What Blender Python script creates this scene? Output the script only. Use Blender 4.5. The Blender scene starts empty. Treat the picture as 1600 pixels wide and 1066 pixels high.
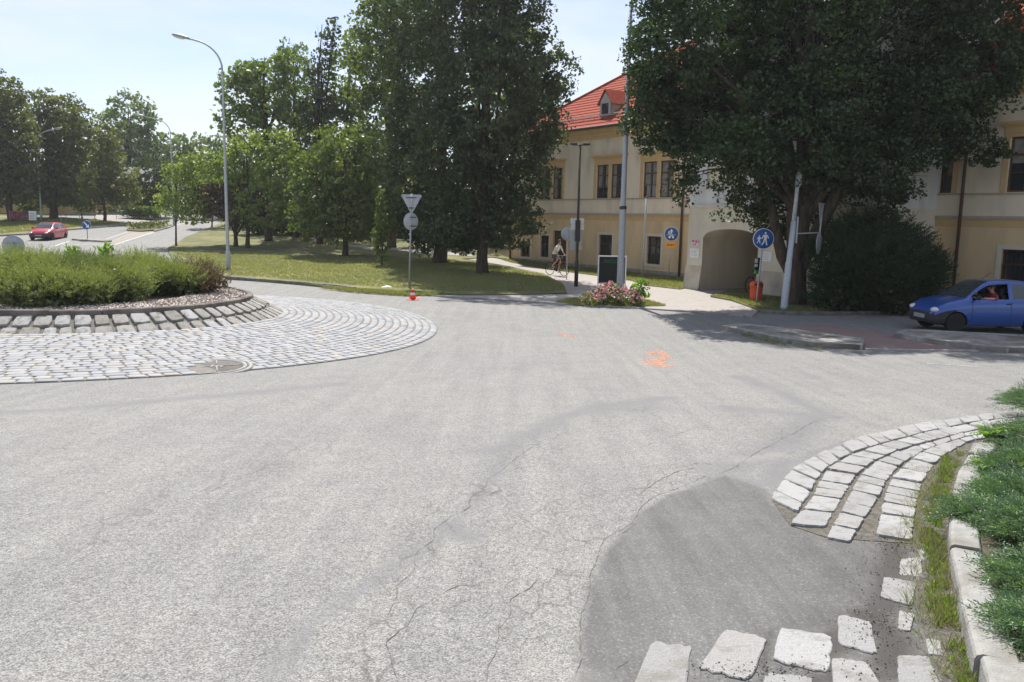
import bpy, bmesh, math, random
import numpy as np
from mathutils import Vector, Matrix, Quaternion, noise as mnoise
rnd = random.Random(7); rng = np.random.default_rng(7)
S = bpy.context.scene; COL = S.collection

# ------------------------------------------------------------------ camera
FPX = 1291.0; PITCH = math.radians(8.4); ROLL = math.radians(1.1); CAMH = 1.6
cp, sp, cr, sr = math.cos(PITCH), math.sin(PITCH), math.cos(ROLL), math.sin(ROLL)
FW = Vector((0, cp, -sp)); U0 = Vector((0, sp, cp)); R0 = Vector((1, 0, 0))
RT = cr*R0 + sr*U0; UP = -sr*R0 + cr*U0
cam = bpy.data.cameras.new('camera'); camo = bpy.data.objects.new('camera', cam); COL.objects.link(camo)
cam.sensor_width = 36; cam.lens = FPX/1600*36; cam.clip_start = .05; cam.clip_end = 3000
m3 = Matrix((RT, UP, -FW)).transposed()
camo.matrix_world = Matrix.Translation((0, 0, CAMH)) @ m3.to_4x4()
S.camera = camo
S.render.resolution_x = 1024; S.render.resolution_y = 682

# ------------------------------------------------------------------ sky, sun, exposure
SUN_EL = math.radians(55); SUN_AZ = math.radians(-10)
W = bpy.data.worlds.new('World'); S.world = W; W.use_nodes = True
nt = W.node_tree; nt.nodes.clear()
sky = nt.nodes.new('ShaderNodeTexSky'); sky.sky_type = 'NISHITA'; sky.sun_disc = False
sky.sun_elevation = SUN_EL; sky.sun_rotation = SUN_AZ; sky.altitude = 400; sky.air_density = 1.0; sky.dust_density = 1.2; sky.ozone_density = 1.0
tc = nt.nodes.new('ShaderNodeTexCoord')
mp = nt.nodes.new('ShaderNodeMapping'); mp.inputs['Scale'].default_value = (1.2, 1.0, 4.5)
nz = nt.nodes.new('ShaderNodeTexNoise'); nz.inputs['Scale'].default_value = 2.2; nz.inputs['Detail'].default_value = 7; nz.inputs['Roughness'].default_value = .55
rp = nt.nodes.new('ShaderNodeValToRGB'); rp.color_ramp.elements[0].position = .40; rp.color_ramp.elements[1].position = .66
rp.color_ramp.elements[0].color = (.05, .05, .05, 1); rp.color_ramp.elements[1].color = (.85, .85, .85, 1)
mx = nt.nodes.new('ShaderNodeMixRGB'); mx.inputs[2].default_value = (5.9, 6.15, 6.5, 1)
bg = nt.nodes.new('ShaderNodeBackground'); bg.inputs['Strength'].default_value = .092
wo = nt.nodes.new('ShaderNodeOutputWorld')
L = nt.links.new
L(tc.outputs['Generated'], mp.inputs['Vector']); L(mp.outputs[0], nz.inputs['Vector']); L(nz.outputs['Fac'], rp.inputs[0])
L(rp.outputs[0], mx.inputs[0]); tn = nt.nodes.new('ShaderNodeMixRGB'); tn.blend_type = 'MULTIPLY'; tn.inputs[0].default_value = 1; tn.inputs[2].default_value = (.90, .88, .98, 1); L(sky.outputs[0], tn.inputs[1]); L(tn.outputs[0], mx.inputs[1]); L(mx.outputs[0], bg.inputs['Color']); L(bg.outputs[0], wo.inputs[0])
sd = bpy.data.lights.new('sun', 'SUN'); sd.energy = 4.2; sd.angle = math.radians(.5); sd.color = (1, .965, .9)
so = bpy.data.objects.new('sun', sd); COL.objects.link(so)
sdir = Vector((math.sin(SUN_AZ)*math.cos(SUN_EL), math.cos(SUN_AZ)*math.cos(SUN_EL), math.sin(SUN_EL)))
so.rotation_mode = 'QUATERNION'; so.rotation_quaternion = sdir.to_track_quat('Z', 'Y'); so.location = (0, 0, 40)
S.view_settings.view_transform = 'Standard'; S.view_settings.look = 'None'; S.view_settings.gamma = 1
S.view_settings.use_curve_mapping = False; S.view_settings.exposure = .80

# ------------------------------------------------------------------ terrain height and pixel helper
def g_raw(y):
    z = -1.25*math.sin(min(max(y, -8)/22, 1)*math.pi/2)
    if y > 45:
        yy = min(y, 103)
        q = (min(yy, 70)-45)**2/100 if yy < 70 else 6.25+.5*(yy-70)
        z += 1.9*q/16.25
    return z
GN = [g_raw(k) for k in range(-60, 701)]
def G(y):
    y = min(max(y, -60), 699.9); k = int(math.floor(y)); f = y-k
    return GN[k+60]*(1-f)+GN[k+61]*f
def ray(u, v):
    return FW + (u-800)/FPX*RT + (533-v)/FPX*UP
def P(u, v, h=0):
    d = ray(u, v); t = .5
    while t < 400:
        if CAMH+d.z*t < G(d.y*t)+h: break
        t *= 1.01
    a, b = t/1.01, t
    for _ in range(30):
        m = (a+b)/2
        if CAMH+d.z*m < G(d.y*m)+h: b = m
        else: a = m
    return Vector((d.x*a, d.y*a, CAMH+d.z*a))
def PX(p):                     # pixels per metre at a point
    return FPX/(Vector(p)-Vector((0, 0, CAMH))).dot(FW)
def AT(u, v, Y):               # point on the ray at distance Y
    d = ray(u, v); t = Y/d.y
    return Vector((0, 0, CAMH))+d*t
def pts(l, h=0): return [P(u, v, h) for u, v in l]

# ------------------------------------------------------------------ materials
def nodes_mat(name):
    m = bpy.data.materials.new(name); m.use_nodes = True
    n = m.node_tree; return m, n, n.nodes['Principled BSDF'], n.links.new
def mat(name, c1, c2=None, scale=5, rough=.7, bump=0, bscale=40, metal=0, spec=.3, stretch=(1, 1, 1), detail=4, lo=.35, hi=.65, c3=None, c3scale=.6, coat=0):
    m, n, b, l = nodes_mat(name)
    b.inputs['Roughness'].default_value = rough; b.inputs['Metallic'].default_value = metal
    b.inputs['Specular IOR Level'].default_value = spec; b.inputs['Coat Weight'].default_value = coat
    t = n.nodes.new('ShaderNodeTexCoord'); mpn = n.nodes.new('ShaderNodeMapping'); mpn.inputs['Scale'].default_value = stretch
    l(t.outputs['Object'], mpn.inputs[0])
    if c2 is None: c2 = tuple(min(1, c*.86) for c in c1)
    nn = n.nodes.new('ShaderNodeTexNoise'); nn.inputs['Scale'].default_value = scale; nn.inputs['Detail'].default_value = detail
    r = n.nodes.new('ShaderNodeValToRGB'); r.color_ramp.elements[0].position = lo; r.color_ramp.elements[1].position = hi
    r.color_ramp.elements[0].color = (*c1, 1); r.color_ramp.elements[1].color = (*c2, 1)
    l(mpn.outputs[0], nn.inputs['Vector']); l(nn.outputs['Fac'], r.inputs[0]); out = r.outputs[0]
    if c3:
        n3 = n.nodes.new('ShaderNodeTexNoise'); n3.inputs['Scale'].default_value = c3scale; n3.inputs['Detail'].default_value = 5
        r3 = n.nodes.new('ShaderNodeValToRGB'); r3.color_ramp.elements[0].position = .45; r3.color_ramp.elements[1].position = .7
        l(mpn.outputs[0], n3.inputs['Vector']); l(n3.outputs['Fac'], r3.inputs[0])
        x = n.nodes.new('ShaderNodeMixRGB'); x.inputs[2].default_value = (*c3, 1); l(r3.outputs[0], x.inputs[0]); l(out, x.inputs[1]); out = x.outputs[0]
    l(out, b.inputs['Base Color'])
    if bump:
        bn = n.nodes.new('ShaderNodeTexNoise'); bn.inputs['Scale'].default_value = bscale; bn.inputs['Detail'].default_value = 5
        bp = n.nodes.new('ShaderNodeBump'); bp.inputs['Strength'].default_value = bump; bp.inputs['Distance'].default_value = .02
        l(mpn.outputs[0], bn.inputs['Vector']); l(bn.outputs['Fac'], bp.inputs['Height']); l(bp.outputs[0], b.inputs['Normal'])
    return m
def island_mat(name, cols, rough=.85, bump=.3, bscale=60, dirt=None, spk=.15, spkscale=150):
    """each separate stone/leaf gets its own tone"""
    m, n, b, l = nodes_mat(name); b.inputs['Roughness'].default_value = rough; b.inputs['Specular IOR Level'].default_value = .25
    ge = n.nodes.new('ShaderNodeNewGeometry'); r = n.nodes.new('ShaderNodeValToRGB'); cr_ = r.color_ramp
    cr_.elements[0].color = (*cols[0], 1); cr_.elements[1].color = (*cols[-1], 1)
    for i, c in enumerate(cols[1:-1]):
        e = cr_.elements.new((i+1)/(len(cols)-1)); e.color = (*c, 1)
    l(ge.outputs['Random Per Island'], r.inputs[0]); out = r.outputs[0]
    t = n.nodes.new('ShaderNodeTexCoord')
    if dirt:
        nn = n.nodes.new('ShaderNodeTexNoise'); nn.inputs['Scale'].default_value = 6; nn.inputs['Detail'].default_value = 6; nn.inputs['Roughness'].default_value = .65
        l(t.outputs['Object'], nn.inputs['Vector'])
        r2 = n.nodes.new('ShaderNodeValToRGB'); r2.color_ramp.elements[0].position = .5; r2.color_ramp.elements[1].position = .68
        l(nn.outputs['Fac'], r2.inputs[0]); x = n.nodes.new('ShaderNodeMixRGB'); x.inputs[2].default_value = (*dirt, 1)
        l(r2.outputs[0], x.inputs[0]); l(out, x.inputs[1]); out = x.outputs[0]
    if spk:
        v = n.nodes.new('ShaderNodeTexNoise'); v.inputs['Scale'].default_value = spkscale; v.inputs['Detail'].default_value = 3
        l(t.outputs['Object'], v.inputs['Vector'])
        mr = n.nodes.new('ShaderNodeMapRange'); mr.inputs[1].default_value = .3; mr.inputs[2].default_value = .7
        mr.inputs[3].default_value = 1-spk; mr.inputs[4].default_value = 1+spk; l(v.outputs['Fac'], mr.inputs[0])
        y = n.nodes.new('ShaderNodeMixRGB'); y.blend_type = 'MULTIPLY'; y.inputs[0].default_value = 1
        l(out, y.inputs[1]); l(mr.outputs[0], y.inputs[2]); out = y.outputs[0]
    l(out, b.inputs['Base Color'])
    if bump:
        bn = n.nodes.new('ShaderNodeTexNoise'); bn.inputs['Scale'].default_value = bscale; bn.inputs['Detail'].default_value = 6
        bp = n.nodes.new('ShaderNodeBump'); bp.inputs['Strength'].default_value = bump; bp.inputs['Distance'].default_value = .01
        l(t.outputs['Object'], bn.inputs['Vector']); l(bn.outputs['Fac'], bp.inputs['Height']); l(bp.outputs[0], b.inputs['Normal'])
    return m
def leaf_mat(name, c1, c2, trans=.4, tcol=None, scale=.5, gloss=.04):
    m = bpy.data.materials.new(name); m.use_nodes = True; n = m.node_tree; n.nodes.clear(); l = n.links.new
    o = n.nodes.new('ShaderNodeOutputMaterial'); ge = n.nodes.new('ShaderNodeNewGeometry'); t = n.nodes.new('ShaderNodeTexCoord')
    nn = n.nodes.new('ShaderNodeTexNoise'); nn.inputs['Scale'].default_value = scale; nn.inputs['Detail'].default_value = 3
    l(t.outputs['Object'], nn.inputs['Vector'])
    ad = n.nodes.new('ShaderNodeMath'); ad.operation = 'MULTIPLY_ADD'; ad.inputs[1].default_value = .5; l(ge.outputs['Random Per Island'], ad.inputs[0])
    m2 = n.nodes.new('ShaderNodeMath'); m2.operation = 'MULTIPLY'; m2.inputs[1].default_value = .55; l(nn.outputs['Fac'], m2.inputs[0]); l(m2.outputs[0], ad.inputs[2])
    x = n.nodes.new('ShaderNodeMixRGB'); x.inputs[1].default_value = (*c1, 1); x.inputs[2].default_value = (*c2, 1); l(ad.outputs[0], x.inputs[0])
    d = n.nodes.new('ShaderNodeBsdfDiffuse'); l(x.outputs[0], d.inputs[0])
    tr = n.nodes.new('ShaderNodeBsdfTranslucent'); hs = n.nodes.new('ShaderNodeMixRGB'); hs.blend_type = 'MULTIPLY'; hs.inputs[0].default_value = 1
    l(x.outputs[0], hs.inputs[1]); tcol = tcol or (1.7, 1.7, .6); hs.inputs[2].default_value = (*tcol, 1); l(hs.outputs[0], tr.inputs[0])
    ms = n.nodes.new('ShaderNodeMixShader'); ms.inputs[0].default_value = trans; l(d.outputs[0], ms.inputs[1]); l(tr.outputs[0], ms.inputs[2])
    gl = n.nodes.new('ShaderNodeBsdfGlossy'); gl.inputs['Roughness'].default_value = .45; gl.inputs[0].default_value = (1, 1, 1, 1)
    mg = n.nodes.new('ShaderNodeMixShader'); mg.inputs[0].default_value = gloss; l(ms.outputs[0], mg.inputs[1]); l(gl.outputs[0], mg.inputs[2])
    l(mg.outputs[0], o.inputs[0]); return m
def plain(name, c, rough=.5, metal=0, spec=.4, coat=0):
    return mat(name, c, tuple(k*.93 for k in c), 8, rough, metal=metal, spec=spec, coat=coat)
def glass_mat(name, c=(.03, .035, .04), rough=.04):
    m, n, b, l = nodes_mat(name); b.inputs['Base Color'].default_value = (*c, 1); b.inputs['Roughness'].default_value = rough
    b.inputs['Specular IOR Level'].default_value = .9
    t = n.nodes.new('ShaderNodeTexCoord'); nn = n.nodes.new('ShaderNodeTexNoise'); nn.inputs['Scale'].default_value = 1.6
    bp = n.nodes.new('ShaderNodeBump'); bp.inputs['Strength'].default_value = .06; l(t.outputs['Object'], nn.inputs['Vector']); l(nn.outputs['Fac'], bp.inputs['Height']); l(bp.outputs[0], b.inputs['Normal'])
    return m
M = {}
M['concrete'] = mat('concrete', (.40, .39, .36), (.29, .28, .26), 9, .9, .5, 60, c3=(.2, .19, .17), c3scale=2.5)
M['kerb_stone'] = mat('kerb_stone', (.34, .335, .315), (.27, .262, .245), 14, .9, .5, 90, c3=(.2, .185, .155), c3scale=3)
M['kerb_dark'] = mat('kerb_dark', (.2, .185, .16), (.12, .11, .095), 5, .95, .5, 60)
M['steel'] = mat('galvanised_steel', (.42, .44, .46), (.33, .35, .37), 20, .5, metal=.35)
M['steel_pale'] = mat('pale_painted_steel', (.5, .53, .56), (.4, .43, .46), 12, .5, metal=.1)
M['darkmetal'] = plain('dark_metal', (.05, .045, .04), .5, .3)
M['black'] = plain('black_plastic', (.02, .02, .022), .5)
M['rubber'] = plain('rubber', (.018, .018, .018), .85)
M['signback'] = mat('sign_back', (.44, .46, .47), (.36, .38, .39), 6, .45, metal=.4)
M['white'] = plain('white_paint', (.8, .8, .78), .5)
M['signblue'] = plain('sign_blue', (.010, .09, .32), .4)
M['orange'] = plain('orange_plastic', (.75, .10, .025), .45)
M['orange_sheet'] = plain('orange_sheet', (.85, .33, .03), .5)
M['conered'] = plain('cone_orange_red', (.9, .06, .02), .45)
M['glass'] = glass_mat('window_glass')
M['carglass'] = glass_mat('car_glass', (.05, .06, .06))
M['wood'] = mat('window_wood_brown', (.10, .055, .03), (.07, .038, .02), 30, .6)
M['bark'] = mat('bark', (.10, .075, .055), (.045, .035, .028), 9, .95, 1, 25, stretch=(1, 1, .25))
M['bark_pale'] = mat('bark_grey', (.13, .11, .09), (.07, .06, .05), 12, .95, .8, 30, stretch=(1, 1, .3))
M['lamp_lens'] = plain('lamp_lens', (.7, .72, .7), .25)
M['skin'] = plain('skin', (.55, .3, .21), .6)

# ------------------------------------------------------------------ object helpers
def tag(o, label=None, cat=None, group=None, kind=None):
    if label: o['label'] = label
    if cat: o['category'] = cat
    if group: o['group'] = group
    if kind: o['kind'] = kind
    return o
def thing(name, label, cat, loc=(0, 0, 0), rotz=0, group=None):
    o = bpy.data.objects.new(name, None); COL.objects.link(o); o.location = loc; o.rotation_euler = (0, 0, rotz); o.empty_display_size = .2
    return tag(o, label, cat, group)
def link(name, me, parent=None):
    o = bpy.data.objects.new(name, me); COL.objects.link(o)
    if parent: o.parent = parent
    return o
def copy_tree(o, parent=None):
    c = o.copy(); COL.objects.link(c); c.parent = parent
    for ch in list(o.children): copy_tree(ch, c)
    return c
class MB:
    def __init__(s): s.v = []; s.f = []; s.sm = []
    def add(s, v, f, smooth=False):
        b = len(s.v); s.v += [tuple(p) for p in v]; s.f += [tuple(i+b for i in q) for q in f]; s.sm += [smooth]*len(f); return s
    def box(s, x0, x1, y0, y1, z0, z1, T=None):
        v = [Vector((x, y, z)) for x in (x0, x1) for y in (y0, y1) for z in (z0, z1)]
        if T: v = [T(p) for p in v]
        return s.add(v, [(0, 1, 3, 2), (4, 6, 7, 5), (0, 4, 5, 1), (2, 3, 7, 6), (0, 2, 6, 4), (1, 5, 7, 3)])
    def tube(s, path, rad, n=10, caps=True):
        path = [Vector(p) for p in path]
        if not hasattr(rad, '__len__'): rad = [rad]*len(path)
        vs = []; fs = []; prev = None
        for i, p in enumerate(path):
            t = (path[min(i+1, len(path)-1)]-path[max(i-1, 0)]).normalized()
            if prev is None:
                a = Vector((1, 0, 0)) if abs(t.x) < .9 else Vector((0, 1, 0)); e1 = t.cross(a).normalized()
            else: e1 = (prev-t*prev.dot(t)).normalized()
            prev = e1; e2 = t.cross(e1)
            for k in range(n):
                a = 2*math.pi*k/n; vs.append(p+(e1*math.cos(a)+e2*math.sin(a))*rad[i])
        for i in range(len(path)-1):
            for k in range(n): fs.append((i*n+k, i*n+(k+1) % n, (i+1)*n+(k+1) % n, (i+1)*n+k))
        if caps: fs.append(tuple(range(n))[::-1]); fs.append(tuple((len(path)-1)*n+k for k in range(n)))
        return s.add(vs, fs, True)
    def lathe(s, prof, n=24, axis='z', loc=(0, 0, 0)):
        vs = []; fs = []
        for r, h in prof:
            for k in range(n):
                a = 2*math.pi*k/n; c, d = r*math.cos(a), r*math.sin(a)
                p = (c, d, h) if axis == 'z' else ((c, h, d) if axis == 'y' else (h, c, d))
                vs.append((p[0]+loc[0], p[1]+loc[1], p[2]+loc[2]))
        for i in range(len(prof)-1):
            for k in range(n): fs.append((i*n+k, i*n+(k+1) % n, (i+1)*n+(k+1) % n, (i+1)*n+k))
        fs.append(tuple(range(n))[::-1]); fs.append(tuple((len(prof)-1)*n+k for k in range(n)))
        return s.add(vs, fs, True)
    def prism(s, poly, y0, y1):     # poly in x,z
        n = len(poly); v = [(x, y0, z) for x, z in poly]+[(x, y1, z) for x, z in poly]
        return s.add(v, [tuple(range(n)), tuple(range(2*n-1, n-1, -1))]+[(i, i+n, (i+1) % n+n, (i+1) % n) for i in range(n)])
    def ball(s, c, r, n=10, m=7):
        r = (r, r, r) if not hasattr(r, '__len__') else r
        vs = [(c[0], c[1], c[2]+r[2])]; fs = []
        for i in range(1, m):
            a = math.pi*i/m
            for k in range(n):
                b = 2*math.pi*k/n; vs.append((c[0]+r[0]*math.sin(a)*math.cos(b), c[1]+r[1]*math.sin(a)*math.sin(b), c[2]+r[2]*math.cos(a)))
        vs.append((c[0], c[1], c[2]-r[2]))
        for k in range(n):
            fs.append((0, 1+k, 1+(k+1) % n)); fs.append((len(vs)-1, 1+(m-2)*n+(k+1) % n, 1+(m-2)*n+k))
        for i in range(m-2):
            for k in range(n): fs.append((1+i*n+k, 1+(i+1)*n+k, 1+(i+1)*n+(k+1) % n, 1+i*n+(k+1) % n))
        return s.add(vs, fs, True)
    def build(s, name, material, parent=None, bevel=0, label=None):
        me = bpy.data.meshes.new(name); me.from_pydata(s.v, [], s.f); me.update()
        bm = bmesh.new(); bm.from_mesh(me)
        bmesh.ops.recalc_face_normals(bm, faces=bm.faces); bm.to_mesh(me); bm.free()
        me.polygons.foreach_set('use_smooth', s.sm[:len(me.polygons)] if len(s.sm) == len(me.polygons) else [False]*len(me.polygons))
        me.materials.append(material); o = link(name, me, parent)
        if bevel:
            b = o.modifiers.new('bevel', 'BEVEL'); b.width = bevel; b.segments = 2; b.limit_method = 'ANGLE'
        if label: o['label'] = label
        return o
def np_mesh(name, verts, nper, material, parent=None, smooth=False):
    """verts (N*nper,3): N separate polygons of nper corners"""
    n = len(verts); nf = n//nper
    me = bpy.data.meshes.new(name); me.vertices.add(n); me.vertices.foreach_set('co', np.ascontiguousarray(verts, dtype=np.float32).ravel())
    me.loops.add(n); me.loops.foreach_set('vertex_index', np.arange(n, dtype=np.int32))
    me.polygons.add(nf); me.polygons.foreach_set('loop_start', np.arange(0, n, nper, dtype=np.int32))
    me.polygons.foreach_set('loop_total', np.full(nf, nper, dtype=np.int32))
    me.update(calc_edges=True); me.validate(); me.materials.append(material)
    return link(name, me, parent)
def unit(a): return a/np.maximum(np.linalg.norm(a, axis=1, keepdims=True), 1e-9)
def leaf_quads(C, size, aspect=1.5, up=0.0, jit=.35):
    n = len(C); a = unit(rng.normal(size=(n, 3))); nr = rng.normal(size=(n, 3)); nr[:, 2] += up; nr = unit(nr)
    a = unit(a-nr*np.sum(a*nr, axis=1, keepdims=True)); b = np.cross(nr, a)
    s = size*(1+jit*rng.uniform(-1, 1, (n, 1)))
    v = np.stack([C-a*s*.5*aspect, C+b*s*.5+nr*s*.12, C+a*s*.5*aspect, C-b*s*.5+nr*s*.12], axis=1)
    return v.reshape(-1, 3)
def blades(B, Dr, ln, w):
    """thin tapered quads from base B along Dr"""
    n = len(B); Dr = unit(Dr); sd = unit(np.cross(Dr, rng.normal(size=(n, 3))))
    ln = np.broadcast_to(np.asarray(ln, float).reshape(-1, 1), (n, 1)); w = np.broadcast_to(np.asarray(w, float).reshape(-1, 1), (n, 1))
    v = np.stack([B-sd*w*.4, B+Dr*ln*.55-sd*w*.5, B+Dr*ln, B+Dr*ln*.55+sd*w*.5], axis=1)
    return v.reshape(-1, 3)

# ------------------------------------------------------------------ sheets on the terrain
def tess(poly, off, skirt=0, step=1.0, y_only=True):
    bm = bmesh.new(); vs = [bm.verts.new((p[0], p[1], 0)) for p in poly]; bm.faces.new(vs)
    bmesh.ops.triangulate(bm, faces=bm.faces[:])
    y0 = math.floor(min(p[1] for p in poly)); y1 = math.ceil(max(p[1] for p in poly)); y1 = min(y1, 108); y0 = max(y0, -10)
    y = y0
    while y <= y1:
        bmesh.ops.bisect_plane(bm, geom=bm.verts[:]+bm.edges[:]+bm.faces[:], dist=1e-5, plane_co=(0, y, 0), plane_no=(0, 1, 0)); y += step
    for v in bm.verts: v.co.z = G(v.co.y)+off
    bmesh.ops.recalc_face_normals(bm, faces=bm.faces)
    if bm.faces and sum(f.normal.z for f in bm.faces) < 0: bmesh.ops.reverse_faces(bm, faces=bm.faces[:])
    if skirt:
        be = [e for e in bm.edges if e.is_boundary]
        r = bmesh.ops.extrude_edge_only(bm, edges=be)
        for v in [x for x in r['geom'] if isinstance(x, bmesh.types.BMVert)]: v.co.z -= skirt
    return bm
def sheet(name, poly, off, material, skirt=0, kind='structure', parent=None):
    bm = tess(poly, off, skirt); me = bpy.data.meshes.new(name); bm.to_mesh(me); bm.free(); me.materials.append(material)
    o = link(name, me, parent)
    if kind and not parent: o['kind'] = kind
    return o
def resample(path, step):
    path = [Vector((p[0], p[1])) for p in path]; out = [path[0].copy()]; acc = 0
    d = [0]
    for i in range(1, len(path)): d.append(d[-1]+(path[i]-path[i-1]).length)
    n = max(1, round(d[-1]/step)); out = []
    for k in range(n+1):
        t = d[-1]*k/n; i = 1
        while i < len(d)-1 and d[i] < t: i += 1
        f = (t-d[i-1])/max(1e-9, d[i]-d[i-1]); out.append(path[i-1].lerp(path[i], f))
    return out
def smooth_path(path, it=2):
    p = [Vector((q[0], q[1])) for q in path]
    for _ in range(it):
        o = [p[0]]
        for a, b in zip(p, p[1:]): o += [a.lerp(b, .25), a.lerp(b, .75)]
        o.append(p[-1]); p = o
    return p
def kerb(name, path, width, height, seg, material, side=1, jit=.004, base=-.06, gap=.006, parent=None):
    """row of separate kerb blocks; path is the outer (road) edge"""
    q = resample(path, seg); mb = MB()
    for i in range(len(q)-1):
        a, b = q[i], q[i+1]; t = (b-a).normalized(); n = Vector((-t.y, t.x))*side
        a = a+t*gap/2; b = b-t*gap/2; j = rnd.uniform(-jit, jit); j2 = rnd.uniform(-jit, jit); jh = rnd.uniform(-jit, jit)
        prof = [(0, base), (0, height-.02), (.006, height-.006), (.022, height), (width-.01, height), (width, height-.01), (width, base)]
        vs = []
        for p, jj in ((a, j), (b, j2)):
            for o, h in prof: vs.append((p.x+n.x*(o+jj), p.y+n.y*(o+jj), G(p.y)+h+jh))
        m = len(prof)
        mb.add(vs, [tuple(range(m)), tuple(range(2*m-1, m-1, -1))]+[(k, k+m, (k+1) % m+m, (k+1) % m) for k in range(m)])
    o = mb.build(name, material, parent)
    if not parent: o['kind'] = 'structure'
    return o
def seg_dist(px, py, line):
    d = np.full(px.shape, 1e9)
    for a, b in zip(line, line[1:]):
        ax, ay, bx, by = a[0], a[1], b[0], b[1]; L2 = (bx-ax)**2+(by-ay)**2+1e-9
        t = np.clip(((px-ax)*(bx-ax)+(py-ay)*(by-ay))/L2, 0, 1)
        d = np.minimum(d, np.hypot(px-ax-t*(bx-ax), py-ay-t*(by-ay)))
    return d
def inside(px, py, poly):
    c = np.zeros(px.shape, bool); n = len(poly)
    for i in range(n):
        x1, y1 = poly[i][0], poly[i][1]; x2, y2 = poly[i-1][0], poly[i-1][1]
        cond = ((y1 > py) != (y2 > py)) & (px < (x2-x1)*(py-y1)/((y2-y1)+1e-12)+x1); c ^= cond
    return c
# pts inside polygon, random
def scatter(poly, n):
    xs = [p[0] for p in poly]; ys = [p[1] for p in poly]; out = np.zeros((0, 2))
    while len(out) < n:
        x = rng.uniform(min(xs), max(xs), n*2); y = rng.uniform(min(ys), max(ys), n*2); k = inside(x, y, poly)
        out = np.concatenate([out, np.stack([x[k], y[k]], 1)])
    return out[:n]
Gv = np.vectorize(G)
# ================================================================== GROUND
M['grass'] = mat('lawn_grass', (.125, .145, .06), (.195, .19, .11), 1.3, .95, .9, 55, spec=.1, c3=(.26, .23, .11), c3scale=.35, detail=8)
M['soil'] = mat('soil', (.13, .11, .075), (.08, .07, .045), 3, 1, .6, 40)
M['farroad'] = mat('far_asphalt', (.27, .265, .265), (.235, .23, .23), .8, .9, .2, 60)
M['pave'] = mat('paving', (.37, .34, .31), (.30, .28, .26), 3, .9, .3, 30)
M['path'] = mat('path_asphalt', (.33, .32, .31), (.27, .265, .26), 1.5, .9, .3, 60)

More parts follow.
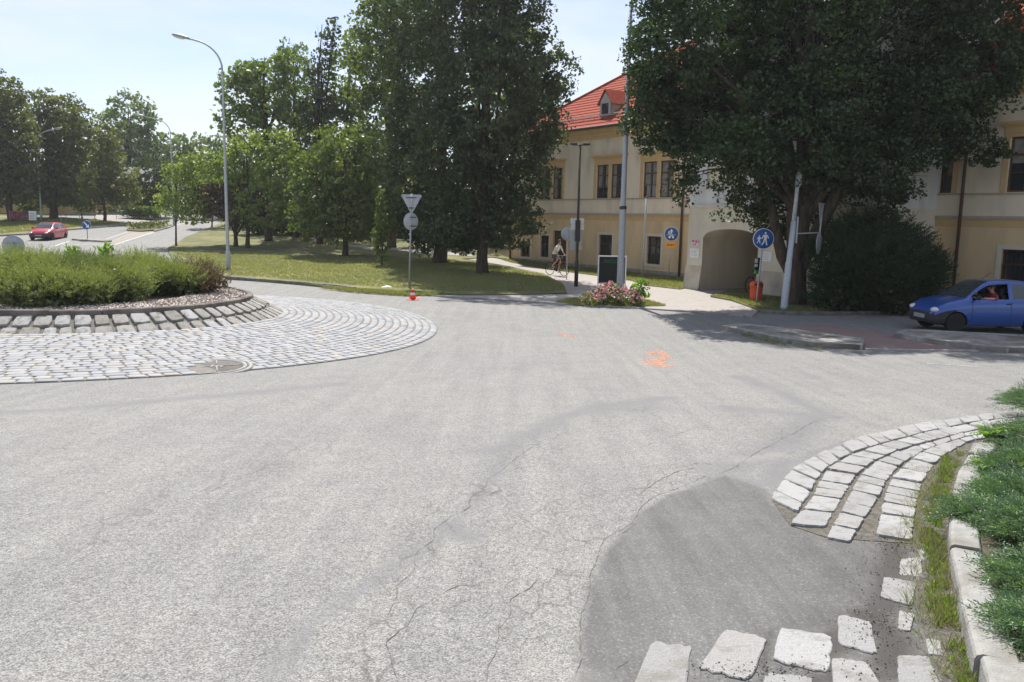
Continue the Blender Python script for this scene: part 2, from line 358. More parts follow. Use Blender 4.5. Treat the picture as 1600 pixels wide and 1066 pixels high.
def road_material():
    m, n, b, l = nodes_mat('road_asphalt'); b.inputs['Roughness'].default_value = .8; b.inputs['Specular IOR Level'].default_value = .22
    t = n.nodes.new('ShaderNodeTexCoord')
    def att(nm):
        a = n.nodes.new('ShaderNodeAttribute'); a.attribute_name = nm; return a.outputs['Fac']
    def noise(sc, det=4, rough=.55, vec=None):
        q = n.nodes.new('ShaderNodeTexNoise'); q.inputs['Scale'].default_value = sc; q.inputs['Detail'].default_value = det; q.inputs['Roughness'].default_value = rough
        l(vec or t.outputs['Object'], q.inputs['Vector']); return q.outputs['Fac']
    def ramp(fac, stops):
        r = n.nodes.new('ShaderNodeValToRGB'); e = r.color_ramp.elements; e[0].position, e[1].position = stops[0][0], stops[-1][0]
        e[0].color = (*stops[0][1], 1); e[1].color = (*stops[-1][1], 1)
        for p, c in stops[1:-1]: x = e.new(p); x.color = (*c, 1)
        l(fac, r.inputs[0]); return r.outputs[0]
    def mix(f, a, c, bt='MIX'):
        x = n.nodes.new('ShaderNodeMixRGB'); x.blend_type = bt
        for s_, v in ((0, f), (1, a), (2, c)):
            if isinstance(v, (int, float)): x.inputs[s_].default_value = v
            elif isinstance(v, tuple): x.inputs[s_].default_value = (*v, 1)
            else: l(v, x.inputs[s_])
        return x.outputs[0]
    vo = n.nodes.new('ShaderNodeTexVoronoi'); vo.inputs['Scale'].default_value = 105; l(t.outputs['Object'], vo.inputs['Vector'])
    sep = n.nodes.new('ShaderNodeSeparateColor'); l(vo.outputs['Color'], sep.inputs[0])
    agg = ramp(sep.outputs[0], [(0, (.18, .176, .17)), (.3, (.265, .26, .25)), (.7, (.325, .32, .308)), (1, (.43, .424, .408))])
    vo2 = n.nodes.new('ShaderNodeTexVoronoi'); vo2.inputs['Scale'].default_value = 48; l(t.outputs['Object'], vo2.inputs['Vector'])
    sep2 = n.nodes.new('ShaderNodeSeparateColor'); l(vo2.outputs['Color'], sep2.inputs[0])
    agg = mix(.45, agg, ramp(sep2.outputs[1], [(0, (.18, .177, .173)), (.5, (.29, .287, .28)), (1, (.41, .405, .395))]))
    gaps = ramp(vo.outputs['Distance'], [(.35, (1, 1, 1)), (.75, (.42, .41, .40))])
    old = mix(.8, agg, gaps, 'MULTIPLY')
    big = ramp(noise(.35, 5), [(.3, (.97, .97, .975)), (.7, (1.05, 1.045, 1.02))]); old = mix(1.0, old, big, 'MULTIPLY')
    blot = ramp(noise(2.2, 6, .7), [(.32, (.91, .91, .912)), (.62, (1.03, 1.028, 1.015))]); old = mix(1.0, old, blot, 'MULTIPLY')
    mpn = n.nodes.new('ShaderNodeMapping'); mpn.inputs['Scale'].default_value = (4.5, .22, 1); mpn.inputs['Rotation'].default_value = (0, 0, math.radians(-48)); l(t.outputs['Object'], mpn.inputs[0])
    strk = ramp(noise(1.0, 5, .6, mpn.outputs[0]), [(.35, (.90, .90, .905)), (.65, (1.05, 1.05, 1.035))]); old = mix(.9, old, strk, 'MULTIPLY')
    smooth = mix(.5, ramp(sep.outputs[1], [(0, (.095, .093, .090)), (.5, (.135, .132, .127)), (.88, (.168, .165, .158)), (1, (.30, .295, .28))]), ramp(noise(60, 3), [(.3, (.105, .103, .099)), (.7, (.16, .157, .151))]))
    smooth = mix(.9, smooth, ramp(noise(1.5, 6, .7), [(.3, (.8, .8, .8)), (.7, (1.12, 1.12, 1.11))]), 'MULTIPLY'); smooth = mix(1.0, smooth, ramp(noise(1.6, 5, .6, mpn.outputs[0]), [(.36, (.84, .84, .84)), (.62, (1.08, 1.08, 1.07))]), 'MULTIPLY')
    def edgef(a, lo, hi, amp=.5, sc=7):
        ad = n.nodes.new('ShaderNodeMath'); ad.operation = 'MULTIPLY_ADD'; l(noise(sc, 6, .7), ad.inputs[0]); ad.inputs[1].default_value = amp; l(a, ad.inputs[2])
        mr = n.nodes.new('ShaderNodeMapRange'); mr.inputs[1].default_value = lo+amp*.5; mr.inputs[2].default_value = hi+amp*.5; l(ad.outputs[0], mr.inputs[0]); return mr.outputs[0]
    c = mix(edgef(att('stain'), .15, 1.0, 1.0, 2.6), old, mix(.8, old, (.172, .17, .172)))
    patchf = edgef(att('patch'), .2, .8, 1.1, 6)
    def crack_net(sc, w, seed):
        wn = n.nodes.new('ShaderNodeTexNoise'); wn.inputs['Scale'].default_value = sc*2.2; wn.inputs['Detail'].default_value = 6; wn.inputs['Roughness'].default_value = .7; l(t.outputs['Object'], wn.inputs['Vector'])
        mv = n.nodes.new('ShaderNodeMixRGB'); mv.blend_type = 'ADD'; mv.inputs[0].default_value = .38/sc; l(mpc.outputs[0], mv.inputs[1]); l(wn.outputs['Color'], mv.inputs[2])
        v = n.nodes.new('ShaderNodeTexVoronoi'); v.feature = 'DISTANCE_TO_EDGE'; v.inputs['Scale'].default_value = sc; l(mv.outputs[0], v.inputs['Vector'])
        mr = n.nodes.new('ShaderNodeMapRange'); mr.inputs[1].default_value = w*.3; mr.inputs[2].default_value = w; mr.inputs[3].default_value = 1; mr.inputs[4].default_value = 0; l(v.outputs['Distance'], mr.inputs[0]); return mr.outputs[0]
    mpc = n.nodes.new('ShaderNodeMapping'); mpc.inputs['Scale'].default_value = (1.15, .42, 1); mpc.inputs['Rotation'].default_value = (0, 0, math.radians(40)); l(t.outputs['Object'], mpc.inputs[0])
    zone = n.nodes.new('ShaderNodeMath'); zone.operation = 'MULTIPLY'; l(att('crackzone'), zone.inputs[0]); zr = ramp(noise(1.7, 5, .7), [(.42, (0, 0, 0)), (.56, (1, 1, 1))]); l(zr, zone.inputs[1])
    for sc, w in ((1.6, .012), (4.5, .03)):
        mm = n.nodes.new('ShaderNodeMath'); mm.operation = 'MULTIPLY'; l(crack_net(sc, w, 0), mm.inputs[0]); l(zone.outputs[0], mm.inputs[1]); c = mix(mm.outputs[0], c, mix(.6, c, (.09, .084, .076)))
    c = mix(patchf, c, smooth)
    c = mix(edgef(att('tar'), .3, .9, .5, 22), c, (.065, .06, .055))
    c = mix(att('light'), c, mix(.6, c, (.36, .345, .31)))
    l(c, b.inputs['Base Color'])
    bp = n.nodes.new('ShaderNodeBump'); bp.inputs['Distance'].default_value = .006
    st = n.nodes.new('ShaderNodeMapRange'); st.inputs[3].default_value = .8; st.inputs[4].default_value = .25; l(patchf, st.inputs[0]); l(st.outputs[0], bp.inputs['Strength'])
    iv = n.nodes.new('ShaderNodeMath'); iv.operation = 'SUBTRACT'; iv.inputs[0].default_value = 1; l(vo.outputs['Distance'], iv.inputs[1])
    l(iv.outputs[0], bp.inputs['Height']); l(bp.outputs[0], b.inputs['Normal'])
    return m

# --- far ground sheet below everything
gp = [(-320, -60), (320, -60), (320, 620), (-320, 620)]
bm = bmesh.new()
ys = [-60, -8]+[k for k in range(0, 109, 2)]+[200, 620]
rows = []
for y in ys: rows.append([bm.verts.new((x, y, G(y)-.09)) for x in (-320, -40, 40, 320)])
for a, b in zip(rows, rows[1:]):
    for i in range(3): bm.faces.new((a[i], a[i+1], b[i+1], b[i]))
me = bpy.data.meshes.new('ground'); bm.to_mesh(me); bm.free(); me.materials.append(M['grass']); link('ground', me)['kind'] = 'structure'

# --- road grid with wear attributes
ys = []; y = -6.0
while y < 1.3: ys.append(y); y += .5
y = 1.3
while y < 14: ys.append(y); y *= 1.0125
while y < 40: ys.append(y); y = min(y+.25, 1e9)
while y <= 108: ys.append(y); y += 1
NC = 400; tt = np.linspace(-1, 1, NC+1); Yg = np.array(ys)
half = np.where(Yg < 1.3, 8.0, .80*Yg+7)
X = tt[None, :]*half[:, None]; X = X*(.45+.55*np.abs(tt)[None, :])   # denser in the middle
YY = np.repeat(Yg[:, None], NC+1, 1); ZZ = np.repeat(Gv(Yg)[:, None], NC+1, 1)
V = np.stack([X, YY, ZZ], 2).reshape(-1, 3); R_ = len(ys)
idx = np.arange(R_*(NC+1)).reshape(R_, NC+1)
F = np.stack([idx[:-1, :-1], idx[:-1, 1:], idx[1:, 1:], idx[1:, :-1]], 2).reshape(-1, 4)
me = bpy.data.meshes.new('road'); me.vertices.add(len(V)); me.vertices.foreach_set('co', V.astype(np.float32).ravel())
me.loops.add(F.size); me.loops.foreach_set('vertex_index', F.astype(np.int32).ravel()); me.polygons.add(len(F))
me.polygons.foreach_set('loop_start', np.arange(0, F.size, 4, dtype=np.int32)); me.polygons.foreach_set('loop_total', np.full(len(F), 4, dtype=np.int32))
me.update(calc_edges=True); px_, py_ = V[:, 0], V[:, 1]
def gp_(l): return [tuple(P(u, v)[:2]) for u, v in l]
stain = np.zeros(len(V)); patch = np.zeros(len(V)); tar = np.zeros(len(V)); cz_ = np.zeros(len(V)); light = np.zeros(len(V))
def stroke(arr, line, w, amt=1.0):
    d = seg_dist(px_, py_, gp_(line)); np.maximum(arr, amt*np.exp(-(d/w)**2), out=arr)
stroke(stain, [(-60, 648), (100, 640), (250, 626), (400, 613), (530, 600)], .22, .85)
stroke(stain, [(1040, 622), (930, 636), (880, 652), (825, 680), (780, 705)], .2, .9)
stroke(stain, [(1000, 632), (940, 640)], .45, .9)
stroke(stain, [(800, 690), (760, 760), (700, 830), (640, 870), (560, 920), (480, 985), (420, 1066)], .09, .7)
stroke(stain, [(700, 820), (725, 840)], .13, 1.0)
stroke(stain, [(1150, 588), (1215, 610), (1300, 652)], .2, 1.0)
stroke(stain, [(1150, 638), (1270, 650), (1230, 690), (1130, 735)], .3, .9)
stroke(stain, [(1110, 748), (1200, 757), (1230, 720)], .16, 1.0)
stroke(stain, [(1212, 765), (1262, 712), (1330, 690)], .09, .9)
stroke(stain, [(1060, 790), (980, 860), (940, 960)], .12, .8)
stroke(stain, [(720, 490), (800, 515), (850, 522)], .5, .45)
stroke(stain, [(0, 900), (200, 800), (400, 720)], .12, .35)
pp = gp_([(1072, 765), (1130, 742), (1200, 765), (1212, 790), (1300, 835), (1440, 845), (1450, 900), (1470, 1000), (1520, 1180), (850, 1180), (900, 1066), (905, 1000), (920, 920), (945, 862), (1000, 800), (1040, 775)])
pin = inside(px_, py_, pp); dd = seg_dist(px_, py_, pp+[pp[0]]); patch = np.clip(.5+np.where(pin, dd, -dd)/.10, 0, 1)
stroke(tar, [(1400, 850), (1395, 880), (1385, 940), (1340, 985), (1300, 1010)], .13, .95)
stroke(tar, [(1350, 960), (1400, 1000), (1390, 1040)], .12, 1.0)
stroke(tar, [(1100, 1085), (1280, 1062), (1400, 1055), (1440, 1030)], .07, .9)
stroke(tar, [(1295, 990), (1303, 1060)], .03, .9)
stroke(tar, [(1205, 985), (1190, 1040)], .025, .8)
stroke(tar, [(1390, 840), (1370, 930), (1300, 975)], .28, .5)
stroke(tar, [(1310, 870), (1280, 960), (1200, 990)], .13, .42)
stroke(tar, [(1240, 800), (1180, 870), (1130, 960), (1080, 1100)], .16, .3)
for k in range(9):   # rolled tyre streaks in the repair
    x = 990+k*46; stroke(tar, [(x+130, 775+k*6), (x+70, 850), (x+15, 950), (x-25, 1100)], .035+.02*(k % 3), .16+.1*((k*7) % 3)/2)
stroke(light, [(1150, 720), (1210, 710)], .12, .5)
stroke(cz_, [(1300, 650), (1180, 710), (1050, 745), (940, 840), (850, 960), (780, 1100)], .35, 1.0)
stroke(cz_, [(1000, 640), (850, 690), (720, 790), (640, 900), (560, 1100)], .3, .95)
stroke(cz_, [(520, 680), (300, 760), (0, 900), (-200, 1000)], .45, .8); stroke(cz_, [(700, 1100), (760, 900), (900, 780)], .5, .8)
stroke(cz_, [(0, 720), (300, 660), (600, 600), (900, 560)], .3, .55)
stroke(light, [(930, 1060), (830, 1040)], .1, .25)
for nm, a in (('stain', stain), ('patch', patch), ('tar', tar), ('crackzone', cz_), ('light', light)):
    at = me.attributes.new(nm, 'FLOAT', 'POINT'); at.data.foreach_set('value', a.astype(np.float32))
me.materials.append(road_material()); link('road', me)['kind'] = 'structure'

# --- cracks: thin open splits running through the surface
M['crack'] = mat('crack_dark', (.085, .078, .068), (.2, .19, .17), 14, 1)
CR = [([(1281, 655), (1233, 681), (1188, 706), (1146, 731), (1120, 742)], 1.3), ([(1099, 729), (1064, 735), (1039, 747), (1014, 762), (990, 775)], 1.2),
      ([(1110, 740), (1066, 762), (1028, 776), (1000, 797), (992, 818), (957, 840), (941, 858), (924, 900), (920, 928), (908, 960), (902, 992), (908, 1012), (900, 1064)], .9),
      ([(844, 900), (824, 920), (800, 936), (794, 960), (774, 984), (772, 1020), (762, 1044), (760, 1070)], 1.0),
      ([(792, 916), (760, 914), (720, 913), (696, 922), (672, 936), (648, 952), (640, 976), (616, 992), (600, 1004), (612, 1032), (616, 1070)], .9),
      ([(844, 692), (812, 712), (784, 734), (762, 748), (760, 760), (732, 780), (732, 792), (704, 808), (680, 828), (680, 844), (656, 864), (648, 888), (620, 916), (616, 944), (602, 968)], .8),
      ([(788, 764), (745, 780), (716, 784)], .7), ([(560, 1024), (550, 1040), (554, 1066)], .8), ([(720, 890), (718, 912), (722, 916)], .8), ([(460, 720), (420, 738), (396, 748)], .5),
      ([(480, 690), (430, 722), (350, 760), (270, 792)], .4), ([(960, 500), (1020, 524), (1074, 540), (1106, 562), (1135, 580)], .6), ([(1000, 700), (1030, 690), (1085, 668), (1120, 655)], .6),
      ([(1310, 500), (1330, 505)], .4), ([(975, 1010), (1000, 1005)], .7), ([(960, 840), (1000, 815)], .9), ([(850, 870), (900, 855), (940, 852)], .5), ([(1160, 690), (1150, 700), (1165, 712), (1205, 706)], .5),
      ([(880, 800), (905, 782), (930, 775), (960, 772)], .6), ([(985, 1025), (960, 1045), (955, 1066)], .5), ([(830, 990), (815, 1010), (812, 1040)], .4)]
mb = MB()
for ln, w in CR:
    q = resample([P(u, v) for u, v in ln], .035); off = 0; L_, R__ = [], []
    for i, p in enumerate(q):
        t = (q[min(i+1, len(q)-1)]-q[max(0, i-1)]).normalized(); n_ = Vector((-t.y, t.x)); off += rnd.uniform(-.007, .007); off *= .93
        ww = .0006+w*.0036*abs(mnoise.noise(Vector((p.x*5, p.y*5, 3))))*1.6*(1 if rnd.random() > .12 else 1.5)
        ww *= min(1, i/4, (len(q)-1-i)/4)+.05
        a = p+n_*(off+ww); b = p+n_*(off-ww); L_.append((a.x, a.y, G(a.y)+.003)); R__.append((b.x, b.y, G(b.y)+.003))
    nq = len(q); mb.add(L_+R__, [(i, i+1, nq+i+1, nq+i) for i in range(nq-1)])
tag(mb.build('road_cracks', M['crack']), kind='structure')

# --- sprayed orange marks on the road
M['spray'] = mat('orange_spray', (.85, .27, .1), (.8, .36, .2), 60, .9)
mb = MB()
def speck(u, v, su, sv, n, r):
    for _ in range(n):
        p = P(u+rnd.gauss(0, su), v+rnd.gauss(0, sv)); rr = r*rnd.uniform(.4, 1.3); k = rnd.random()*6; e = rnd.uniform(.6, 2.4)
        vs = [(p.x+rr*e*math.cos(k+a*1.047), p.y+rr*math.sin(k+a*1.047)*1.4) for a in range(6)]
        mb.add([(x, y, G(y)+.004+rnd.random()*.0015) for x, y in vs], [(0, 1, 2, 3, 4, 5)])
for ln in ([(1012, 553), (1025, 550), (1038, 553), (1040, 559), (1028, 563)], [(1008, 568), (1022, 565), (1030, 570), (1048, 574)]):
    for a, b in zip(ln, ln[1:]):
        for k in range(8):
            f = k/8; speck(a[0]+(b[0]-a[0])*f, a[1]+(b[1]-a[1])*f, 4.6, 1.9, 11, .010)
speck(1028, 563, 18, 7, 200, .008)
for k in range(10): speck(874+k*2.2, 522+k*.5, 4, 1.3, 9, .012)
tag(mb.build('paint_marks', M['spray']), kind='structure')

# --- roundabout: sloping cobbled apron
APC0 = Vector((-10.93, 20.2)); APC1 = Vector((-10.35, 20.2)); RO, RI = 9.05, 4.5; APH = .33
def apr(f, a, dz=0):           # f 0 outer .. 1 inner
    c = APC0.lerp(APC1, f); r = RO+(RI-RO)*f
    x, y = c.x+r*math.cos(a), c.y+r*math.sin(a); return Vector((x, y, G(y)+APH*f+.012+dz))
M['joint'] = mat('joint_dirt', (.25, .235, .21), (.18, .165, .14), 12, 1, .5, 60)
mb = MB(); NA = 180
for i in range(16):
    for k in range(NA):
        a0, a1 = 2*math.pi*k/NA, 2*math.pi*(k+1)/NA
        mb.add([apr(i/16, a0, -.001), apr(i/16, a1, -.001), apr((i+1)/16, a1, -.001), apr((i+1)/16, a0, -.001)], [(0, 1, 2, 3)])
tag(mb.build('apron_bed', M['joint']), kind='structure')
M['cobble'] = island_mat('apron_cobbles', [(.25, .26, .28), (.31, .315, .33), (.36, .36, .362), (.28, .288, .30), (.37, .34, .31), (.32, .325, .335), (.29, .30, .315)], .75, .5, 70, dirt=(.29, .275, .25))
M['cobble_big'] = island_mat('large_setts', [(.32, .305, .28), (.24, .225, .20), (.36, .355, .34), (.29, .265, .235), (.38, .375, .365), (.26, .24, .21)], .85, .8, 40, dirt=(.16, .14, .11), spk=.3, spkscale=60)
def cob(mb, c4, rise=.012, inset=.016, under=.03, up=Vector((0, 0, 1)), rough=.5, sm=True):
    """one sett from its four corners (counter-clockwise)"""
    c = sum(c4, Vector())/4; out = []
    for i in range(4):
        a, b = c4[i], c4[(i+1) % 4]
        out.append(a.lerp(c, .07+rnd.uniform(0, .05)*rough)+(b-a)*.03); out.append(a.lerp(b, .5)+(a.lerp(b, .5)-c)*rnd.uniform(-.05, .03)*rough)
    n = len(out); tilt = Vector((rnd.uniform(-.02, .02), rnd.uniform(-.02, .02), 0))
    base = [p-up*under for p in out]; mid = [p+up*(rise*.45) for p in out]
    top = [p.lerp(c, inset/max(.04, (p-c).length))+up*(rise+tilt.dot(p-c)) for p in out]
    v = base+mid+top+[c+up*(rise*1.25)]
    f = []
    for i in range(n):
        j = (i+1) % n; f += [(i, j, n+j, n+i), (n+i, n+j, 2*n+j, 2*n+i), (2*n+i, 2*n+j, 3*n)]
    mb.add(v, f, sm)
MHP = P(345, 566, .13); MHR = .50
mb = MB(); NR = 21
for i in range(NR):
    f0, f1 = i/NR+.0015, (i+1)/NR-.0015; r = RO+(RI-RO)*(f0+f1)/2; n = int(2*math.pi*r/.27)
    a = rnd.random(); tot = 2*math.pi; ws = [rnd.uniform(.7, 1.35) for _ in range(n)]; sw = sum(ws)
    for w in ws:
        da = tot*w/sw; g_ = .010/r; cth = a+da/2
        pc = apr((f0+f1)/2, cth)
        if (pc.xy-MHP.xy).length > .50:
            # far side hidden by the planting is built with the same stones
            cob(mb, [apr(f0, a+g_, rnd.uniform(-.004, .004)), apr(f0, a+da-g_, rnd.uniform(-.004, .004)), apr(f1, a+da-g_, rnd.uniform(-.004, .004)), apr(f1, a+g_, rnd.uniform(-.004, .004))], rise=.014)
        a += da
tag(mb.build('apron_cobbles', M['cobble']), kind='structure')
# steep rows of big setts up to the kerb ring
R1, R2, H1, H2 = 4.52, 3.78, .315, .69
def stp(f, a):
    r = R1+(R2-R1)*f; x, y = APC1.x+r*math.cos(a), APC1.y+r*math.sin(a); return Vector((x, y, G(APC1.y)*.6+G(y)*.4+H1+(H2-H1)*f+.01))
mb = MB(); bed = MB()
for k in range(120):
    a0, a1 = 2*math.pi*k/120, 2*math.pi*(k+1)/120
    bed.add([stp(-.1, a0)-Vector((0, 0, .025)), stp(-.1, a1)-Vector((0, 0, .025)), stp(1.05, a1)-Vector((0, 0, .02)), stp(1.05, a0)-Vector((0, 0, .02))], [(0, 1, 2, 3)])
for f0, f1, w in ((-.04, .46, .33), (.51, .99, .38)):
    n = int(2*math.pi*4/w); a = rnd.random(); ws = [rnd.uniform(.75, 1.3) for _ in range(n)]; sw = sum(ws)
    for q in ws:
        da = 2*math.pi*q/sw; j = [rnd.uniform(-.03, .03) for _ in range(4)]; am = a+da/2
        up = Vector((math.cos(am)*.45, math.sin(am)*.45, .9)).normalized()
        cob(mb, [stp(f0+j[0], a+.006), stp(f0+j[1], a+da-.006), stp(f1+j[2], a+da-.006), stp(f1+j[3], a+.006)], rise=.03, inset=.014, under=.06, up=up, rough=1.3, sm=False); a += da
isl = thing('roundabout_planter', 'round raised planter of the roundabout with steep granite setts and a dark kerb ring', 'planter', (APC1.x, APC1.y, G(APC1.y)+.3))
def par(o, p=None):
    o.parent = p; o.matrix_parent_inverse = Matrix.Translation(-p.location) if p.rotation_euler.z == 0 else p.matrix_basis.inverted(); return o
par(mb.build('sett_wall', M['cobble_big']), isl); par(bed.build('mortar_bed', M['kerb_dark']), isl)
mb = MB(); nk = 24
for k in range(nk):
    a0, a1 = 2*math.pi*k/nk+.002, 2*math.pi*(k+1)/nk-.002; vs = []; j = rnd.uniform(-.008, .008); prof = [(3.80, H2-.12), (3.79, H2+.10), (3.765, H2+.12), (3.66, H2+.12), (3.65, H2-.12)]
    for s_ in range(5):
        a = a0+(a1-a0)*s_/4
        for r, h in prof: x, y = APC1.x+(r+j)*math.cos(a), APC1.y+(r+j)*math.sin(a); vs.append((x, y, G(APC1.y)*.6+G(y)*.4+h+j))
    m = 5; fs = [tuple(range(m)), tuple(range(4*m, 5*m))[::-1]]
    for s_ in range(4): fs += [(s_*m+q, s_*m+(q+1) % m, (s_+1)*m+(q+1) % m, (s_+1)*m+q) for q in range(m)]
    mb.add(vs, fs)
par(mb.build('kerb_ring', mat('ring_kerb', (.27, .24, .2), (.13, .115, .1), 3, .95, .6, 50, lo=.3, hi=.6)), isl)
def IZ(y): return G(APC1.y)*.6+G(y)*.4+H2+.06
mb = MB(); vs = [(APC1.x, APC1.y, IZ(APC1.y))]
for k in range(60): a = 2*math.pi*k/60; x, y = APC1.x+3.66*math.cos(a), APC1.y+3.66*math.sin(a); vs.append((x, y, IZ(y)))
mb.add(vs, [(0, 1+k, 1+(k+1) % 60) for k in range(60)]); par(mb.build('planter_soil', M['soil']), isl)
# gravel
n = 16000; a = rng.uniform(0, 2*math.pi, n); r = 3.64*np.sqrt(rng.uniform(.35, 1, n)); C = np.stack([APC1.x+r*np.cos(a), APC1.y+r*np.sin(a)], 1)
C = np.concatenate([C, np.array([[0]]*n)], 1); C[:, 2] = np.array([IZ(y) for y in C[:, 1]])+.012+rng.uniform(0, .03, n)
M['gravel'] = island_mat('gravel', [(.52, .44, .38), (.66, .58, .53), (.46, .38, .33), (.7, .65, .6), (.58, .49, .44)], .9, 0, spk=0)
tag(np_mesh('gravel', leaf_quads(C, .042, 1.2, up=1.5), 4, M['gravel']), 'pale pinkish gravel strewn around the planter bushes', 'gravel', kind='stuff')
# manhole grate
mh = thing('drain_cover', 'round cast iron drain cover with slots set in the apron cobbles', 'manhole cover', (MHP.x, MHP.y, 0))
fm = next(f_ for f_ in [((RO-(MHP.xy-APC0).length)/(RO-RI))]); mz = G(MHP.y)+APH*fm+.012; mh.location.z = mz; mh.location.x -= .07
slope = Matrix.Rotation(math.atan(APH/(RO-RI)-.01), 4, 'X')
M['iron'] = mat('cast_iron', (.13, .115, .1), (.09, .082, .075), 14, .7, .6, 80, metal=.2)
M['iron_light'] = mat('concrete_ring', (.40, .39, .37), (.3, .29, .27), 14, .9, .5, 80)
mb = MB()
mb.lathe([(.44, -.03), (.44, .018), (.47, .022), (.5, .018), (.5, -.03)], 40); mb.lathe([(.53, -.03), (.53, .014), (.56, .018), (.585, .014), (.6, -.03)], 40)
o = mb.build('ring', M['iron_light'], mh); o.rotation_euler = slope.to_euler()
mb = MB(); mb.lathe([(.425, -.03), (.425, .012), (.42, .016), (.001, .016)], 40); o = mb.build('lid', M['iron'], mh); o.rotation_euler = slope.to_euler()
mb = MB()
for k in range(4):
    a = k*math.pi/2+.35
    mb.tube([(.08*math.cos(a), .08*math.sin(a), .018), (.41*math.cos(a), .41*math.sin(a), .018)], .012, 6)
for k in range(3): mb.box(-.1+k*.08, -.06+k*.08, -.06, .06, .015, .024)
o = mb.build('ribs', M['iron_light'], mh); o.rotation_euler = slope.to_euler()
mb = MB()
for k in range(3): mb.box(-.062+k*.08, -.022+k*.08, -.055, .055, .014, .0215)
o = mb.build('slots', M['black'], mh); o.rotation_euler = slope.to_euler()

# --- granite strip at the right
M['granite'] = island_mat('granite', [(.29, .286, .278), (.34, .336, .328), (.26, .256, .25), (.31, .306, .30), (.28, .27, .257)], .9, .8, 45, dirt=(.20, .19, .17), spk=.22, spkscale=170)
mb = MB()
def gstone(c4, h=.022):
    c = sum(c4, Vector())/4; out = []
    for i in range(4):
        a, b = c4[i], c4[(i+1) % 4]
        for f in (.05, .16, .3, .45, .6, .74, .87, .95):
            p = a.lerp(b, f); p = p+(p-c)*rnd.uniform(-.075, .02); 
            if f in (.05, .95): p = p.lerp(c, .035)
            out.append(p)
    n = len(out); Z = Vector((0, 0, 1)); t = Vector((rnd.uniform(-.03, .03), rnd.uniform(-.03, .03), 0)); L_ = max((p-c).length for p in out)
    r0 = [p-Z*.05 for p in out]; r1 = [p+Z*(h*.5+t.dot(p-c)) for p in out]; r2 = [p.lerp(c, .022*L_/(p-c).length)+Z*(h+t.dot(p-c)) for p in out]
    r3 = [p.lerp(c, .35)+Z*(h+t.dot(p-c)*.65) for p in out]
    v = r0+r1+r2+r3+[c+Z*h]; f = []
    for i in range(n):
        j = (i+1) % n
        for q in range(3): f.append((q*n+i, q*n+j, (q+1)*n+j, (q+1)*n+i))
        f.append((3*n+i, 3*n+j, 4*n))
    mb.add(v, f, False)
def curve_at(c, t):
    d = [0]
    for a, b in zip(c, c[1:]): d.append(d[-1]+(b-a).length)
    s = t*d[-1]; i = 1
    while i < len(d)-1 and d[i] < s: i += 1
    return c[i-1].lerp(c[i], (s-d[i-1])/max(1e-9, d[i]-d[i-1])), d[-1]
b0 = [(1202, 781), (1214, 759), (1238, 731), (1290, 705), (1342, 684), (1394, 672), (1456, 660), (1527, 650), (1565, 646), (1640, 640), (1760, 634), (1900, 630)]
b1a = [(1248, 806), (1264, 783), (1276, 759), (1290, 736), (1328, 712), (1371, 698), (1432, 681), (1494, 667), (1556, 657), (1640, 650), (1760, 643), (1900, 638)]
b1b = [(1230, 823)]+b1a[1:]; b1b[1] = (1268, 780)
b2a = [(1292, 828), (1323, 774), (1337, 750), (1366, 724), (1404, 707), (1451, 693), (1504, 679), (1556, 667), (1640, 660), (1760, 652), (1900, 646)]
b2b = [(1289, 843), (1326, 776)]+b2a[2:]
b3a = [(1330, 851), (1375, 783), (1390, 750), (1413, 726), (1442, 707), (1480, 693), (1527, 681), (1580, 673), (1660, 665), (1760, 660), (1900, 654)]
b3b = [(1366, 840), (1378, 783)]+b3a[2:]
b4 = [(1428, 849), (1434, 797), (1446, 750), (1468, 721), (1496, 702), (1520, 690), (1590, 680), (1660, 672), (1760, 667), (1900, 660)]
for A_, B_, seed in ((b0, b1a, 1), (b1b, b2a, 2), (b2b, b3a, 3), (b3b, b4, 4)):
    r_ = random.Random(seed); A3, B3 = pts(A_), pts(B_); _, LA = curve_at(A3, 0); _, LB = curve_at(B3, 0); L_ = (LA+LB)/2; n = max(4, int(L_/.37)); ws = [r_.uniform(.7, 1.35) for _ in range(n)]; sw = sum(ws); t = 0
    for w in ws:
        t1 = t+w/sw; g_ = .009/L_; a0, a1 = curve_at(A3, t+g_)[0], curve_at(A3, t1-g_)[0]; c0, c1 = curve_at(B3, t+g_)[0], curve_at(B3, t1-g_)[0]
        q = [a0.lerp(c0, .03), a0.lerp(c0, .95), a1.lerp(c1, .95), a1.lerp(c1, .03)]; gstone(q, .02+r_.uniform(-.004, .006)); t = t1
for q in ([(1016, 1001), (1084, 1009), (1076, 1070), (1064, 1112), (972, 1112), (990, 1070)], [(1132, 982), (1201, 999), (1175, 1066), (1088, 1048)], [(1216, 982), (1302, 993), (1297, 1055), (1206, 1036)],
          [(1308, 960), (1362, 973), (1372, 1026), (1310, 1010)], [(1380, 902), (1432, 911), (1428, 950), (1375, 935)], [(1406, 876), (1440, 873), (1442, 903), (1404, 899)], [(1299, 1029), (1357, 1036), (1385, 1082), (1300, 1082)],
          [(1400, 1026), (1451, 1028), (1475, 1082), (1405, 1082)], [(1196, 1052), (1270, 1059), (1272, 1110), (1180, 1105)], [(1404, 956), (1429, 962), (1423, 989), (1402, 985)],
          [(1330, 1040+48), (1400, 1092), (1420, 1150), (1335, 1150)], [(1445, 1000), (1468, 1004), (1474, 1028), (1450, 1024)], [(1446, 856), (1452, 872), (1442, 880), (1434, 862)],
          [(1080, 1085), (1170, 1090), (1160, 1150), (1060, 1150)], [(1285, 1096), (1380, 1096), (1400, 1160), (1290, 1160)]):
    if len(q) == 6: q = [q[0], q[1], q[3], q[4]]
    gstone(pts(q)[::-1], .009)
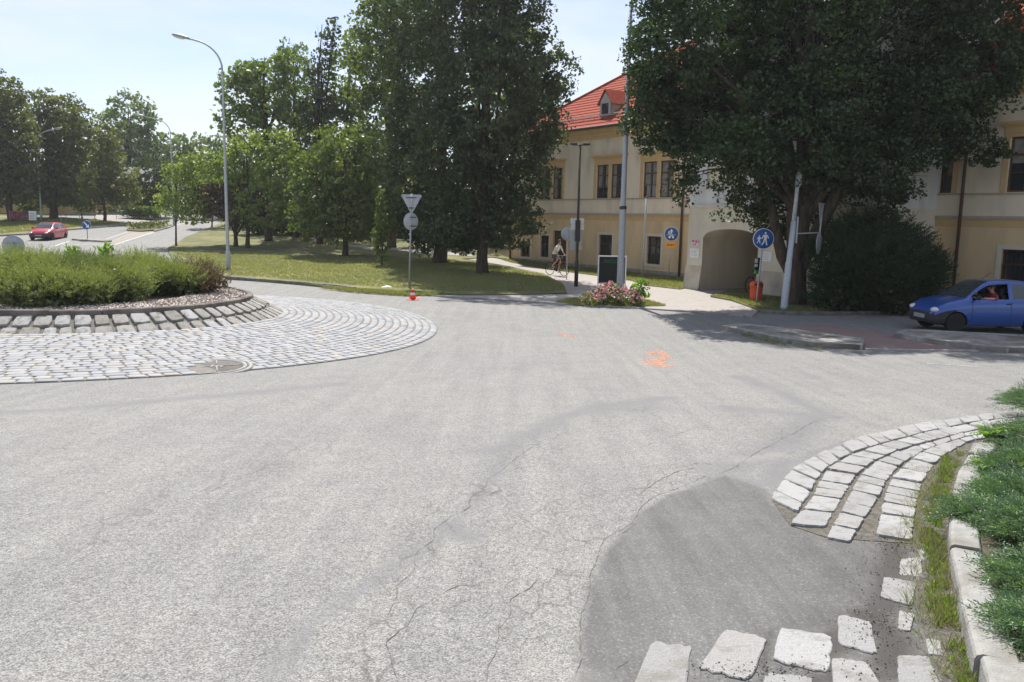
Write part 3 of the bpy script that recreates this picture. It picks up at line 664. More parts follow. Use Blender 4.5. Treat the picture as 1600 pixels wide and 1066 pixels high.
tag(mb.build('granite_setts', M['granite']), kind='structure')
M['strip_bed'] = mat('strip_bed', (.09, .082, .07), (.17, .155, .13), 25, 1, .8, 90)
sheet('sett_bed', pts([(1206, 783), (1240, 735), (1290, 707), (1394, 674), (1565, 649), (1900, 632), (1900, 664), (1590, 683), (1520, 692), (1500, 740), (1485, 810), (1495, 905), (1540, 1075), (1585, 1250), (1500, 1250), (1470, 1060), (1440, 980), (1430, 900), (1425, 850), (1350, 845), (1290, 840), (1235, 822)]), .004, M['strip_bed'])
# loose tar crumbs and grit
n = 1500; T = []
for u, v, su, sv, k in ((1395, 850, 22, 22, 200), (1375, 985, 30, 20, 260), (1300, 1045, 70, 12, 120), (1180, 1050, 50, 8, 200), (1430, 700, 50, 10, 150), (1390, 900, 50, 45, 250)):
    for _ in range(k): p = P(u+rnd.gauss(0, su), v+rnd.gauss(0, sv)); T.append((p.x, p.y, G(p.y)+.006+rnd.random()*.008))
M['grit'] = island_mat('grit', [(.03, .028, .025), (.06, .05, .045), (.2, .18, .15), (.04, .035, .03)], .9, 0, spk=0)
tag(np_mesh('grit', leaf_quads(np.array(T), .0075, 1.3, up=1.5, jit=.6), 4, M['grit']), 'loose dark crumbs of asphalt and grit between the granite setts', 'grit', kind='stuff')

# --- kerb blocks of the juniper bed: displaced concrete blocks
kp = [(1650, 668), (1580, 676), (1540, 684), (1514, 702), (1498, 728), (1487, 765), (1481, 810), (1486, 857), (1499, 915), (1517, 985), (1540, 1066), (1570, 1180)]
KH = .13
kq = resample([P(u, v, KH) for u, v in kp], .85); mb = MB()
BEDP = []
for i in range(len(kq)-1):
    a, b = kq[i].copy(), kq[i+1].copy(); t = (b-a).normalized(); nn_ = Vector((-t.y, t.x))
    if nn_.x < 0: nn_ = -nn_
    a += t*.006; b -= t*.006; j = rnd.uniform(-.010, .010); j2 = j+rnd.uniform(-.010, .010); jh = rnd.uniform(-.012, .012); wd = .17
    prof = [(0, -.06), (.004, KH-.025), (.012, KH-.008), (.03, KH), (wd-.012, KH), (wd, KH-.012), (wd, -.06)]; vs = []
    for f in (0, .25, .5, .75, 1):
        p = a.lerp(b, f)
        for o_, h in prof: e = rnd.uniform(-.002, .002); vs.append((p.x+nn_.x*(o_+e+j+(j2-j)*f), p.y+nn_.y*(o_+e+j+(j2-j)*f), G(p.y)+h+jh+e))
    m = 7; fs = [tuple(range(m)), tuple(range(4*m, 5*m))[::-1]]
    for s_ in range(4): fs += [(s_*m+q, s_*m+(q+1) % m, (s_+1)*m+(q+1) % m, (s_+1)*m+q) for q in range(m)]
    mb.add(vs, fs); BEDP.append(a+nn_*wd*.7)
tag(mb.build('bed_kerb', M['kerb_stone']), kind='structure')
bedpoly = [(p.x, p.y) for p in BEDP]+[(3.3, -1), (14, -1), (14, 9.5)]
sheet('planting_bed_soil', bedpoly, .09, M['soil'], skirt=.2)

# --- park lawn with its kerb
P3 = lambda l: [tuple(P(u, v)[:2]) for u, v in l]
lawn_front = [(-33.5, 95.0)]+P3([(345, 350), (290, 372), (262, 389)])+[(-21.5, 52.0), (-17.5, 43.0)]+P3([(362, 437), (460, 445), (560, 455), (640, 460), (720, 463), (800, 463), (886, 461)])
lawn = lawn_front+P3([(880, 448), (850, 430), (797, 419), (740, 409), (690, 403)])+[(-7, 70), (-10, 95), (-16, 107), (-32, 107)]
sheet('park_lawn', lawn, .09, M['grass'], skirt=.15)
kerb('lawn_kerb', P3([(352, 437), (400, 440), (460, 445), (520, 450), (552, 454)]), .16, .13, 1.0, M['kerb_dark'], side=1, jit=.01)
kerb('path_kerb', P3([(655, 462), (720, 466), (800, 471), (886, 477), (1000, 483), (1100, 490), (1160, 496)]), .22, .045, .5, M['kerb_stone'], side=1, jit=.006)
# pavement in front and path to the building
pav = P3([(655, 461), (720, 465), (800, 470), (886, 476), (1000, 482), (1100, 489), (1175, 496), (1185, 487), (1140, 470), (1108, 463)])+[(12.0, 38.5), (10.2, 40.6)]+P3([(1062, 452), (1010, 446), (985, 438), (930, 430), (870, 421), (797, 408), (740, 399), (690, 393)])+P3([(690, 401), (740, 407), (797, 417), (850, 429), (880, 447), (886, 460), (800, 462), (720, 462)])
M['brickpave'] = mat('brick_paving', (.40, .355, .32), (.33, .30, .275), 4, .9, .3, 30)
def brick_node(m, sc, c1, c2, mort):
    n = m.node_tree; b = n.nodes['Principled BSDF']; t = n.nodes.new('ShaderNodeTexCoord'); br = n.nodes.new('ShaderNodeTexBrick')
    br.inputs['Scale'].default_value = sc; br.inputs['Color1'].default_value = (*c1, 1); br.inputs['Color2'].default_value = (*c2, 1); br.inputs['Mortar'].default_value = (*mort, 1); br.inputs['Mortar Size'].default_value = .02
    mp_ = n.nodes.new('ShaderNodeMapping'); mp_.inputs['Rotation'].default_value = (0, 0, .55); n.links.new(t.outputs['Object'], mp_.inputs[0]); n.links.new(mp_.outputs[0], br.inputs['Vector'])
    n.links.new(br.outputs[0], b.inputs['Base Color'])
brick_node(M['brickpave'], 2.2, (.41, .365, .33), (.34, .315, .295), (.24, .22, .2))
sheet('pavement', pav, .035, M['brickpave'], skirt=.1)
# verge under the facade and right of the gate
vg = [(-1.0, 56.0)]+P3([(797, 411), (870, 424), (930, 432), (985, 440), (1010, 448), (1062, 454)])+[(10.2, 40.4), (9.2, 41.2)]
sheet('facade_verge', vg, .07, M['grass'], skirt=.1)
vr = P3([(1110, 466), (1142, 472), (1187, 488), (1260, 492), (1400, 489), (1600, 494), (1800, 500)])+[(26, 30), (19, 27.5), (12, 38), (9.0, 34.5)]
sheet('tree_verge', vr, .09, M['grass'], skirt=.15)
kerb('verge_kerb', P3([(1188, 490), (1260, 494), (1400, 491), (1600, 496), (1800, 502)]), .15, .11, 1.0, M['kerb_dark'], side=1)
ri = P3([(868, 474), (900, 478), (1000, 481), (1040, 480), (1010, 472), (940, 469), (890, 470)])
sheet('rose_bed', ri, .055, M['grass'], skirt=.05)

# --- splitter islands on the right
M['islandtop'] = mat('island_top', (.36, .34, .31), (.25, .235, .21), 4, .95, .5, 50, c3=(.14, .12, .09), c3scale=1.4)
def island(front, back, name='traffic_island', h=.13):
    poly = P3(front)+P3(back); sheet(name, poly, h-.012, M['islandtop'], skirt=.2)
    kerb(name+'_kerb', P3(front), .18, h, 1.0, M['concrete'], side=1, jit=.006)
    kerb(name+'_kerb', P3(back)+P3(front[:1]), .18, h, 1.0, M['concrete'], side=1, jit=.006)
island([(1127, 516), (1165, 524), (1205, 533), (1270, 543), (1348, 547)], [(1350, 537), (1260, 524), (1185, 515), (1150, 512)])
island([(1397, 528), (1450, 537), (1540, 550), (1600, 552), (1780, 556)], [(1790, 540), (1620, 533), (1480, 524), (1410, 521)])
M['redpave'] = mat('red_paving', (.30, .2, .175), (.24, .18, .16), 3, .9, .3, 40)
sheet('crossing_paving', P3([(1352, 543), (1262, 523), (1190, 512), (1290, 508), (1395, 524), (1535, 548), (1400, 548)]), .006, M['redpave'])
kerb('crossing_edge', P3([(1352, 547), (1440, 549), (1530, 550)]), .12, .03, 1.0, M['concrete'], side=1)
# --- far road furniture on the ground: left verge, median, markings
sheet('left_verge', [(-110, 52)]+P3([(-200, 379), (0, 368.5), (45, 366.5), (93, 361), (127, 358), (197, 352.5)])+P3([(190, 349), (150, 349), (140, 344)])+[(-56, 96), (-60, 108), (-150, 108)], .09, M['grass'], skirt=.15)
kerb('left_kerb', P3([(-200, 380), (0, 369.5), (45, 367.2), (93, 361.6), (127, 358.6), (197, 353)]), .15, .14, 1.0, M['kerb_stone'], side=1)
sheet('left_path', P3([(-150, 372), (0, 364), (50, 362), (100, 356), (100, 354), (40, 357), (0, 359), (-150, 365)]), .10, M['pave'])
sheet('side_street', P3([(150, 347), (205, 350), (240, 343), (215, 336), (150, 334.5)])+[], .1, M['pave'])
sheet('left_walk', P3([(140, 347), (182, 351), (210, 351), (235, 347), (215, 345), (160, 344)]), .11, M['pave'])
sheet('median_island', P3([(112, 375.5), (130, 377), (165, 379), (175, 378), (165, 375.5), (135, 374)]), .12, M['islandtop'], skirt=.2)
sheet('bed_island', P3([(198, 361), (220, 362.5), (240, 361), (262, 355.5), (268, 353), (262, 351), (200, 352)]), .12, M['grass'], skirt=.2)
sheet('far_kerb_island', P3([(240, 361.5), (262, 356), (269, 353.2), (271, 354), (263, 357), (242, 362.5)]), .11, M['kerb_stone'], skirt=.2)
M['roadwhite'] = mat('road_white', (.52, .515, .50), (.36, .355, .35), 5, .8)
def line(pxs, w, off=.006):
    q = [Vector(p) for p in P3(pxs)]; L_, R__ = [], []
    for i, p in enumerate(q):
        t = (q[min(i+1, len(q)-1)]-q[max(0, i-1)]).normalized(); n_ = Vector((-t.y, t.x)); L_.append(tuple(p+n_*w/2)); R__.append(tuple(p-n_*w/2))
    sheet('road_marking', L_+R__[::-1], off, M['roadwhite'])
line([(84, 385), (108, 377)], .2); line([(100, 381.8), (178, 382.5)], .2); line([(178, 382.5), (205, 374), (240, 363)], .22)
line([(270, 353), (300, 346), (320, 342)], .2); line([(165, 374), (200, 362.5)], .15)
line([(1448, 568), (1530, 574)], .06)
M['tanpave'] = mat('tan_paving', (.33, .28, .23), (.28, .25, .215), 2, .9)
sheet('median_paving', P3([(172, 377), (176, 381), (205, 372.5), (238, 363), (205, 363)]), .004, M['tanpave'])
# park path
sheet('park_path', P3([(540, 384), (600, 388), (700, 396), (740, 400), (740, 403), (690, 400), (600, 391), (540, 387)]), .10, M['path'])
sheet('park_lawn', [(-9, 72), (-4.5, 53.5), (-1.5, 56.8), (10, 44), (40, 60), (95, 75), (95, 107), (-15, 107)], .085, M['grass'], skirt=.1)
sheet('tree_verge', [(12, 38), (19, 27.6), (26, 30.1), (60, 33), (95, 74), (40, 59), (10.2, 44)], .088, M['grass'], skirt=.1)
# ================================================================== BUILDINGS
FA = Vector((-0.23, 55.21, 0)); FD = Vector((.5543, -.8323, 0)); FN = Vector((-.8323, -.5543, 0))
def frame(A, D, N):
    return lambda p: Vector((A.x+D.x*p[0]+N.x*p[1], A.y+D.y*p[0]+N.y*p[1], p[2]))
FB = frame(FA, FD, FN)           # (s along the facade, o outward, z)
def wall_material(name, c1, c2, stain=(.3, .27, .22)):
    m = mat(name, c1, c2, 1.2, .95, .25, 120, c3=tuple(.80*a for a in c2), c3scale=1.1, detail=7, stretch=(1, 1, .35)); return m
M['wall_up'] = wall_material('plaster_beige', (.84, .725, .565), (.80, .69, .535))
M['wall_low'] = wall_material('plaster_ochre', (.74, .555, .33), (.70, .52, .31))
M['band'] = mat('cornice_ochre', (.66, .45, .22), (.6, .41, .2), 3, .9)
M['string'] = mat('string_course', (.46, .40, .31), (.40, .35, .27), 5, .9)
M['cream'] = mat('cream_surround', (.68, .62, .50), (.62, .56, .45), 5, .9)
M['plinth'] = mat('plinth_grey', (.36, .34, .31), (.26, .245, .22), 2.5, .95, .4, 50)
M['tower_white'] = wall_material('plaster_white', (.74, .73, .70), (.68, .67, .64))
M['tower_beige'] = wall_material('plaster_sand', (.72, .65, .52), (.67, .60, .475))
M['curtain'] = mat('curtain_cloth', (.30, .28, .25), (.2, .185, .165), 6, .9)
M['brownframe'] = mat('brown_window_frame', (.13, .065, .03), (.09, .045, .02), 20, .6)
def roof_material(name, c1, c2, rowdir):
    m, n, b, l = nodes_mat(name); b.inputs['Roughness'].default_value = .9; b.inputs['Specular IOR Level'].default_value = .12
    t = n.nodes.new('ShaderNodeTexCoord'); nn = n.nodes.new('ShaderNodeTexNoise'); nn.inputs['Scale'].default_value = 6; nn.inputs['Detail'].default_value = 6; l(t.outputs['Object'], nn.inputs['Vector'])
    r = n.nodes.new('ShaderNodeValToRGB'); r.color_ramp.elements[0].position = .3; r.color_ramp.elements[1].position = .7; r.color_ramp.elements[0].color = (*c1, 1); r.color_ramp.elements[1].color = (*c2, 1)
    l(nn.outputs['Fac'], r.inputs[0]); l(r.outputs[0], b.inputs['Base Color']); return m
M['rooftile'] = roof_material('red_clay_tiles', (.38, .085, .05), (.27, .055, .034), 0)
def wallgrid(mb, T, s0, s1, z0, z1, holes, o=0, reveal=.22):
    xs = sorted({s0, s1, *[h[0] for h in holes], *[h[1] for h in holes]}); zs = sorted({z0, z1, *[h[2] for h in holes], *[h[3] for h in holes]})
    xs = [x for x in xs if s0 <= x <= s1]; zs = [z for z in zs if z0 <= z <= z1]
    for a, b in zip(xs, xs[1:]):
        for c, d in zip(zs, zs[1:]):
            m_, k = (a+b)/2, (c+d)/2
            if any(h[0] < m_ < h[1] and h[2] < k < h[3] for h in holes): continue
            mb.add([T((a, o, c)), T((b, o, c)), T((b, o, d)), T((a, o, d))], [(0, 1, 2, 3)])
    for h in holes:
        if h[2] < z0-1e-6 or h[3] > z1+1e-6 or h[0] < s0 or h[1] > s1: continue
        a, b, c, d = h[:4]; e = o-reveal
        for q in ([(a, o, c), (a, e, c), (a, e, d), (a, o, d)], [(b, o, c), (b, o, d), (b, e, d), (b, e, c)], [(a, o, c), (b, o, c), (b, e, c), (a, e, c)], [(a, o, d), (a, e, d), (b, e, d), (b, o, d)]):
            mb.add([T(p) for p in q], [(0, 1, 2, 3)])
def bldpart(mb, name, material, root, bevel=0): return par(mb.build(name, material), root)
def tbox(mb, T, s0, s1, o0, o1, z0, z1): return mb.box(s0, s1, o0, o1, z0, z1, T=T)
def tiled(mb, T, quad, rows, thick=.045):
    """roof plane from eaves edge (a,b) to ridge edge (d,c) as overlapping tile courses"""
    a, b, c, d = [Vector(q) for q in quad]; nrm = (b-a).cross(d-a).normalized()
    if nrm.z < 0: nrm = -nrm
    for i in range(rows):
        f0, f1 = i/rows, min(1, (i+1.12)/rows); p = [a.lerp(d, f0)+nrm*thick, b.lerp(c, f0)+nrm*thick, b.lerp(c, f1)+nrm*.012, a.lerp(d, f1)+nrm*.012, a.lerp(d, f0), b.lerp(c, f0)]
        mb.add([T(x) for x in p], [(0, 1, 2, 3), (4, 5, 1, 0)])
def window(root, T, s0, s1, z0, z1, kind, o=-.12):
    """window part with pane and bars as sub-parts"""
    w = s1-s0; f = MB(); fr = .06
    tbox(f, T, s0, s0+fr, o-.05, o+.03, z0, z1); tbox(f, T, s1-fr, s1, o-.05, o+.03, z0, z1); tbox(f, T, s0+fr, s1-fr, o-.05, o+.028, z0, z0+fr); tbox(f, T, s0+fr, s1-fr, o-.05, o+.028, z1-fr, z1)
    tr = z0+(z1-z0)*.68
    tbox(f, T, s0+fr, s1-fr, o-.04, o+.024, tr-.035, tr+.035); tbox(f, T, (s0+s1)/2-.03, (s0+s1)/2+.03, o-.04, o+.020, z0+fr, z1-fr)
    if kind == 'up':
        zz = z0+(z1-z0)*.36; tbox(f, T, s0+fr, s1-fr, o-.03, o+.012, zz-.015, zz+.015)
    wd = par(f.build('window', M['brownframe']), root)
    g = MB(); g.add([T((s0+.01, o-.02, z0+.01)), T((s1-.01, o-.02, z0+.01)), T((s1-.01, o-.02, z1-.01)), T((s0+.01, o-.02, z1-.01))], [(0, 1, 2, 3)])
    gg = g.build('pane', M['glass']); gg.parent = wd
    if kind == 'low':
        b = MB(); k = max(3, int(w/.16))
        for i in range(1, k): x = s0+w*i/k; b.tube([T((x, o+.10, z0+.03)), T((x, o+.10, z1-.03))], .011, 6)
        for z in (z0+.12, (z0*2+z1)/3, (z0+z1*2)/3, z1-.12): b.tube([T((s0+.01, o+.10, z)), T((s1-.01, o+.10, z))], .012, 6)
        bb = b.build('window_bars', M['darkmetal']); bb.parent = wd
    elif rnd.random() < .75:   # pale curtains just behind the glass line
        cz = z0+(z1-z0)*rnd.choice((.0, .3, .5)); cu = MB(); wl = rnd.uniform(.25, .42)*w
        for xa, xb in ((s0+fr, s0+fr+wl), (s1-fr-wl, s1-fr)):
            n_ = 7
            for q in range(n_): x0_ = xa+(xb-xa)*q/n_; x1_ = xa+(xb-xa)*(q+1)/n_; cu.add([T((x0_, o-.018+.004*(q % 2), cz+.05)), T((x1_, o-.018+.004*((q+1) % 2), cz+.05)), T((x1_, o-.018+.004*((q+1) % 2), z1-fr)), T((x0_, o-.018+.004*(q % 2), z1-fr))], [(0, 1, 2, 3)])
        cc = cu.build('curtain', M['curtain']); cc.parent = wd
    return wd
ZS, ZB, ZT, ZE = 1.97, 2.83, 4.72, 6.75
gateS = 15.6
# ---- main building
main = thing('ochre_building', 'long two storey building in beige and ochre plaster with a red tiled hip roof', 'building', tuple(FB((0, 0, -1.25))))
pairs = [(3.3, 5.6), (8.75, 11.1), (12.65, 15.0), (18.2, 20.5), (22.1, 24.4), (27.45, 29.3), (31.2, 33.6), (35.4, 37.7)]
lows = [(1.25, 2.3, -.8, .2), (3.45, 4.35, -.72, .62), (9.2, 10.35, -.8, .82), (13.2, 14.25, -.62, .84), (22.4, 23.6, -.75, .86), (27.0, 28.2, -.75, .86), (31.3, 33.1, -.75, .88), (35.5, 37.2, -.75, .88)]
door = (4.75, 6.1, -1.1, .95)
SL = 42.0
mb = MB(); up_h = []
for a, b in pairs:
    m_ = (a+b)/2; up_h += [(a, m_-.09, ZB+.02, ZT), (m_+.09, b, ZB+.02, ZT)]
wallgrid(mb, FB, 0, SL, ZS, ZE, up_h)
mb.add([FB((0, 0, ZS)), FB((0, -15, ZS)), FB((0, -15, ZE)), FB((0, 0, ZE))], [(0, 1, 2, 3)]); mb.add([FB((SL, 0, ZS)), FB((SL, -15, ZS)), FB((SL, -15, ZE)), FB((SL, 0, ZE))], [(0, 1, 2, 3)])
mb.add([FB((0, -15, -1.3)), FB((SL, -15, -1.3)), FB((SL, -15, ZE)), FB((0, -15, ZE))], [(0, 1, 2, 3)])
bldpart(mb, 'upper_wall', M['wall_up'], main)
mb = MB(); wallgrid(mb, FB, 0, SL, -.95, ZS, lows+[(door[0], door[1], -.95, door[3])])
mb.add([FB((0, 0, -1.3)), FB((0, -15, -1.3)), FB((0, -15, ZS)), FB((0, 0, ZS))], [(0, 1, 2, 3)])
bldpart(mb, 'lower_wall', M['wall_low'], main)
mb = MB(); tbox(mb, FB, .0, door[0], -.1, .05, -1.4, -.952); tbox(mb, FB, door[1], SL, -.1, .05, -1.4, -.952); tbox(mb, FB, door[0], door[1], -.3, .02, -1.4, -1.1); bldpart(mb, 'plinth', M['plinth'], main)
mb = MB(); tbox(mb, FB, -.04, SL, -.02, .06, ZS-.06, ZS+.05); tbox(mb, FB, -.04, SL, -.02, .045, ZB-.06, ZB); bldpart(mb, 'string_course', M['string'], main)
mb = MB(); tbox(mb, FB, -.02, SL, -.02, .012, ZS-.34, ZS-.06); tbox(mb, FB, -.05, SL, -.02, .06, 6.15, 6.3); tbox(mb, FB, -.08, SL, -.02, .12, 6.3, 6.5); tbox(mb, FB, -.2, SL, -.02, .26, 6.5, ZE+.02)
for a, b in pairs:      # window surrounds and hoods
    m_ = (a+b)/2
    tbox(mb, FB, a-.18, a, 0, .04, ZB+.002, ZT+.12); tbox(mb, FB, b, b+.18, 0, .04, ZB+.002, ZT+.12); tbox(mb, FB, m_-.088, m_+.088, -.15, .035, ZB+.002, ZT); tbox(mb, FB, a, b, 0, .038, ZT, ZT+.12)
    tbox(mb, FB, a-.2, b+.2, 0, .05, ZT+.122, ZT+.42); tbox(mb, FB, a-.34, b+.34, 0, .17, ZT+.422, ZT+.52); tbox(mb, FB, a-.28, b+.28, 0, .11, ZT+.36, ZT+.4215)
bldpart(mb, 'cornice', M['band'], main)
for a, b, c, d in lows:
    mb = MB(); tbox(mb, FB, a-.16, a, 0, .03, c-.13, d+.14); tbox(mb, FB, b, b+.16, 0, .03, c-.13, d+.14); tbox(mb, FB, a, b, 0, .028, d, d+.14); tbox(mb, FB, a, b, 0, .05, c-.13, c)
    bldpart(mb, 'window_surround', M['cream'], main)
for a, b in pairs:
    m_ = (a+b)/2; window(main, FB, a, m_-.09, ZB+.02, ZT, 'up'); window(main, FB, m_+.09, b, ZB+.02, ZT, 'up')
for a, b, c, d in lows: window(main, FB, a, b, c, d, 'low')
mb = MB(); tbox(mb, FB, door[0], door[1], -.2, -.14, -1.1, door[3]); tbox(mb, FB, door[0]+.1, door[0]+.6, -.14, -.12, -.9, .6); tbox(mb, FB, door[0]+.75, door[1]-.1, -.14, -.12, -.9, .6); bldpart(mb, 'door', M['wood'], main)
mb = MB(); sl = 7.5; ov = .35; rz = ZE+.05; rh = 5.6
e0, e1 = -ov, SL+ov
tiled(mb, FB, [(e0, ov, rz), (e1, ov, rz), (SL-sl, -sl, rz+rh), (sl, -sl, rz+rh)], 26); tiled(mb, FB, [(e0, -15-ov, rz), (e0, ov, rz), (sl, -sl, rz+rh), (sl, -sl, rz+rh)], 26)
tiled(mb, FB, [(e1, -15-ov, rz), (e0, -15-ov, rz), (sl, -sl, rz+rh), (SL-sl, -sl, rz+rh)], 26); tiled(mb, FB, [(e1, ov, rz), (e1, -15-ov, rz), (SL-sl, -sl, rz+rh), (SL-sl, -sl, rz+rh)], 26)
rf = bldpart(mb, 'roof', M['rooftile'], main)
def sub(mb, name, material, p): o = mb.build(name, material); o.parent = p; return o
mb = MB()   # ridge and hip caps, snow guard
mb.tube([FB((e0, ov, rz+.06)), FB((sl, -sl, rz+rh+.07))], .09, 8); mb.tube([FB((sl, -sl, rz+rh+.07)), FB((SL-sl, -sl, rz+rh+.07))], .1, 8); sub(mb, 'ridge_tiles', M['rooftile'], rf)
mb = MB(); sfz = lambda o: rz+(ov-o)/(sl+ov)*rh
mb.tube([FB((.8, -.35, sfz(-.35)+.16)), FB((SL-.8, -.35, sfz(-.35)+.16))], .022, 6); mb.tube([FB((.8, -.35, sfz(-.35)+.24)), FB((SL-.8, -.35, sfz(-.35)+.24))], .022, 6)
for k in range(40): s_ = 1+k; mb.tube([FB((s_, -.35, sfz(-.35))), FB((s_, -.35, sfz(-.35)+.25))], .015, 5)
sub(mb, 'snow_guard', M['steel'], rf)
for ds in (8.65, 24.0, 34.5):     # dormers
    zb = sfz(-.6)-.05; wd = .62; zt = zb+.95; f = MB()
    f.prism([(-.5, 0), (.5, 0), (.5, .85), (0, 1.45), (-.5, .85)], 0, .06); vv = f.v; T = lambda p: FB((ds+p[0], -.6+p[1], zb+p[2])); f.v = [tuple(T((x, -y, z))) for x, y, z in vv]
    f2 = MB(); f2.v = []; f2.add([T(p) for p in [(-.5, 0, 0), (-.5, 0, .85), (-.5, -1.6, .85), (-.5, -1.6, 0)]], [(0, 1, 2, 3)]); f2.add([T(p) for p in [(.5, 0, 0), (.5, 0, .85), (.5, -1.6, .85), (.5, -1.6, 0)]], [(0, 1, 2, 3)])
    f.add(f2.v, f2.f); dm = sub(f, 'dormer', M['plinth'], rf)
    f = MB(); tbox(f, T, -.62, -.5, -.3, .1, .72, .80)
    f.add([T(p) for p in [(-.66, .12, .70), (0, .12, 1.55), (0, -2.2, 1.55), (-.66, -1.4, .70)]], [(0, 1, 2, 3)]); f.add([T(p) for p in [(.66, .12, .70), (0, .12, 1.55), (0, -2.2, 1.55), (.66, -1.4, .70)]], [(0, 1, 2, 3)])
    sub(f, 'dormer_roof', M['rooftile'], rf)
    f = MB(); tbox(f, T, -.36, .36, .01, .05, .08, .82); tbox(f, T, -.44, .44, .015, .035, .02, .92); f.prism([(-.42, .9), (.42, .9), (0, 1.38)], .0, .03); k_ = f.v[-6:]; f.v[-6:] = [tuple(T((x, y+.02, z))) for x, y, z in k_]
    sub(f, 'dormer_front', M['tower_white'], rf)
    f = MB(); tbox(f, T, -.30, .30, .051, .06, .14, .76); sub(f, 'dormer_window', M['glass'], rf)
mb = MB(); mb.tube([FB((-.3, ov+.06, rz-.03)), FB((SL+.3, ov+.06, rz-.03))], .085, 8)
bldpart(mb, 'gutter', plain('gutter_brown', (.10, .06, .045), .5), main)
for s_ in (.12, 15.75, 29.76):
    mb = MB(); mb.tube([FB((s_, ov+.05, rz-.1)), FB((s_, .1, 6.1)), FB((s_, .1, -1.1))], .06, 8); bldpart(mb, 'drainpipe', mat('copper_pipe', (.13, .075, .055), (.09, .05, .04), 3, .6), main)
# chimney above the roof at the right
mb = MB(); tbox(mb, FB, 30.6, 31.7, -3.9, -3.1, 9, 12.2); tbox(mb, FB, 30.5, 31.8, -4.0, -3.0, 12.2, 12.4); sub(mb, 'chimney', M['tower_white'], rf)

# ---- gate tower
GA = Vector((7.43, 35.57, 0)); FG = frame(GA, FD, FN)
gate = thing('gate_tower', 'sand and white plastered gate tower with a low arched passage', 'tower', tuple(FG((0, 0, -1.25))))
def gs(u, v):
    d = ray(u, v); t = ((GA.x*FN.x+GA.y*FN.y))/(d.x*FN.x+d.y*FN.y); p = Vector((d.x*t, d.y*t)); return (p.x-GA.x)*FD.x+(p.y-GA.y)*FD.y, CAMH+d.z*t
GW = 8.2; a0 = gs(1097, 400)[0]; a1 = gs(1184, 400)[0]; azs = gs(1099, 371)[1]; azt = gs(1145, 358)[1]; GZ1 = gs(1080, 323)[1]; GZ2 = gs(1080, 294)[1]; GTOP = 15.5
print('gate', a0, a1, azs, azt, GZ1, GZ2)
ac, ar = (a0+a1)/2, (a1-a0)/2
def arch_z(s): return azs+(azt-azs)*math.sqrt(max(0, 1-((s-ac)/ar)**2))
mb = MB(); mb.add([FG((0, 0, -1.4)), FG((a0, 0, -1.4)), FG((a0, 0, GZ1)), FG((0, 0, GZ1))], [(0, 1, 2, 3)]); mb.add([FG((a1, 0, -1.4)), FG((GW, 0, -1.4)), FG((GW, 0, GZ1)), FG((a1, 0, GZ1))], [(0, 1, 2, 3)])
K = 20
for k in range(K):
    x0, x1 = a0+(a1-a0)*k/K, a0+(a1-a0)*(k+1)/K
    mb.add([FG((x0, 0, arch_z(x0))), FG((x1, 0, arch_z(x1))), FG((x1, 0, GZ1)), FG((x0, 0, GZ1))], [(0, 1, 2, 3)]); mb.add([FG((x0, 0, arch_z(x0))), FG((x1, 0, arch_z(x1))), FG((x1, -6, arch_z(x1))), FG((x0, -6, arch_z(x0)))], [(0, 1, 2, 3)])
for s_ in (a0, a1): mb.add([FG((s_, 0, -1.4)), FG((s_, -6, -1.4)), FG((s_, -6, azs)), FG((s_, 0, azs))], [(0, 1, 2, 3)])
mb.add([FG((a0-.2, -6, -1.4)), FG((a1+.2, -6, -1.4)), FG((a1+.2, -6, azt+.1)), FG((a0-.2, -6, azt+.1))], [(0, 1, 2, 3)])
for s_ in (0, GW): mb.add([FG((s_, 0, -1.4)), FG((s_, -8, -1.4)), FG((s_, -8, GZ1)), FG((s_, 0, GZ1))], [(0, 1, 2, 3)])
bldpart(mb, 'lower_wall', M['tower_beige'], gate)
mb = MB(); niches = [(a0+.05, a0+1.75, GZ2+.08, GZ2+1.55)]
tw = [(a0+.4, a0+1.5, GZ2+4.5, GZ2+6.2), (4.6, 5.7, GZ2+2.5, GZ2+4.2)]
wallgrid(mb, FG, 0, GW, GZ1, GTOP, niches+tw, reveal=.1)
for s_ in (0, GW): mb.add([FG((s_, 0, GZ1)), FG((s_, -8, GZ1)), FG((s_, -8, GTOP)), FG((s_, 0, GTOP))], [(0, 1, 2, 3)])
bldpart(mb, 'upper_wall', M['tower_white'], gate)
mb = MB(); n0 = niches[0]; tbox(mb, FG, n0[0], n0[1], -.12, -.08, n0[2], n0[3]); tbox(mb, FG, n0[0]+.5, n0[1]-.5, -.08, -.04, n0[2]+.15, n0[3]-.2)
T = lambda p: FG((n0[0]+.85+p[0], -.04+p[1], n0[2]+.7+p[2])); mb2 = MB(); mb2.ball((0, 0, 0), (.2, .05, .3), 12, 8); mb.add([T(p) for p in mb2.v], mb2.f, True); bldpart(mb, 'relief_niche', M['tower_beige'], gate)
for a, b, c, d in tw: window(gate, FG, a, b, c, d, 'up', o=-.06)
for q in ((-.06, GW+.06, -.02, .07, GZ1-.05, GZ1+.06), (-.05, GW+.06, -.02, .06, GZ2-.05, GZ2+.03), (-.25, GW+.25, -.1, .25, GTOP-.3, GTOP)):
    mb = MB(); tbox(mb, FG, *q); bldpart(mb, 'string_course', M['cream'], gate)
mb = MB(); zc = GTOP
mb.add([FG(p) for p in [(-.3, .3, zc), (GW+.3, .3, zc), (GW+.3, -8.3, zc), (-.3, -8.3, zc), (GW/2, -4, zc+5)]], [(0, 1, 4), (1, 2, 4), (2, 3, 4), (3, 0, 4)]); bldpart(mb, 'roof', M['rooftile'], gate)
M['worn'] = mat('stained_base', (.57, .51, .41), (.36, .3, .23), 1.6, .95, .5, 40, lo=.42, hi=.75)
mb = MB()   # flared worn base at the corner and along the foot
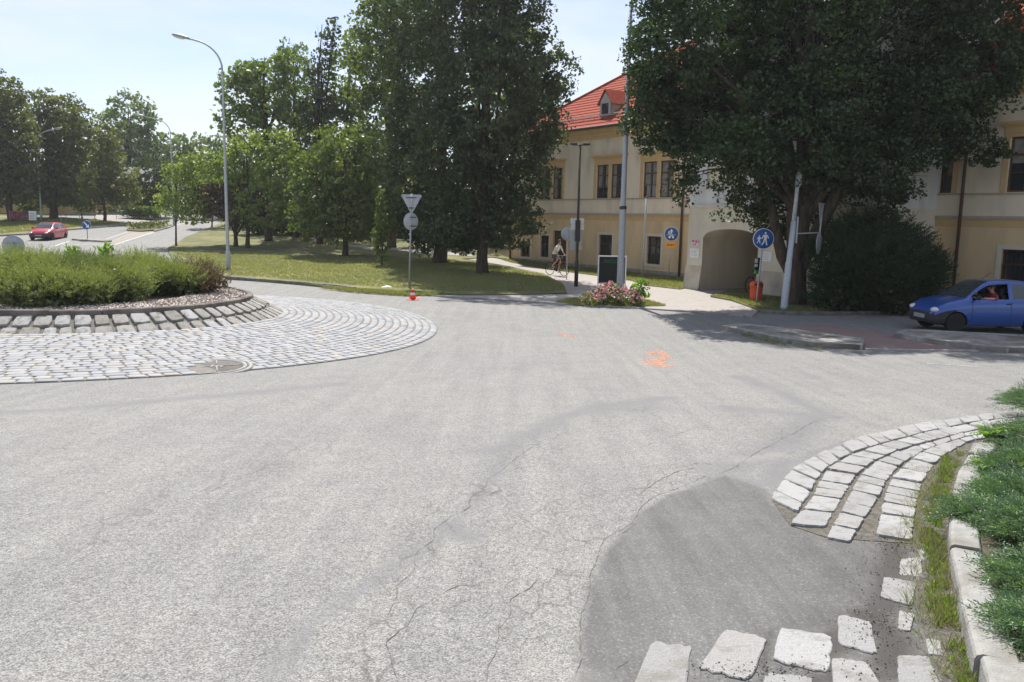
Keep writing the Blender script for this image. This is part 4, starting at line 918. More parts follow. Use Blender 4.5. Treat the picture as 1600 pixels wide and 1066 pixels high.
for (x0, x1) in ((-.05, a0-.002), (a1+.002, GW)):
    mb = MB(); mb.add([FG(p) for p in [(x0, .16, -1.4), (x1, .16, -1.4), (x1, .10, -1.0), (x0, .10, -1.0), (x0, .004, -.2), (x1, .004, -.2)]], [(0, 1, 2, 3), (3, 2, 5, 4)])
    bldpart(mb, 'worn_base', M['worn'], gate)
def tplate(name, label, cat, T, s0, s1, z0, z1, face, detail, o=0):
    r = thing(name, label, cat, tuple(T(((s0+s1)/2, o, (z0+z1)/2)))); b = MB(); tbox(b, T, s0, s1, o+.004, o+.02, z0, z1); par(b.build('board', face), r)
    b = MB(); detail(b, T, s0, s1, z0, z1, o+.0205); 
    return r, b
M['faint'] = plain('grey_print', (.42, .44, .46), .7); M['pinkprint'] = plain('magenta_print', (.55, .12, .3), .6)
def lines_of(b, T, s0, s1, z0, z1, o):
    z = z1-.07
    while z > z0+.06:
        tbox(b, T, s0+.06, s1-.06-rnd.random()*.12, o, o+.002, z-.012, z+.004); z -= .055
u0, u1 = gs(1079, 388), gs(1092, 403); r, b = tplate('notice_board', 'white notice board on the left pier of the gate tower', 'notice board', FG, u0[0], u1[0], u1[1], u0[1], M['white'], lines_of); par(b.build('print', M['faint']), r)
u0, u1 = gs(1189, 393), gs(1206, 409); r, b = tplate('notice_board', 'white notice board on the right pier of the gate tower beside the tree', 'notice board', FG, u0[0], u1[0], u1[1], u0[1], M['white'], lines_of); par(b.build('print', M['faint']), r)
u0, u1 = gs(1081, 374), gs(1093, 384.5)
def pk(b, T, s0, s1, z0, z1, o):
    w = s1-s0; h = z1-z0
    tbox(b, T, s0+.06*w, s0+.4*w, o, o+.002, z0+.55*h, z0+.9*h); tbox(b, T, s0+.5*w, s0+.72*w, o, o+.002, z0+.4*h, z0+.92*h); tbox(b, T, s0+.78*w, s1-.06*w, o, o+.002, z0+.5*h, z0+.85*h); tbox(b, T, s0+.2*w, s0+.6*w, o, o+.0018, z0+.1*h, z0+.3*h)
r, b = tplate('gate_sign', 'small pale sign with magenta print above the left notice board', 'sign', FG, u0[0], u1[0], u1[1], u0[1], M['cream'], pk); par(b.build('print', M['pinkprint']), r)

# ---- distant buildings at the left
def simple_house(name, label, c, w, d, h, rot, wallm, roofm, rh, wins=0, cat='house'):
    r = thing(name, label, cat, c); T = lambda p: Vector(c)+Matrix.Rotation(rot, 3, 'Z') @ Vector(p)
    mb = MB(); mb.box(-w/2, w/2, -d/2, d/2, 0, h, T=T)
    for s_ in (-1, 1): mb.add([T((s_*w/2, -d/2, h)), T((s_*w/2, d/2, h)), T((s_*w/2, 0, h+rh))], [(0, 1, 2)])
    par(mb.build('wall', wallm), r); mb = MB(); o = .4
    for s_ in (-1, 1): mb.add([T(p) for p in [(-w/2-o, s_*(d/2+o), h-.3), (w/2+o, s_*(d/2+o), h-.3), (w/2+o, 0, h+rh+.05), (-w/2-o, 0, h+rh+.05), (-w/2-o, s_*(d/2+o), h-.15), (w/2+o, s_*(d/2+o), h-.15), (w/2+o, 0, h+rh+.2), (-w/2-o, 0, h+rh+.2)]], [(0, 1, 2, 3), (4, 5, 6, 7), (0, 1, 5, 4), (0, 3, 7, 4), (1, 2, 6, 5)])
    par(mb.build('roof', roofm), r)
    for i in range(wins):
        x = -w/2+(i+.5)*w/wins
        for zz in ([1.2] if h < 4.5 else [1.2, 4.0]):
            mb = MB(); mb.box(x-.5, x+.5, -d/2-.03, -d/2+.02, zz, zz+1.3, T=T); wd = par(mb.build('window', M['brownframe']), r)
            mb = MB(); mb.box(x-.42, x+.42, -d/2-.05, -d/2-.031, zz+.08, zz+1.22, T=T); g_ = mb.build('pane', M['glass']); g_.parent = wd
    return r
M['yellowwall'] = wall_material('plaster_yellow', (.66, .48, .22), (.6, .43, .2)); M['greyroof'] = mat('grey_roof', (.16, .155, .155), (.11, .105, .105), 3, .8)
p = AT(60, 335, 98); simple_house('yellow_house', 'low yellow plastered building behind the trees at the left', (p.x-4, p.y+4, 1.1), 30, 9, 4.2, math.radians(14), M['yellowwall'], M['greyroof'], 1.6, 8)
p = AT(213, 300, 135); simple_house('grey_roofed_house', 'white house with a grey gabled roof seen between the treetops', (p.x, p.y, 1.2), 9, 8, 7.5, math.radians(25), M['tower_white'], M['greyroof'], 3.6, 3)
p = AT(232, 325, 118); simple_house('white_house', 'small white house wall behind the clipped hedge', (p.x, p.y, .9), 7, 6, 3.4, math.radians(5), M['tower_white'], M['greyroof'], 1.5, 2)
mb = MB(); a, b = AT(148, 330, 112), AT(200, 329, 116)
t = (b-a).normalized(); mb.add([(a.x, a.y, .8), (b.x, b.y, .8), (b.x, b.y, 2.0), (a.x, a.y, 2.0), (a.x, a.y+.3, .8), (b.x, b.y+.3, .8), (b.x, b.y+.3, 2.0), (a.x, a.y+.3, 2.0)], [(0, 1, 2, 3), (4, 5, 6, 7), (3, 2, 6, 7), (0, 3, 7, 4), (1, 2, 6, 5)])
tag(mb.build('brick_wall', mat('brick_brown', (.28, .16, .12), (.2, .11, .085), 4, .9)), 'low brown brick wall beyond the side street', 'wall')
# ================================================================== TREES AND SHRUBS
M['leaf_oak'] = leaf_mat('oak_leaves', (.016, .038, .010), (.040, .075, .018), .27)
M['leaf_mid'] = leaf_mat('mid_green_leaves', (.075, .115, .03), (.14, .19, .05), .4)
M['leaf_light'] = leaf_mat('light_green_leaves', (.12, .17, .045), (.19, .25, .07), .45)
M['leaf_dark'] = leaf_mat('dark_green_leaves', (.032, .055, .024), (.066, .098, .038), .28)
M['leaf_purple'] = leaf_mat('purple_leaves', (.075, .045, .045), (.13, .10, .075), .3, (1.5, .9, .8))
M['leaf_olive'] = leaf_mat('olive_leaves', (.07, .095, .032), (.14, .16, .055), .38)
M['leaf_far_hazed'] = leaf_mat('hazed_far_leaves', (.08, .12, .06), (.14, .185, .09), .4)  # distance haze mixed into the leaf colour, greyer than the mid green
M['leaf_yew'] = leaf_mat('yew_needles', (.018, .035, .014), (.04, .07, .022), .15)
M['leaf_juniper'] = leaf_mat('juniper_needles', (.07, .125, .065), (.15, .235, .12), .25, (1.2, 1.4, .8), scale=3)
M['leaf_juniper_tip'] = leaf_mat('juniper_tips', (.13, .22, .08), (.24, .33, .13), .3, (1.2, 1.4, .6), scale=3)
M['leaf_bush'] = leaf_mat('bush_needles', (.13, .165, .06), (.23, .27, .10), .38, scale=1.5)
M['leaf_bushdark'] = leaf_mat('bush_dark_needles', (.085, .12, .05), (.15, .185, .075), .32, scale=1.5)
M['leaf_brown'] = leaf_mat('bush_brown_twigs', (.08, .06, .03), (.16, .12, .06), .25, (1.2, 1, .7), scale=2)
M['leaf_bright'] = leaf_mat('bright_leaves', (.10, .2, .03), (.18, .3, .05), .45)
M['blade'] = leaf_mat('grass_blades', (.15, .175, .06), (.25, .25, .125), .4, scale=2)
M['petal'] = island_mat('petals', [(.8, .35, .38), (.85, .55, .52), (.75, .22, .3), (.88, .7, .66)], .7, 0, spk=0)
M['yellow_petal'] = island_mat('yellow_petals', [(.8, .55, .05), (.85, .65, .1)], .7, 0, spk=0)

GP = 'trees of the park'; GB = 'tall trees behind the park'; GL = 'street trees at the left'
def crown_points(lobes, leaf, density, pr, hollow=.45):
    """leaf positions gathered in clumps over the shells of the lobes"""
    out = []
    for cx, cy, cz, rx, ry, rz in lobes:
        area = 4*math.pi*((rx*ry)**1.6/3+(rx*rz)**1.6/3+(ry*rz)**1.6/3)**(1/1.6)
        npf = max(6, int(area/(pr*pr*1.7))); d = unit(rng.normal(size=(npf, 3))); rad = rng.uniform(hollow, 1.0, (npf, 1))**.6
        rad *= 1+.16*np.sin(d[:, :1]*7+cx)*np.cos(d[:, 2:3]*6+cz)
        pc = np.array([cx, cy, cz])+d*rad*np.array([rx, ry, rz])
        nl = max(8, int(density*pr*pr/(leaf*leaf)))
        q = rng.normal(size=(npf, nl, 3)); q = q/np.linalg.norm(q, axis=2, keepdims=True)*rng.uniform(.15, 1, (npf, nl, 1))**.5
        q *= pr*rng.uniform(.55, 1.35, (npf, 1, 1)); q[:, :, 2] *= .62
        q[:, :, 2] -= .25*(np.hypot(q[:, :, 0], q[:, :, 1])**2)/pr
        out.append((pc[:, None, :]+q).reshape(-1, 3))
    return np.concatenate(out)
def tree(name, label, cat, uv, lobes, leafm, leaf=.16, density=2.0, pr=.55, trunk=.22, fork=.35, group=None, barkm=None, Y=None, lean=0, trunk_top=None, aspect=1.4, depth=1.0, extra=(), yo=0):
    base = P(*uv) if Y is None else Vector((AT(uv[0], uv[1], Y).x, Y, G(Y)))
    s = FPX/(base-Vector((0, 0, CAMH))).dot(FW); root = thing(name, label, cat, tuple(base), 0, group)
    bu, bv = uv if Y is None else (uv[0], None)
    LL = []
    for i, l in enumerate(lobes):
        u, v, ru, rv = l[:4]
        if group in (GL, GB): ru *= 1.12; rv *= 1.12
        dy = l[4] if len(l) > 4 else rnd.uniform(-.45, .45)*ru/s*depth
        p = AT(u, v, base.y+dy); rx, rz = ru/s, rv/s
        LL.append((p.x-base.x, dy, p.z-base.z, rx, min(rx, rz*1.6)*depth, rz))
    C = crown_points(LL+list(extra), leaf, density, pr)
    C = C[C[:, 2] > .12]
    mb = MB(); top = trunk_top or max(.8, min(l[2]-l[5]*.5 for l in LL)); hi = max(l[2]+l[5]*.3 for l in LL); r0 = trunk
    wig = lambda k: rnd.uniform(-k, k)
    path = [Vector((0, 0, -.15)), Vector((wig(.04), wig(.04), .25)), Vector((wig(.1)+lean*top*.5, wig(.1), top*.5)), Vector((lean*top, wig(.1), top)), Vector((lean*top+wig(.3), wig(.3), (top+hi)/2)), Vector((lean*top+wig(.5), wig(.4), hi))]
    mb.tube(path, [r0*1.45, r0*1.1, r0*.95, r0*.85, r0*.5, r0*.1], 9)
    for l in LL:
        tgt = Vector((l[0], l[1], l[2]+l[5]*.2)); st = Vector(path[3])*rnd.uniform(.75, 1)
        st = Vector((path[3].x, path[3].y, top*rnd.uniform(.8, 1.25) if tgt.z > top else top*.8)); m_ = st.lerp(tgt, .5)+Vector((wig(.3), wig(.3), .15*(tgt-st).length))
        mb.tube([st, st.lerp(m_, .5)+Vector((wig(.1), wig(.1), 0)), m_, tgt], [r0*.5, r0*.36, r0*.22, r0*.05], 6)
        for _ in range(3):
            e = tgt+Vector((wig(1)*l[3], wig(1)*l[4], wig(.8)*l[5])); mb.tube([m_, m_.lerp(e, .5)+Vector((0, 0, .1)), e], [r0*.14, r0*.08, .006], 4)
    mb.build('trunk', barkm or M['bark'], root)
    np_mesh('crown', leaf_quads(C, leaf, aspect, up=.35), 4, leafm, root)
    return root
GP = 'trees of the park'
# great oak on the right
ok = tree('oak_tree', 'huge dark oak with a thick forked trunk standing in front of the gate tower', 'tree', (1243, 481), [
    (1045, 70, 72, 85, -1), (1012, 100, 26, 74, .3), (1075, 190, 55, 60, .8), (1060, 130, 60, 80, 1.2), (1020, 170, 50, 62, .5), (1068, 262, 24, 52, 0), (1110, 150, 80, 90, 1.5), (1180, 280, 62, 60, 1.0), (1155, 225, 70, 45, -1.5), (1262, 60, 100, 110, -1), (1250, 190, 95, 85, -1.5), (1340, 190, 95, 95, .5),
    (1390, 60, 110, 110, 1), (1445, 170, 85, 85, -.5), (1512, 110, 80, 85, 0), (1385, 300, 44, 42, .5), (1352, 262, 70, 50, -1), (1520, 225, 48, 30, 0), (1575, 60, 55, 70, 1), (1120, -40, 120, 90, 0), (1290, -80, 140, 110, 0), (1470, -60, 130, 100, 0), (1300, 320, 60, 35, 2.2), (1215, 330, 40, 50, 1.4), (1200, 120, 110, 110, 3), (1400, 130, 120, 110, 3.4)],
    M['leaf_oak'], leaf=.085, density=2.5, pr=.47, trunk=.3, trunk_top=3.0, barkm=M['bark'], depth=1.0, yo=0)
for ch in ok.children:
    if ch.name.startswith('trunk'): big_trunk = ch
mb = MB()      # low forks of the oak, seen under the crown
b = P(1243, 481)
def K(u, v, dy=0): q = AT(u, v, b.y+dy); return q-b
mb.tube([K(1243, 500), K(1243, 482), K(1244, 440), K(1244, 400), K(1242, 350), K(1240, 300), K(1230, 240), K(1232, 160)], [.52, .40, .33, .32, .27, .22, .16, .1], 14)
mb.tube([K(1238, 430, .05), K(1222, 400, .1), K(1212, 360, .2), K(1205, 320, .3), K(1180, 270, .5), K(1140, 200, .8), K(1110, 130, .9)], [.22, .2, .17, .15, .12, .09, .05], 10)
mb.tube([K(1250, 420, -.05), K(1272, 370, -.2), K(1296, 325, -.3), K(1318, 285, -.4), K(1350, 230, -.6), K(1400, 160, -.5), K(1460, 120, 0)], [.24, .22, .2, .17, .13, .1, .05], 10)
mb.tube([K(1262, 300, .2), K(1278, 190, .1), K(1262, 110, 0), K(1235, 40, .2), K(1200, -40, .3)], [.25, .2, .17, .14, .1], 8)
me_ = mb.build('trunk', M['bark'], ok).data; old = big_trunk.data
bm = bmesh.new(); bm.from_mesh(old); bm.from_mesh(me_); bm.to_mesh(old); bm.free()
for ch in list(ok.children):
    if ch.data == me_: bpy.data.objects.remove(ch)
# dark tree in the middle, and its neighbour
tree('tall_tree', 'tall dark tree with foliage hanging low, next to the path by the building', 'tree', (754, 430), [(795, 345, 45, 42), (745, 310, 70, 80), (715, 360, 50, 40), (805, 250, 48, 68), (828, 325, 22, 42), (838, 165, 48, 50), (868, 112, 34, 36), (852, 215, 26, 28), (770, 150, 90, 110), (735, 20, 110, 120), (820, 40, 42, 80), (700, 220, 60, 90), (760, -90, 110, 100), (845, 262, 24, 30)],
     M['leaf_dark'], leaf=.125, density=2.1, pr=.52, trunk=.30, trunk_top=1.8, group=GP)
tree('tall_tree', 'broad dark tree with a stout trunk behind the priority sign', 'tree', (688, 413), [(668, 345, 45, 45), (640, 270, 45, 75), (690, 330, 55, 50), (662, 130, 60, 100), (690, 20, 90, 100), (640, 190, 40, 60), (725, 250, 60, 90), (700, -90, 100, 90)],
     M['leaf_dark'], leaf=.14, density=2.1, pr=.56, trunk=.42, trunk_top=2, group=GP)
tree('round_tree', 'round bright green tree on the lawn between the street lamp and the signpost', 'tree', (540, 402), [(540, 252, 50, 48), (497, 300, 42, 52), (588, 298, 40, 55), (545, 335, 70, 45), (600, 250, 24, 34), (482, 262, 24, 32), (560, 215, 26, 22), (515, 225, 26, 26), (470, 340, 22, 34), (612, 330, 20, 38), (520, 290, 40, 50, 2)],
     M['leaf_mid'], leaf=.17, density=2.17, pr=.5, trunk=.2, trunk_top=1.2, group=GP)
tree('columnar_sapling', 'slim upright sapling planted on the lawn left of the signpost', 'tree', (597, 418), [(595, 318, 7, 26), (597, 350, 11, 24), (597, 385, 13, 24), (590, 368, 9, 16)], M['leaf_mid'], leaf=.10, density=1.89, pr=.18, trunk=.05, trunk_top=.6, group=GP)
tree('green_tree', 'light green tree rising behind the dark red leaved tree', 'tree', (388, 389), [(392, 250, 45, 38), (435, 270, 36, 45), (360, 262, 30, 34), (415, 318, 48, 40), (440, 222, 24, 24), (385, 225, 26, 20), (445, 330, 20, 34)], M['leaf_light'], leaf=.18, density=1.5, pr=.5, trunk=.16, trunk_top=1.5, group=GP)
tree('purple_tree', 'low spreading tree with dark red leaves beside the street lamp', 'tree', (369, 387), [(372, 302, 44, 22), (332, 318, 34, 22), (412, 322, 34, 26), (375, 330, 52, 18), (322, 300, 22, 14), (430, 305, 18, 18)], M['leaf_purple'], leaf=.15, density=1.6, pr=.4, trunk=.16, trunk_top=1.0, group=GP)
tree('young_tree', 'young light green tree at the lawn edge nearest the far road', 'tree', (276, 386), [(282, 300, 34, 36), (262, 318, 22, 26), (300, 330, 30, 20), (300, 268, 26, 26), (320, 250, 26, 22), (278, 268, 22, 18)], M['leaf_light'], leaf=.16, density=1.4, pr=.42, trunk=.07, trunk_top=1.6, group=GP)
tree('young_tree', 'slender young tree with a pale thin trunk left of the dark red tree', 'tree', (331, 356), [(328, 300, 28, 26), (345, 275, 26, 26), (318, 280, 20, 24)], M['leaf_light'], leaf=.2, density=1.4, pr=.5, trunk=.07, trunk_top=2, group=GP)
# tall trees behind
GB = 'tall trees behind the park'
tree('background_tree', 'broad green tree whose ragged left crown stands behind the street lamp', 'tree', (420, 372), [(385, 150, 40, 45), (365, 190, 24, 24), (420, 130, 44, 40), (440, 190, 50, 60), (390, 115, 22, 22), (372, 125, 20, 16), (452, 98, 20, 26)], M['leaf_mid'], leaf=.24, density=1.67, pr=.6, trunk=.3, Y=68, group=GB)
tree('background_tree', 'ivy covered slim dark tree with a thin bare top rising above its neighbours', 'tree', (500, 372), [(503, 130, 20, 46), (505, 210, 24, 70), (512, 70, 13, 26), (505, 280, 26, 60), (490, 150, 18, 50), (522, 45, 8, 18)], M['leaf_dark'], leaf=.2, density=1.5, pr=.5, trunk=.25, Y=66, group=GB)
tree('background_tree', 'airy tree with light upper twigs beside the ivy covered tree', 'tree', (462, 372), [(460, 150, 34, 50), (470, 220, 40, 60), (445, 95, 16, 20), (470, 85, 14, 18), (470, 290, 50, 50)], M['leaf_far_hazed'], leaf=.22, density=1.59, pr=.55, trunk=.25, Y=72, group=GB)
tree('background_tree', 'tall green tree just right of the ivy covered tree', 'tree', (545, 373), [(545, 130, 30, 60), (540, 200, 36, 60), (560, 80, 22, 34), (555, 270, 40, 50)], M['leaf_mid'], leaf=.22, density=1.74, pr=.6, trunk=.3, Y=70, group=GB)
tree('background_tree', 'very tall tree cut by the top of the photo, left of the dark park trees', 'tree', (612, 376), [(600, 50, 46, 56), (580, 110, 34, 50), (625, 120, 44, 60), (640, 20, 50, 60), (605, 180, 44, 60), (650, -50, 60, 50), (595, 15, 26, 26), (640, 280, 50, 70)], M['leaf_mid'], leaf=.22, density=1.81, pr=.65, trunk=.35, Y=64, group=GB)
tree('background_tree', 'dark broad tree filling the gap above the round lawn tree', 'tree', (585, 374), [(560, 260, 60, 60), (620, 260, 60, 70), (500, 280, 50, 50), (440, 270, 50, 40)], M['leaf_dark'], leaf=.28, density=1.3, pr=.8, trunk=.35, Y=78, group=GB)
for k, (u, w, tint) in enumerate([(350, 60, 'leaf_far_hazed'), (400, 70, 'leaf_dark'), (470, 80, 'leaf_dark'), (560, 80, 'leaf_dark'), (650, 80, 'leaf_dark'), (730, 80, 'leaf_dark'), (800, 60, 'leaf_dark')]):
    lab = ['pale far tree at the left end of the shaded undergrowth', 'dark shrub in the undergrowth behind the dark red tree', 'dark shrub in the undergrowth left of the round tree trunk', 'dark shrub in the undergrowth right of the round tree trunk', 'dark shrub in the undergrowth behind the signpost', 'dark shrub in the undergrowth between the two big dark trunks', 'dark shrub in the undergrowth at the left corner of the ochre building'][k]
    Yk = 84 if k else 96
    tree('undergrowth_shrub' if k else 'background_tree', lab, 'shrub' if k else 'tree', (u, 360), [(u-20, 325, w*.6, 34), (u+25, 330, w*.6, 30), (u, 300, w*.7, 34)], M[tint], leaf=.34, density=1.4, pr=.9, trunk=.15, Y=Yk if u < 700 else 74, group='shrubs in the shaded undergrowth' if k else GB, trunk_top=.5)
tree('background_tree', 'dark tree standing behind the left corner of the ochre building', 'tree', (800, 370), [(790, 250, 60, 70), (830, 200, 50, 60), (760, 180, 70, 80), (800, 100, 60, 70)], M['leaf_mid'], leaf=.26, density=1.59, pr=.7, trunk=.3, Y=72, group=GB)
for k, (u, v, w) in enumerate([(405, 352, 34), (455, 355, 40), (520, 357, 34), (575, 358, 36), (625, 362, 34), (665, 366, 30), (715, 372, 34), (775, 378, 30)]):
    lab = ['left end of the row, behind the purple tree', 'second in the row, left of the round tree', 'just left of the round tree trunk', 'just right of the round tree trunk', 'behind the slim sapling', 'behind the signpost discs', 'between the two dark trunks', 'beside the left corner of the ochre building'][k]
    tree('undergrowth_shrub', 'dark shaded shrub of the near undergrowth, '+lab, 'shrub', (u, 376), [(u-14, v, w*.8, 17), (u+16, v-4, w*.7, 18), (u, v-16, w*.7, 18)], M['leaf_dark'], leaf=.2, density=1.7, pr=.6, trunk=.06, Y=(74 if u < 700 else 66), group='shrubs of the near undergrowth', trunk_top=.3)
# left group beyond the road
GL = 'street trees at the left'
tree('street_tree', 'big lime tree cut off by the left edge of the photo', 'tree', (18, 350), [(-20, 180, 55, 60), (20, 225, 34, 70), (-30, 270, 60, 50), (5, 155, 28, 32), (38, 285, 22, 28), (10, 290, 40, 26), (40, 240, 20, 40), (-60, 200, 60, 80)], M['leaf_olive'], leaf=.24, density=2.17, pr=.65, trunk=.32, Y=84, group=GL)
tree('street_tree', 'large dark lime tree with a thick trunk left of the far railing', 'tree', (84, 334), [(78, 190, 42, 42), (100, 300, 40, 20), (60, 300, 36, 20), (120, 200, 26, 34), (110, 230, 36, 50), (60, 240, 34, 44), (88, 280, 50, 34), (125, 270, 30, 40), (95, 170, 26, 22), (60, 195, 20, 24)], M['leaf_olive'], leaf=.24, density=2.17, pr=.65, trunk=.42, Y=90, group=GL)
tree('street_tree', 'smaller pointed tree with a thin trunk behind the far railing', 'tree', (164, 345), [(168, 240, 22, 30), (155, 275, 28, 30), (185, 285, 28, 32), (168, 215, 12, 20), (165, 310, 34, 20), (200, 300, 16, 20)], M['leaf_olive'], leaf=.22, density=2.17, pr=.55, trunk=.16, Y=86, group=GL)
tree('street_tree', 'dark tree above the clipped hedge', 'tree', (244, 330), [(243, 255, 24, 24), (235, 312, 34, 16), (240, 290, 30, 28), (255, 300, 22, 24), (225, 300, 14, 20)], M['leaf_dark'], leaf=.24, density=1.5, pr=.6, trunk=.25, Y=96, group=GL)
tree('street_tree', 'tall rounded tree towering in the far distance above the other street trees', 'tree', (205, 330), [(205, 180, 32, 32), (180, 205, 26, 28), (230, 210, 22, 30), (205, 235, 40, 34), (190, 260, 40, 20)], M['leaf_far_hazed'], leaf=.4, density=1.89, pr=.9, trunk=.4, Y=125, group=GL)
tree('street_tree', 'distant tree left of the round topped far tree and behind the pointed one', 'tree', (130, 335), [(135, 235, 34, 34), (140, 275, 44, 40)], M['leaf_far_hazed'], leaf=.4, density=1.89, pr=.9, trunk=.35, Y=118, group=GL)
for u, v, w, lb in ((273, 238, 24, 'far treetop between the round topped tree and the young trees'), (318, 236, 30, 'far treetop showing above the light young trees'), (362, 236, 30, 'far treetop behind the purple tree')):
    tree('background_tree', lb, 'tree', (u, 330), [(u, v, w, 26), (u-10, v+35, w*1.2, 34), (u+12, v+70, w*1.2, 40)], M['leaf_far_hazed'], leaf=.42, density=1.89, pr=.9, trunk=.3, Y=128, group=GB)
for u, lb in ((-20, 'rounded shrub before the yellow wall at the far left'), (38, 'round dark shrub before the yellow wall'), (55, 'second round dark shrub before the yellow wall, beside the street lamp'), (128, 'shrub at the right end of the yellow wall')):
    tree('round_shrub', lb, 'shrub', (u, 332), [(u, 324, 11, 10)], M['leaf_mid'], leaf=.2, density=2.32, pr=.35, trunk=.06, Y=91, trunk_top=.3, group='shrubs before the yellow wall')

# yew bush by the road on the right
def sprays(C, Dirs, L, nb, nl, nw, droop=.2, spread=.75):
    """feathery shoots: nb side twigs per shoot, needles on each"""
    n = len(C); Dirs = unit(Dirs); L = np.broadcast_to(np.asarray(L, float).reshape(-1, 1), (n, 1))
    sd = unit(np.cross(Dirs, rng.normal(size=(n, 3))*[.3, .3, 1]+[0, 0, .8])); out_b, out_d, out_l = [], [], []
    for i in range(nb):
        f = (i+.6)/nb; s_ = 1 if i % 2 else -1
        tb = C+Dirs*L*f-np.array([0, 0, droop])*L*f*f; td = unit(Dirs*.9+sd*s_*spread*(1-.5*f)+rng.normal(size=(n, 3))*.15); tl = L*.42*(1-f*.6)
        for j in range(nl):
            g = (j+.3)/nl; out_b.append(tb+td*tl*g); out_d.append(unit(td+rng.normal(size=(n, 3))*.35)); out_l.append(np.broadcast_to(tl*.40, (n, 1)))
    B = np.concatenate(out_b); D = np.concatenate(out_d); Ln = np.concatenate(out_l)
    return blades(B, D, Ln, nw)
def shell(lobes, n, low=-.2):
    out, dr = [], []; w = np.array([l[3]*l[5] for l in lobes]); w = w/w.sum()
    for l, f in zip(lobes, w):
        k = int(n*f)+1; d = unit(rng.normal(size=(k, 3))); d[:, 2] = np.abs(d[:, 2])*np.where(rng.random(k) < .82, 1, low); d = unit(d)
        out.append(np.array(l[:3])+d*np.array(l[3:6])*rng.uniform(.55, 1, (k, 1))); dr.append(d)
    return np.concatenate(out), np.concatenate(dr)
b = P(1370, 489); s = PX(b); root = thing('yew_bush', 'big dark yew bush with pointed shoots behind the blue car', 'shrub', tuple(b))
LB = []
for u, v, ru, rv, dy in ((1320, 440, 48, 52, 0), (1300, 400, 30, 46, .4), (1370, 430, 60, 62, -.2), (1425, 445, 46, 48, 0), (1340, 380, 42, 42, .6), (1400, 392, 46, 40, .3), (1450, 425, 26, 30, .2), (1375, 360, 28, 22, .4), (1310, 470, 46, 22, -.1), (1390, 472, 56, 22, -.1), (1440, 470, 34, 20, 0)):
    p = AT(u, v, b.y+dy); LB.append((p.x-b.x, dy, p.z-b.z, ru/s, ru/s*.8, rv/s))
C, D = shell(LB, 3400); D[:, 2] = D[:, 2]*.6+.45
np_mesh('foliage', sprays(C, D, rng.uniform(.3, .6, len(C)), 8, 4, .035, .1), 4, M['leaf_yew'], root)
C = crown_points([(l[0], l[1], l[2], l[3]*.85, l[4]*.85, l[5]*.85) for l in LB], .09, 1.9, .3); C = C[C[:, 2] > .0]
np_mesh('inner_foliage', leaf_quads(C, .09, 1.4), 4, M['leaf_yew'], root)
mb = MB()
for k in range(7): e = Vector((rnd.uniform(-1.4, 1.4), rnd.uniform(-.6, .6), rnd.uniform(1.2, 2))); mb.tube([(e.x*.2, e.y*.2, -.1), e*.5+Vector((0, 0, .1)), e], [.07, .045, .015], 6)
mb.build('stems', M['bark'], root)
# rose bush
b = P(957, 479); s = PX(b); root = thing('rose_bush', 'rose bush full of pink blooms at the foot of the tall grey lamp column', 'shrub', tuple(b))
LB = [((u-957)/s, dy, (478-v)/s, ru/s, .45, rv/s) for u, v, ru, rv, dy in ((925, 466, 18, 11, 0), (950, 460, 22, 16, .1), (978, 462, 20, 14, 0), (995, 468, 12, 9, .1), (955, 455, 14, 14, .3))]
C = crown_points(LB, .055, 1.5, .16); C = C[C[:, 2] > .02]; np_mesh('foliage', leaf_quads(C, .055, 1.4), 4, M['leaf_mid'], root)
C, D = shell(LB, 190); P_ = []
for c, d in zip(C, D): P_.append(c+d*.05+rng.normal(size=(11, 3))*.022)
np_mesh('blooms', leaf_quads(np.concatenate(P_), .05, 1.0), 4, M['petal'], root)
mb = MB()
for k in range(10): e = Vector((rnd.uniform(-.9, .9), rnd.uniform(-.3, .3), rnd.uniform(.4, .75))); mb.tube([(e.x*.3, e.y*.3, -.03), e], [.012, .006], 5)
mb.build('stems', M['bark'], root)
b = P(1003, 470); root = thing('leafy_weed', 'bright green leafy plant just right of the lamp column by the rose bush', 'plant', tuple(b))
C = crown_points([(0, 0, .45, .22, .2, .4), (-.25, .1, .35, .15, .15, .3)], .1, 1.2, .15); np_mesh('leaves', leaf_quads(C, .09, 1.7), 4, M['leaf_bright'], root)
# planter bushes on the roundabout
GPn = 'bushes massed in the roundabout planter'
def planter_bush(label, cx, cy, r, h, m1, n=900, extra=None, flowers=0):
    root = thing('planter_bush', label, 'shrub', (cx, cy, IZ(cy)), 0, GPn)
    LB = [(rnd.uniform(-.5, .5)*r, rnd.uniform(-.5, .5)*r, h*rnd.uniform(.35, .6), r*rnd.uniform(.5, .75), r*rnd.uniform(.5, .75), h*rnd.uniform(.38, .5)) for _ in range(6)]
    C, D = shell(LB, n, low=-.35); D[:, 2] += .75; C[:, 2] = np.maximum(C[:, 2], .03)
    np_mesh('foliage', sprays(C, D+rng.normal(size=D.shape)*.3, rng.uniform(.16, .4, len(C)), 7, 3, .014, .05, .55), 4, m1, root)
    C = crown_points([(l[0], l[1], l[2], l[3]*.9, l[4]*.9, l[5]*.9) for l in LB], .05, .9, .16); C = C[C[:, 2] > .01]
    np_mesh('inner_foliage', leaf_quads(C, .05, 2.4), 4, M['leaf_bushdark'] if m1 != M['leaf_brown'] else M['leaf_brown'], root)
    if flowers:
        C, D = shell(LB, flowers); tag_=np_mesh('blooms', leaf_quads(np.repeat(C+D*.12, 3, 0)+rng.normal(size=(len(C)*3, 3))*.02, .035, 1), 4, M['yellow_petal'], root)
    return root
cx, cy = APC1.x, APC1.y
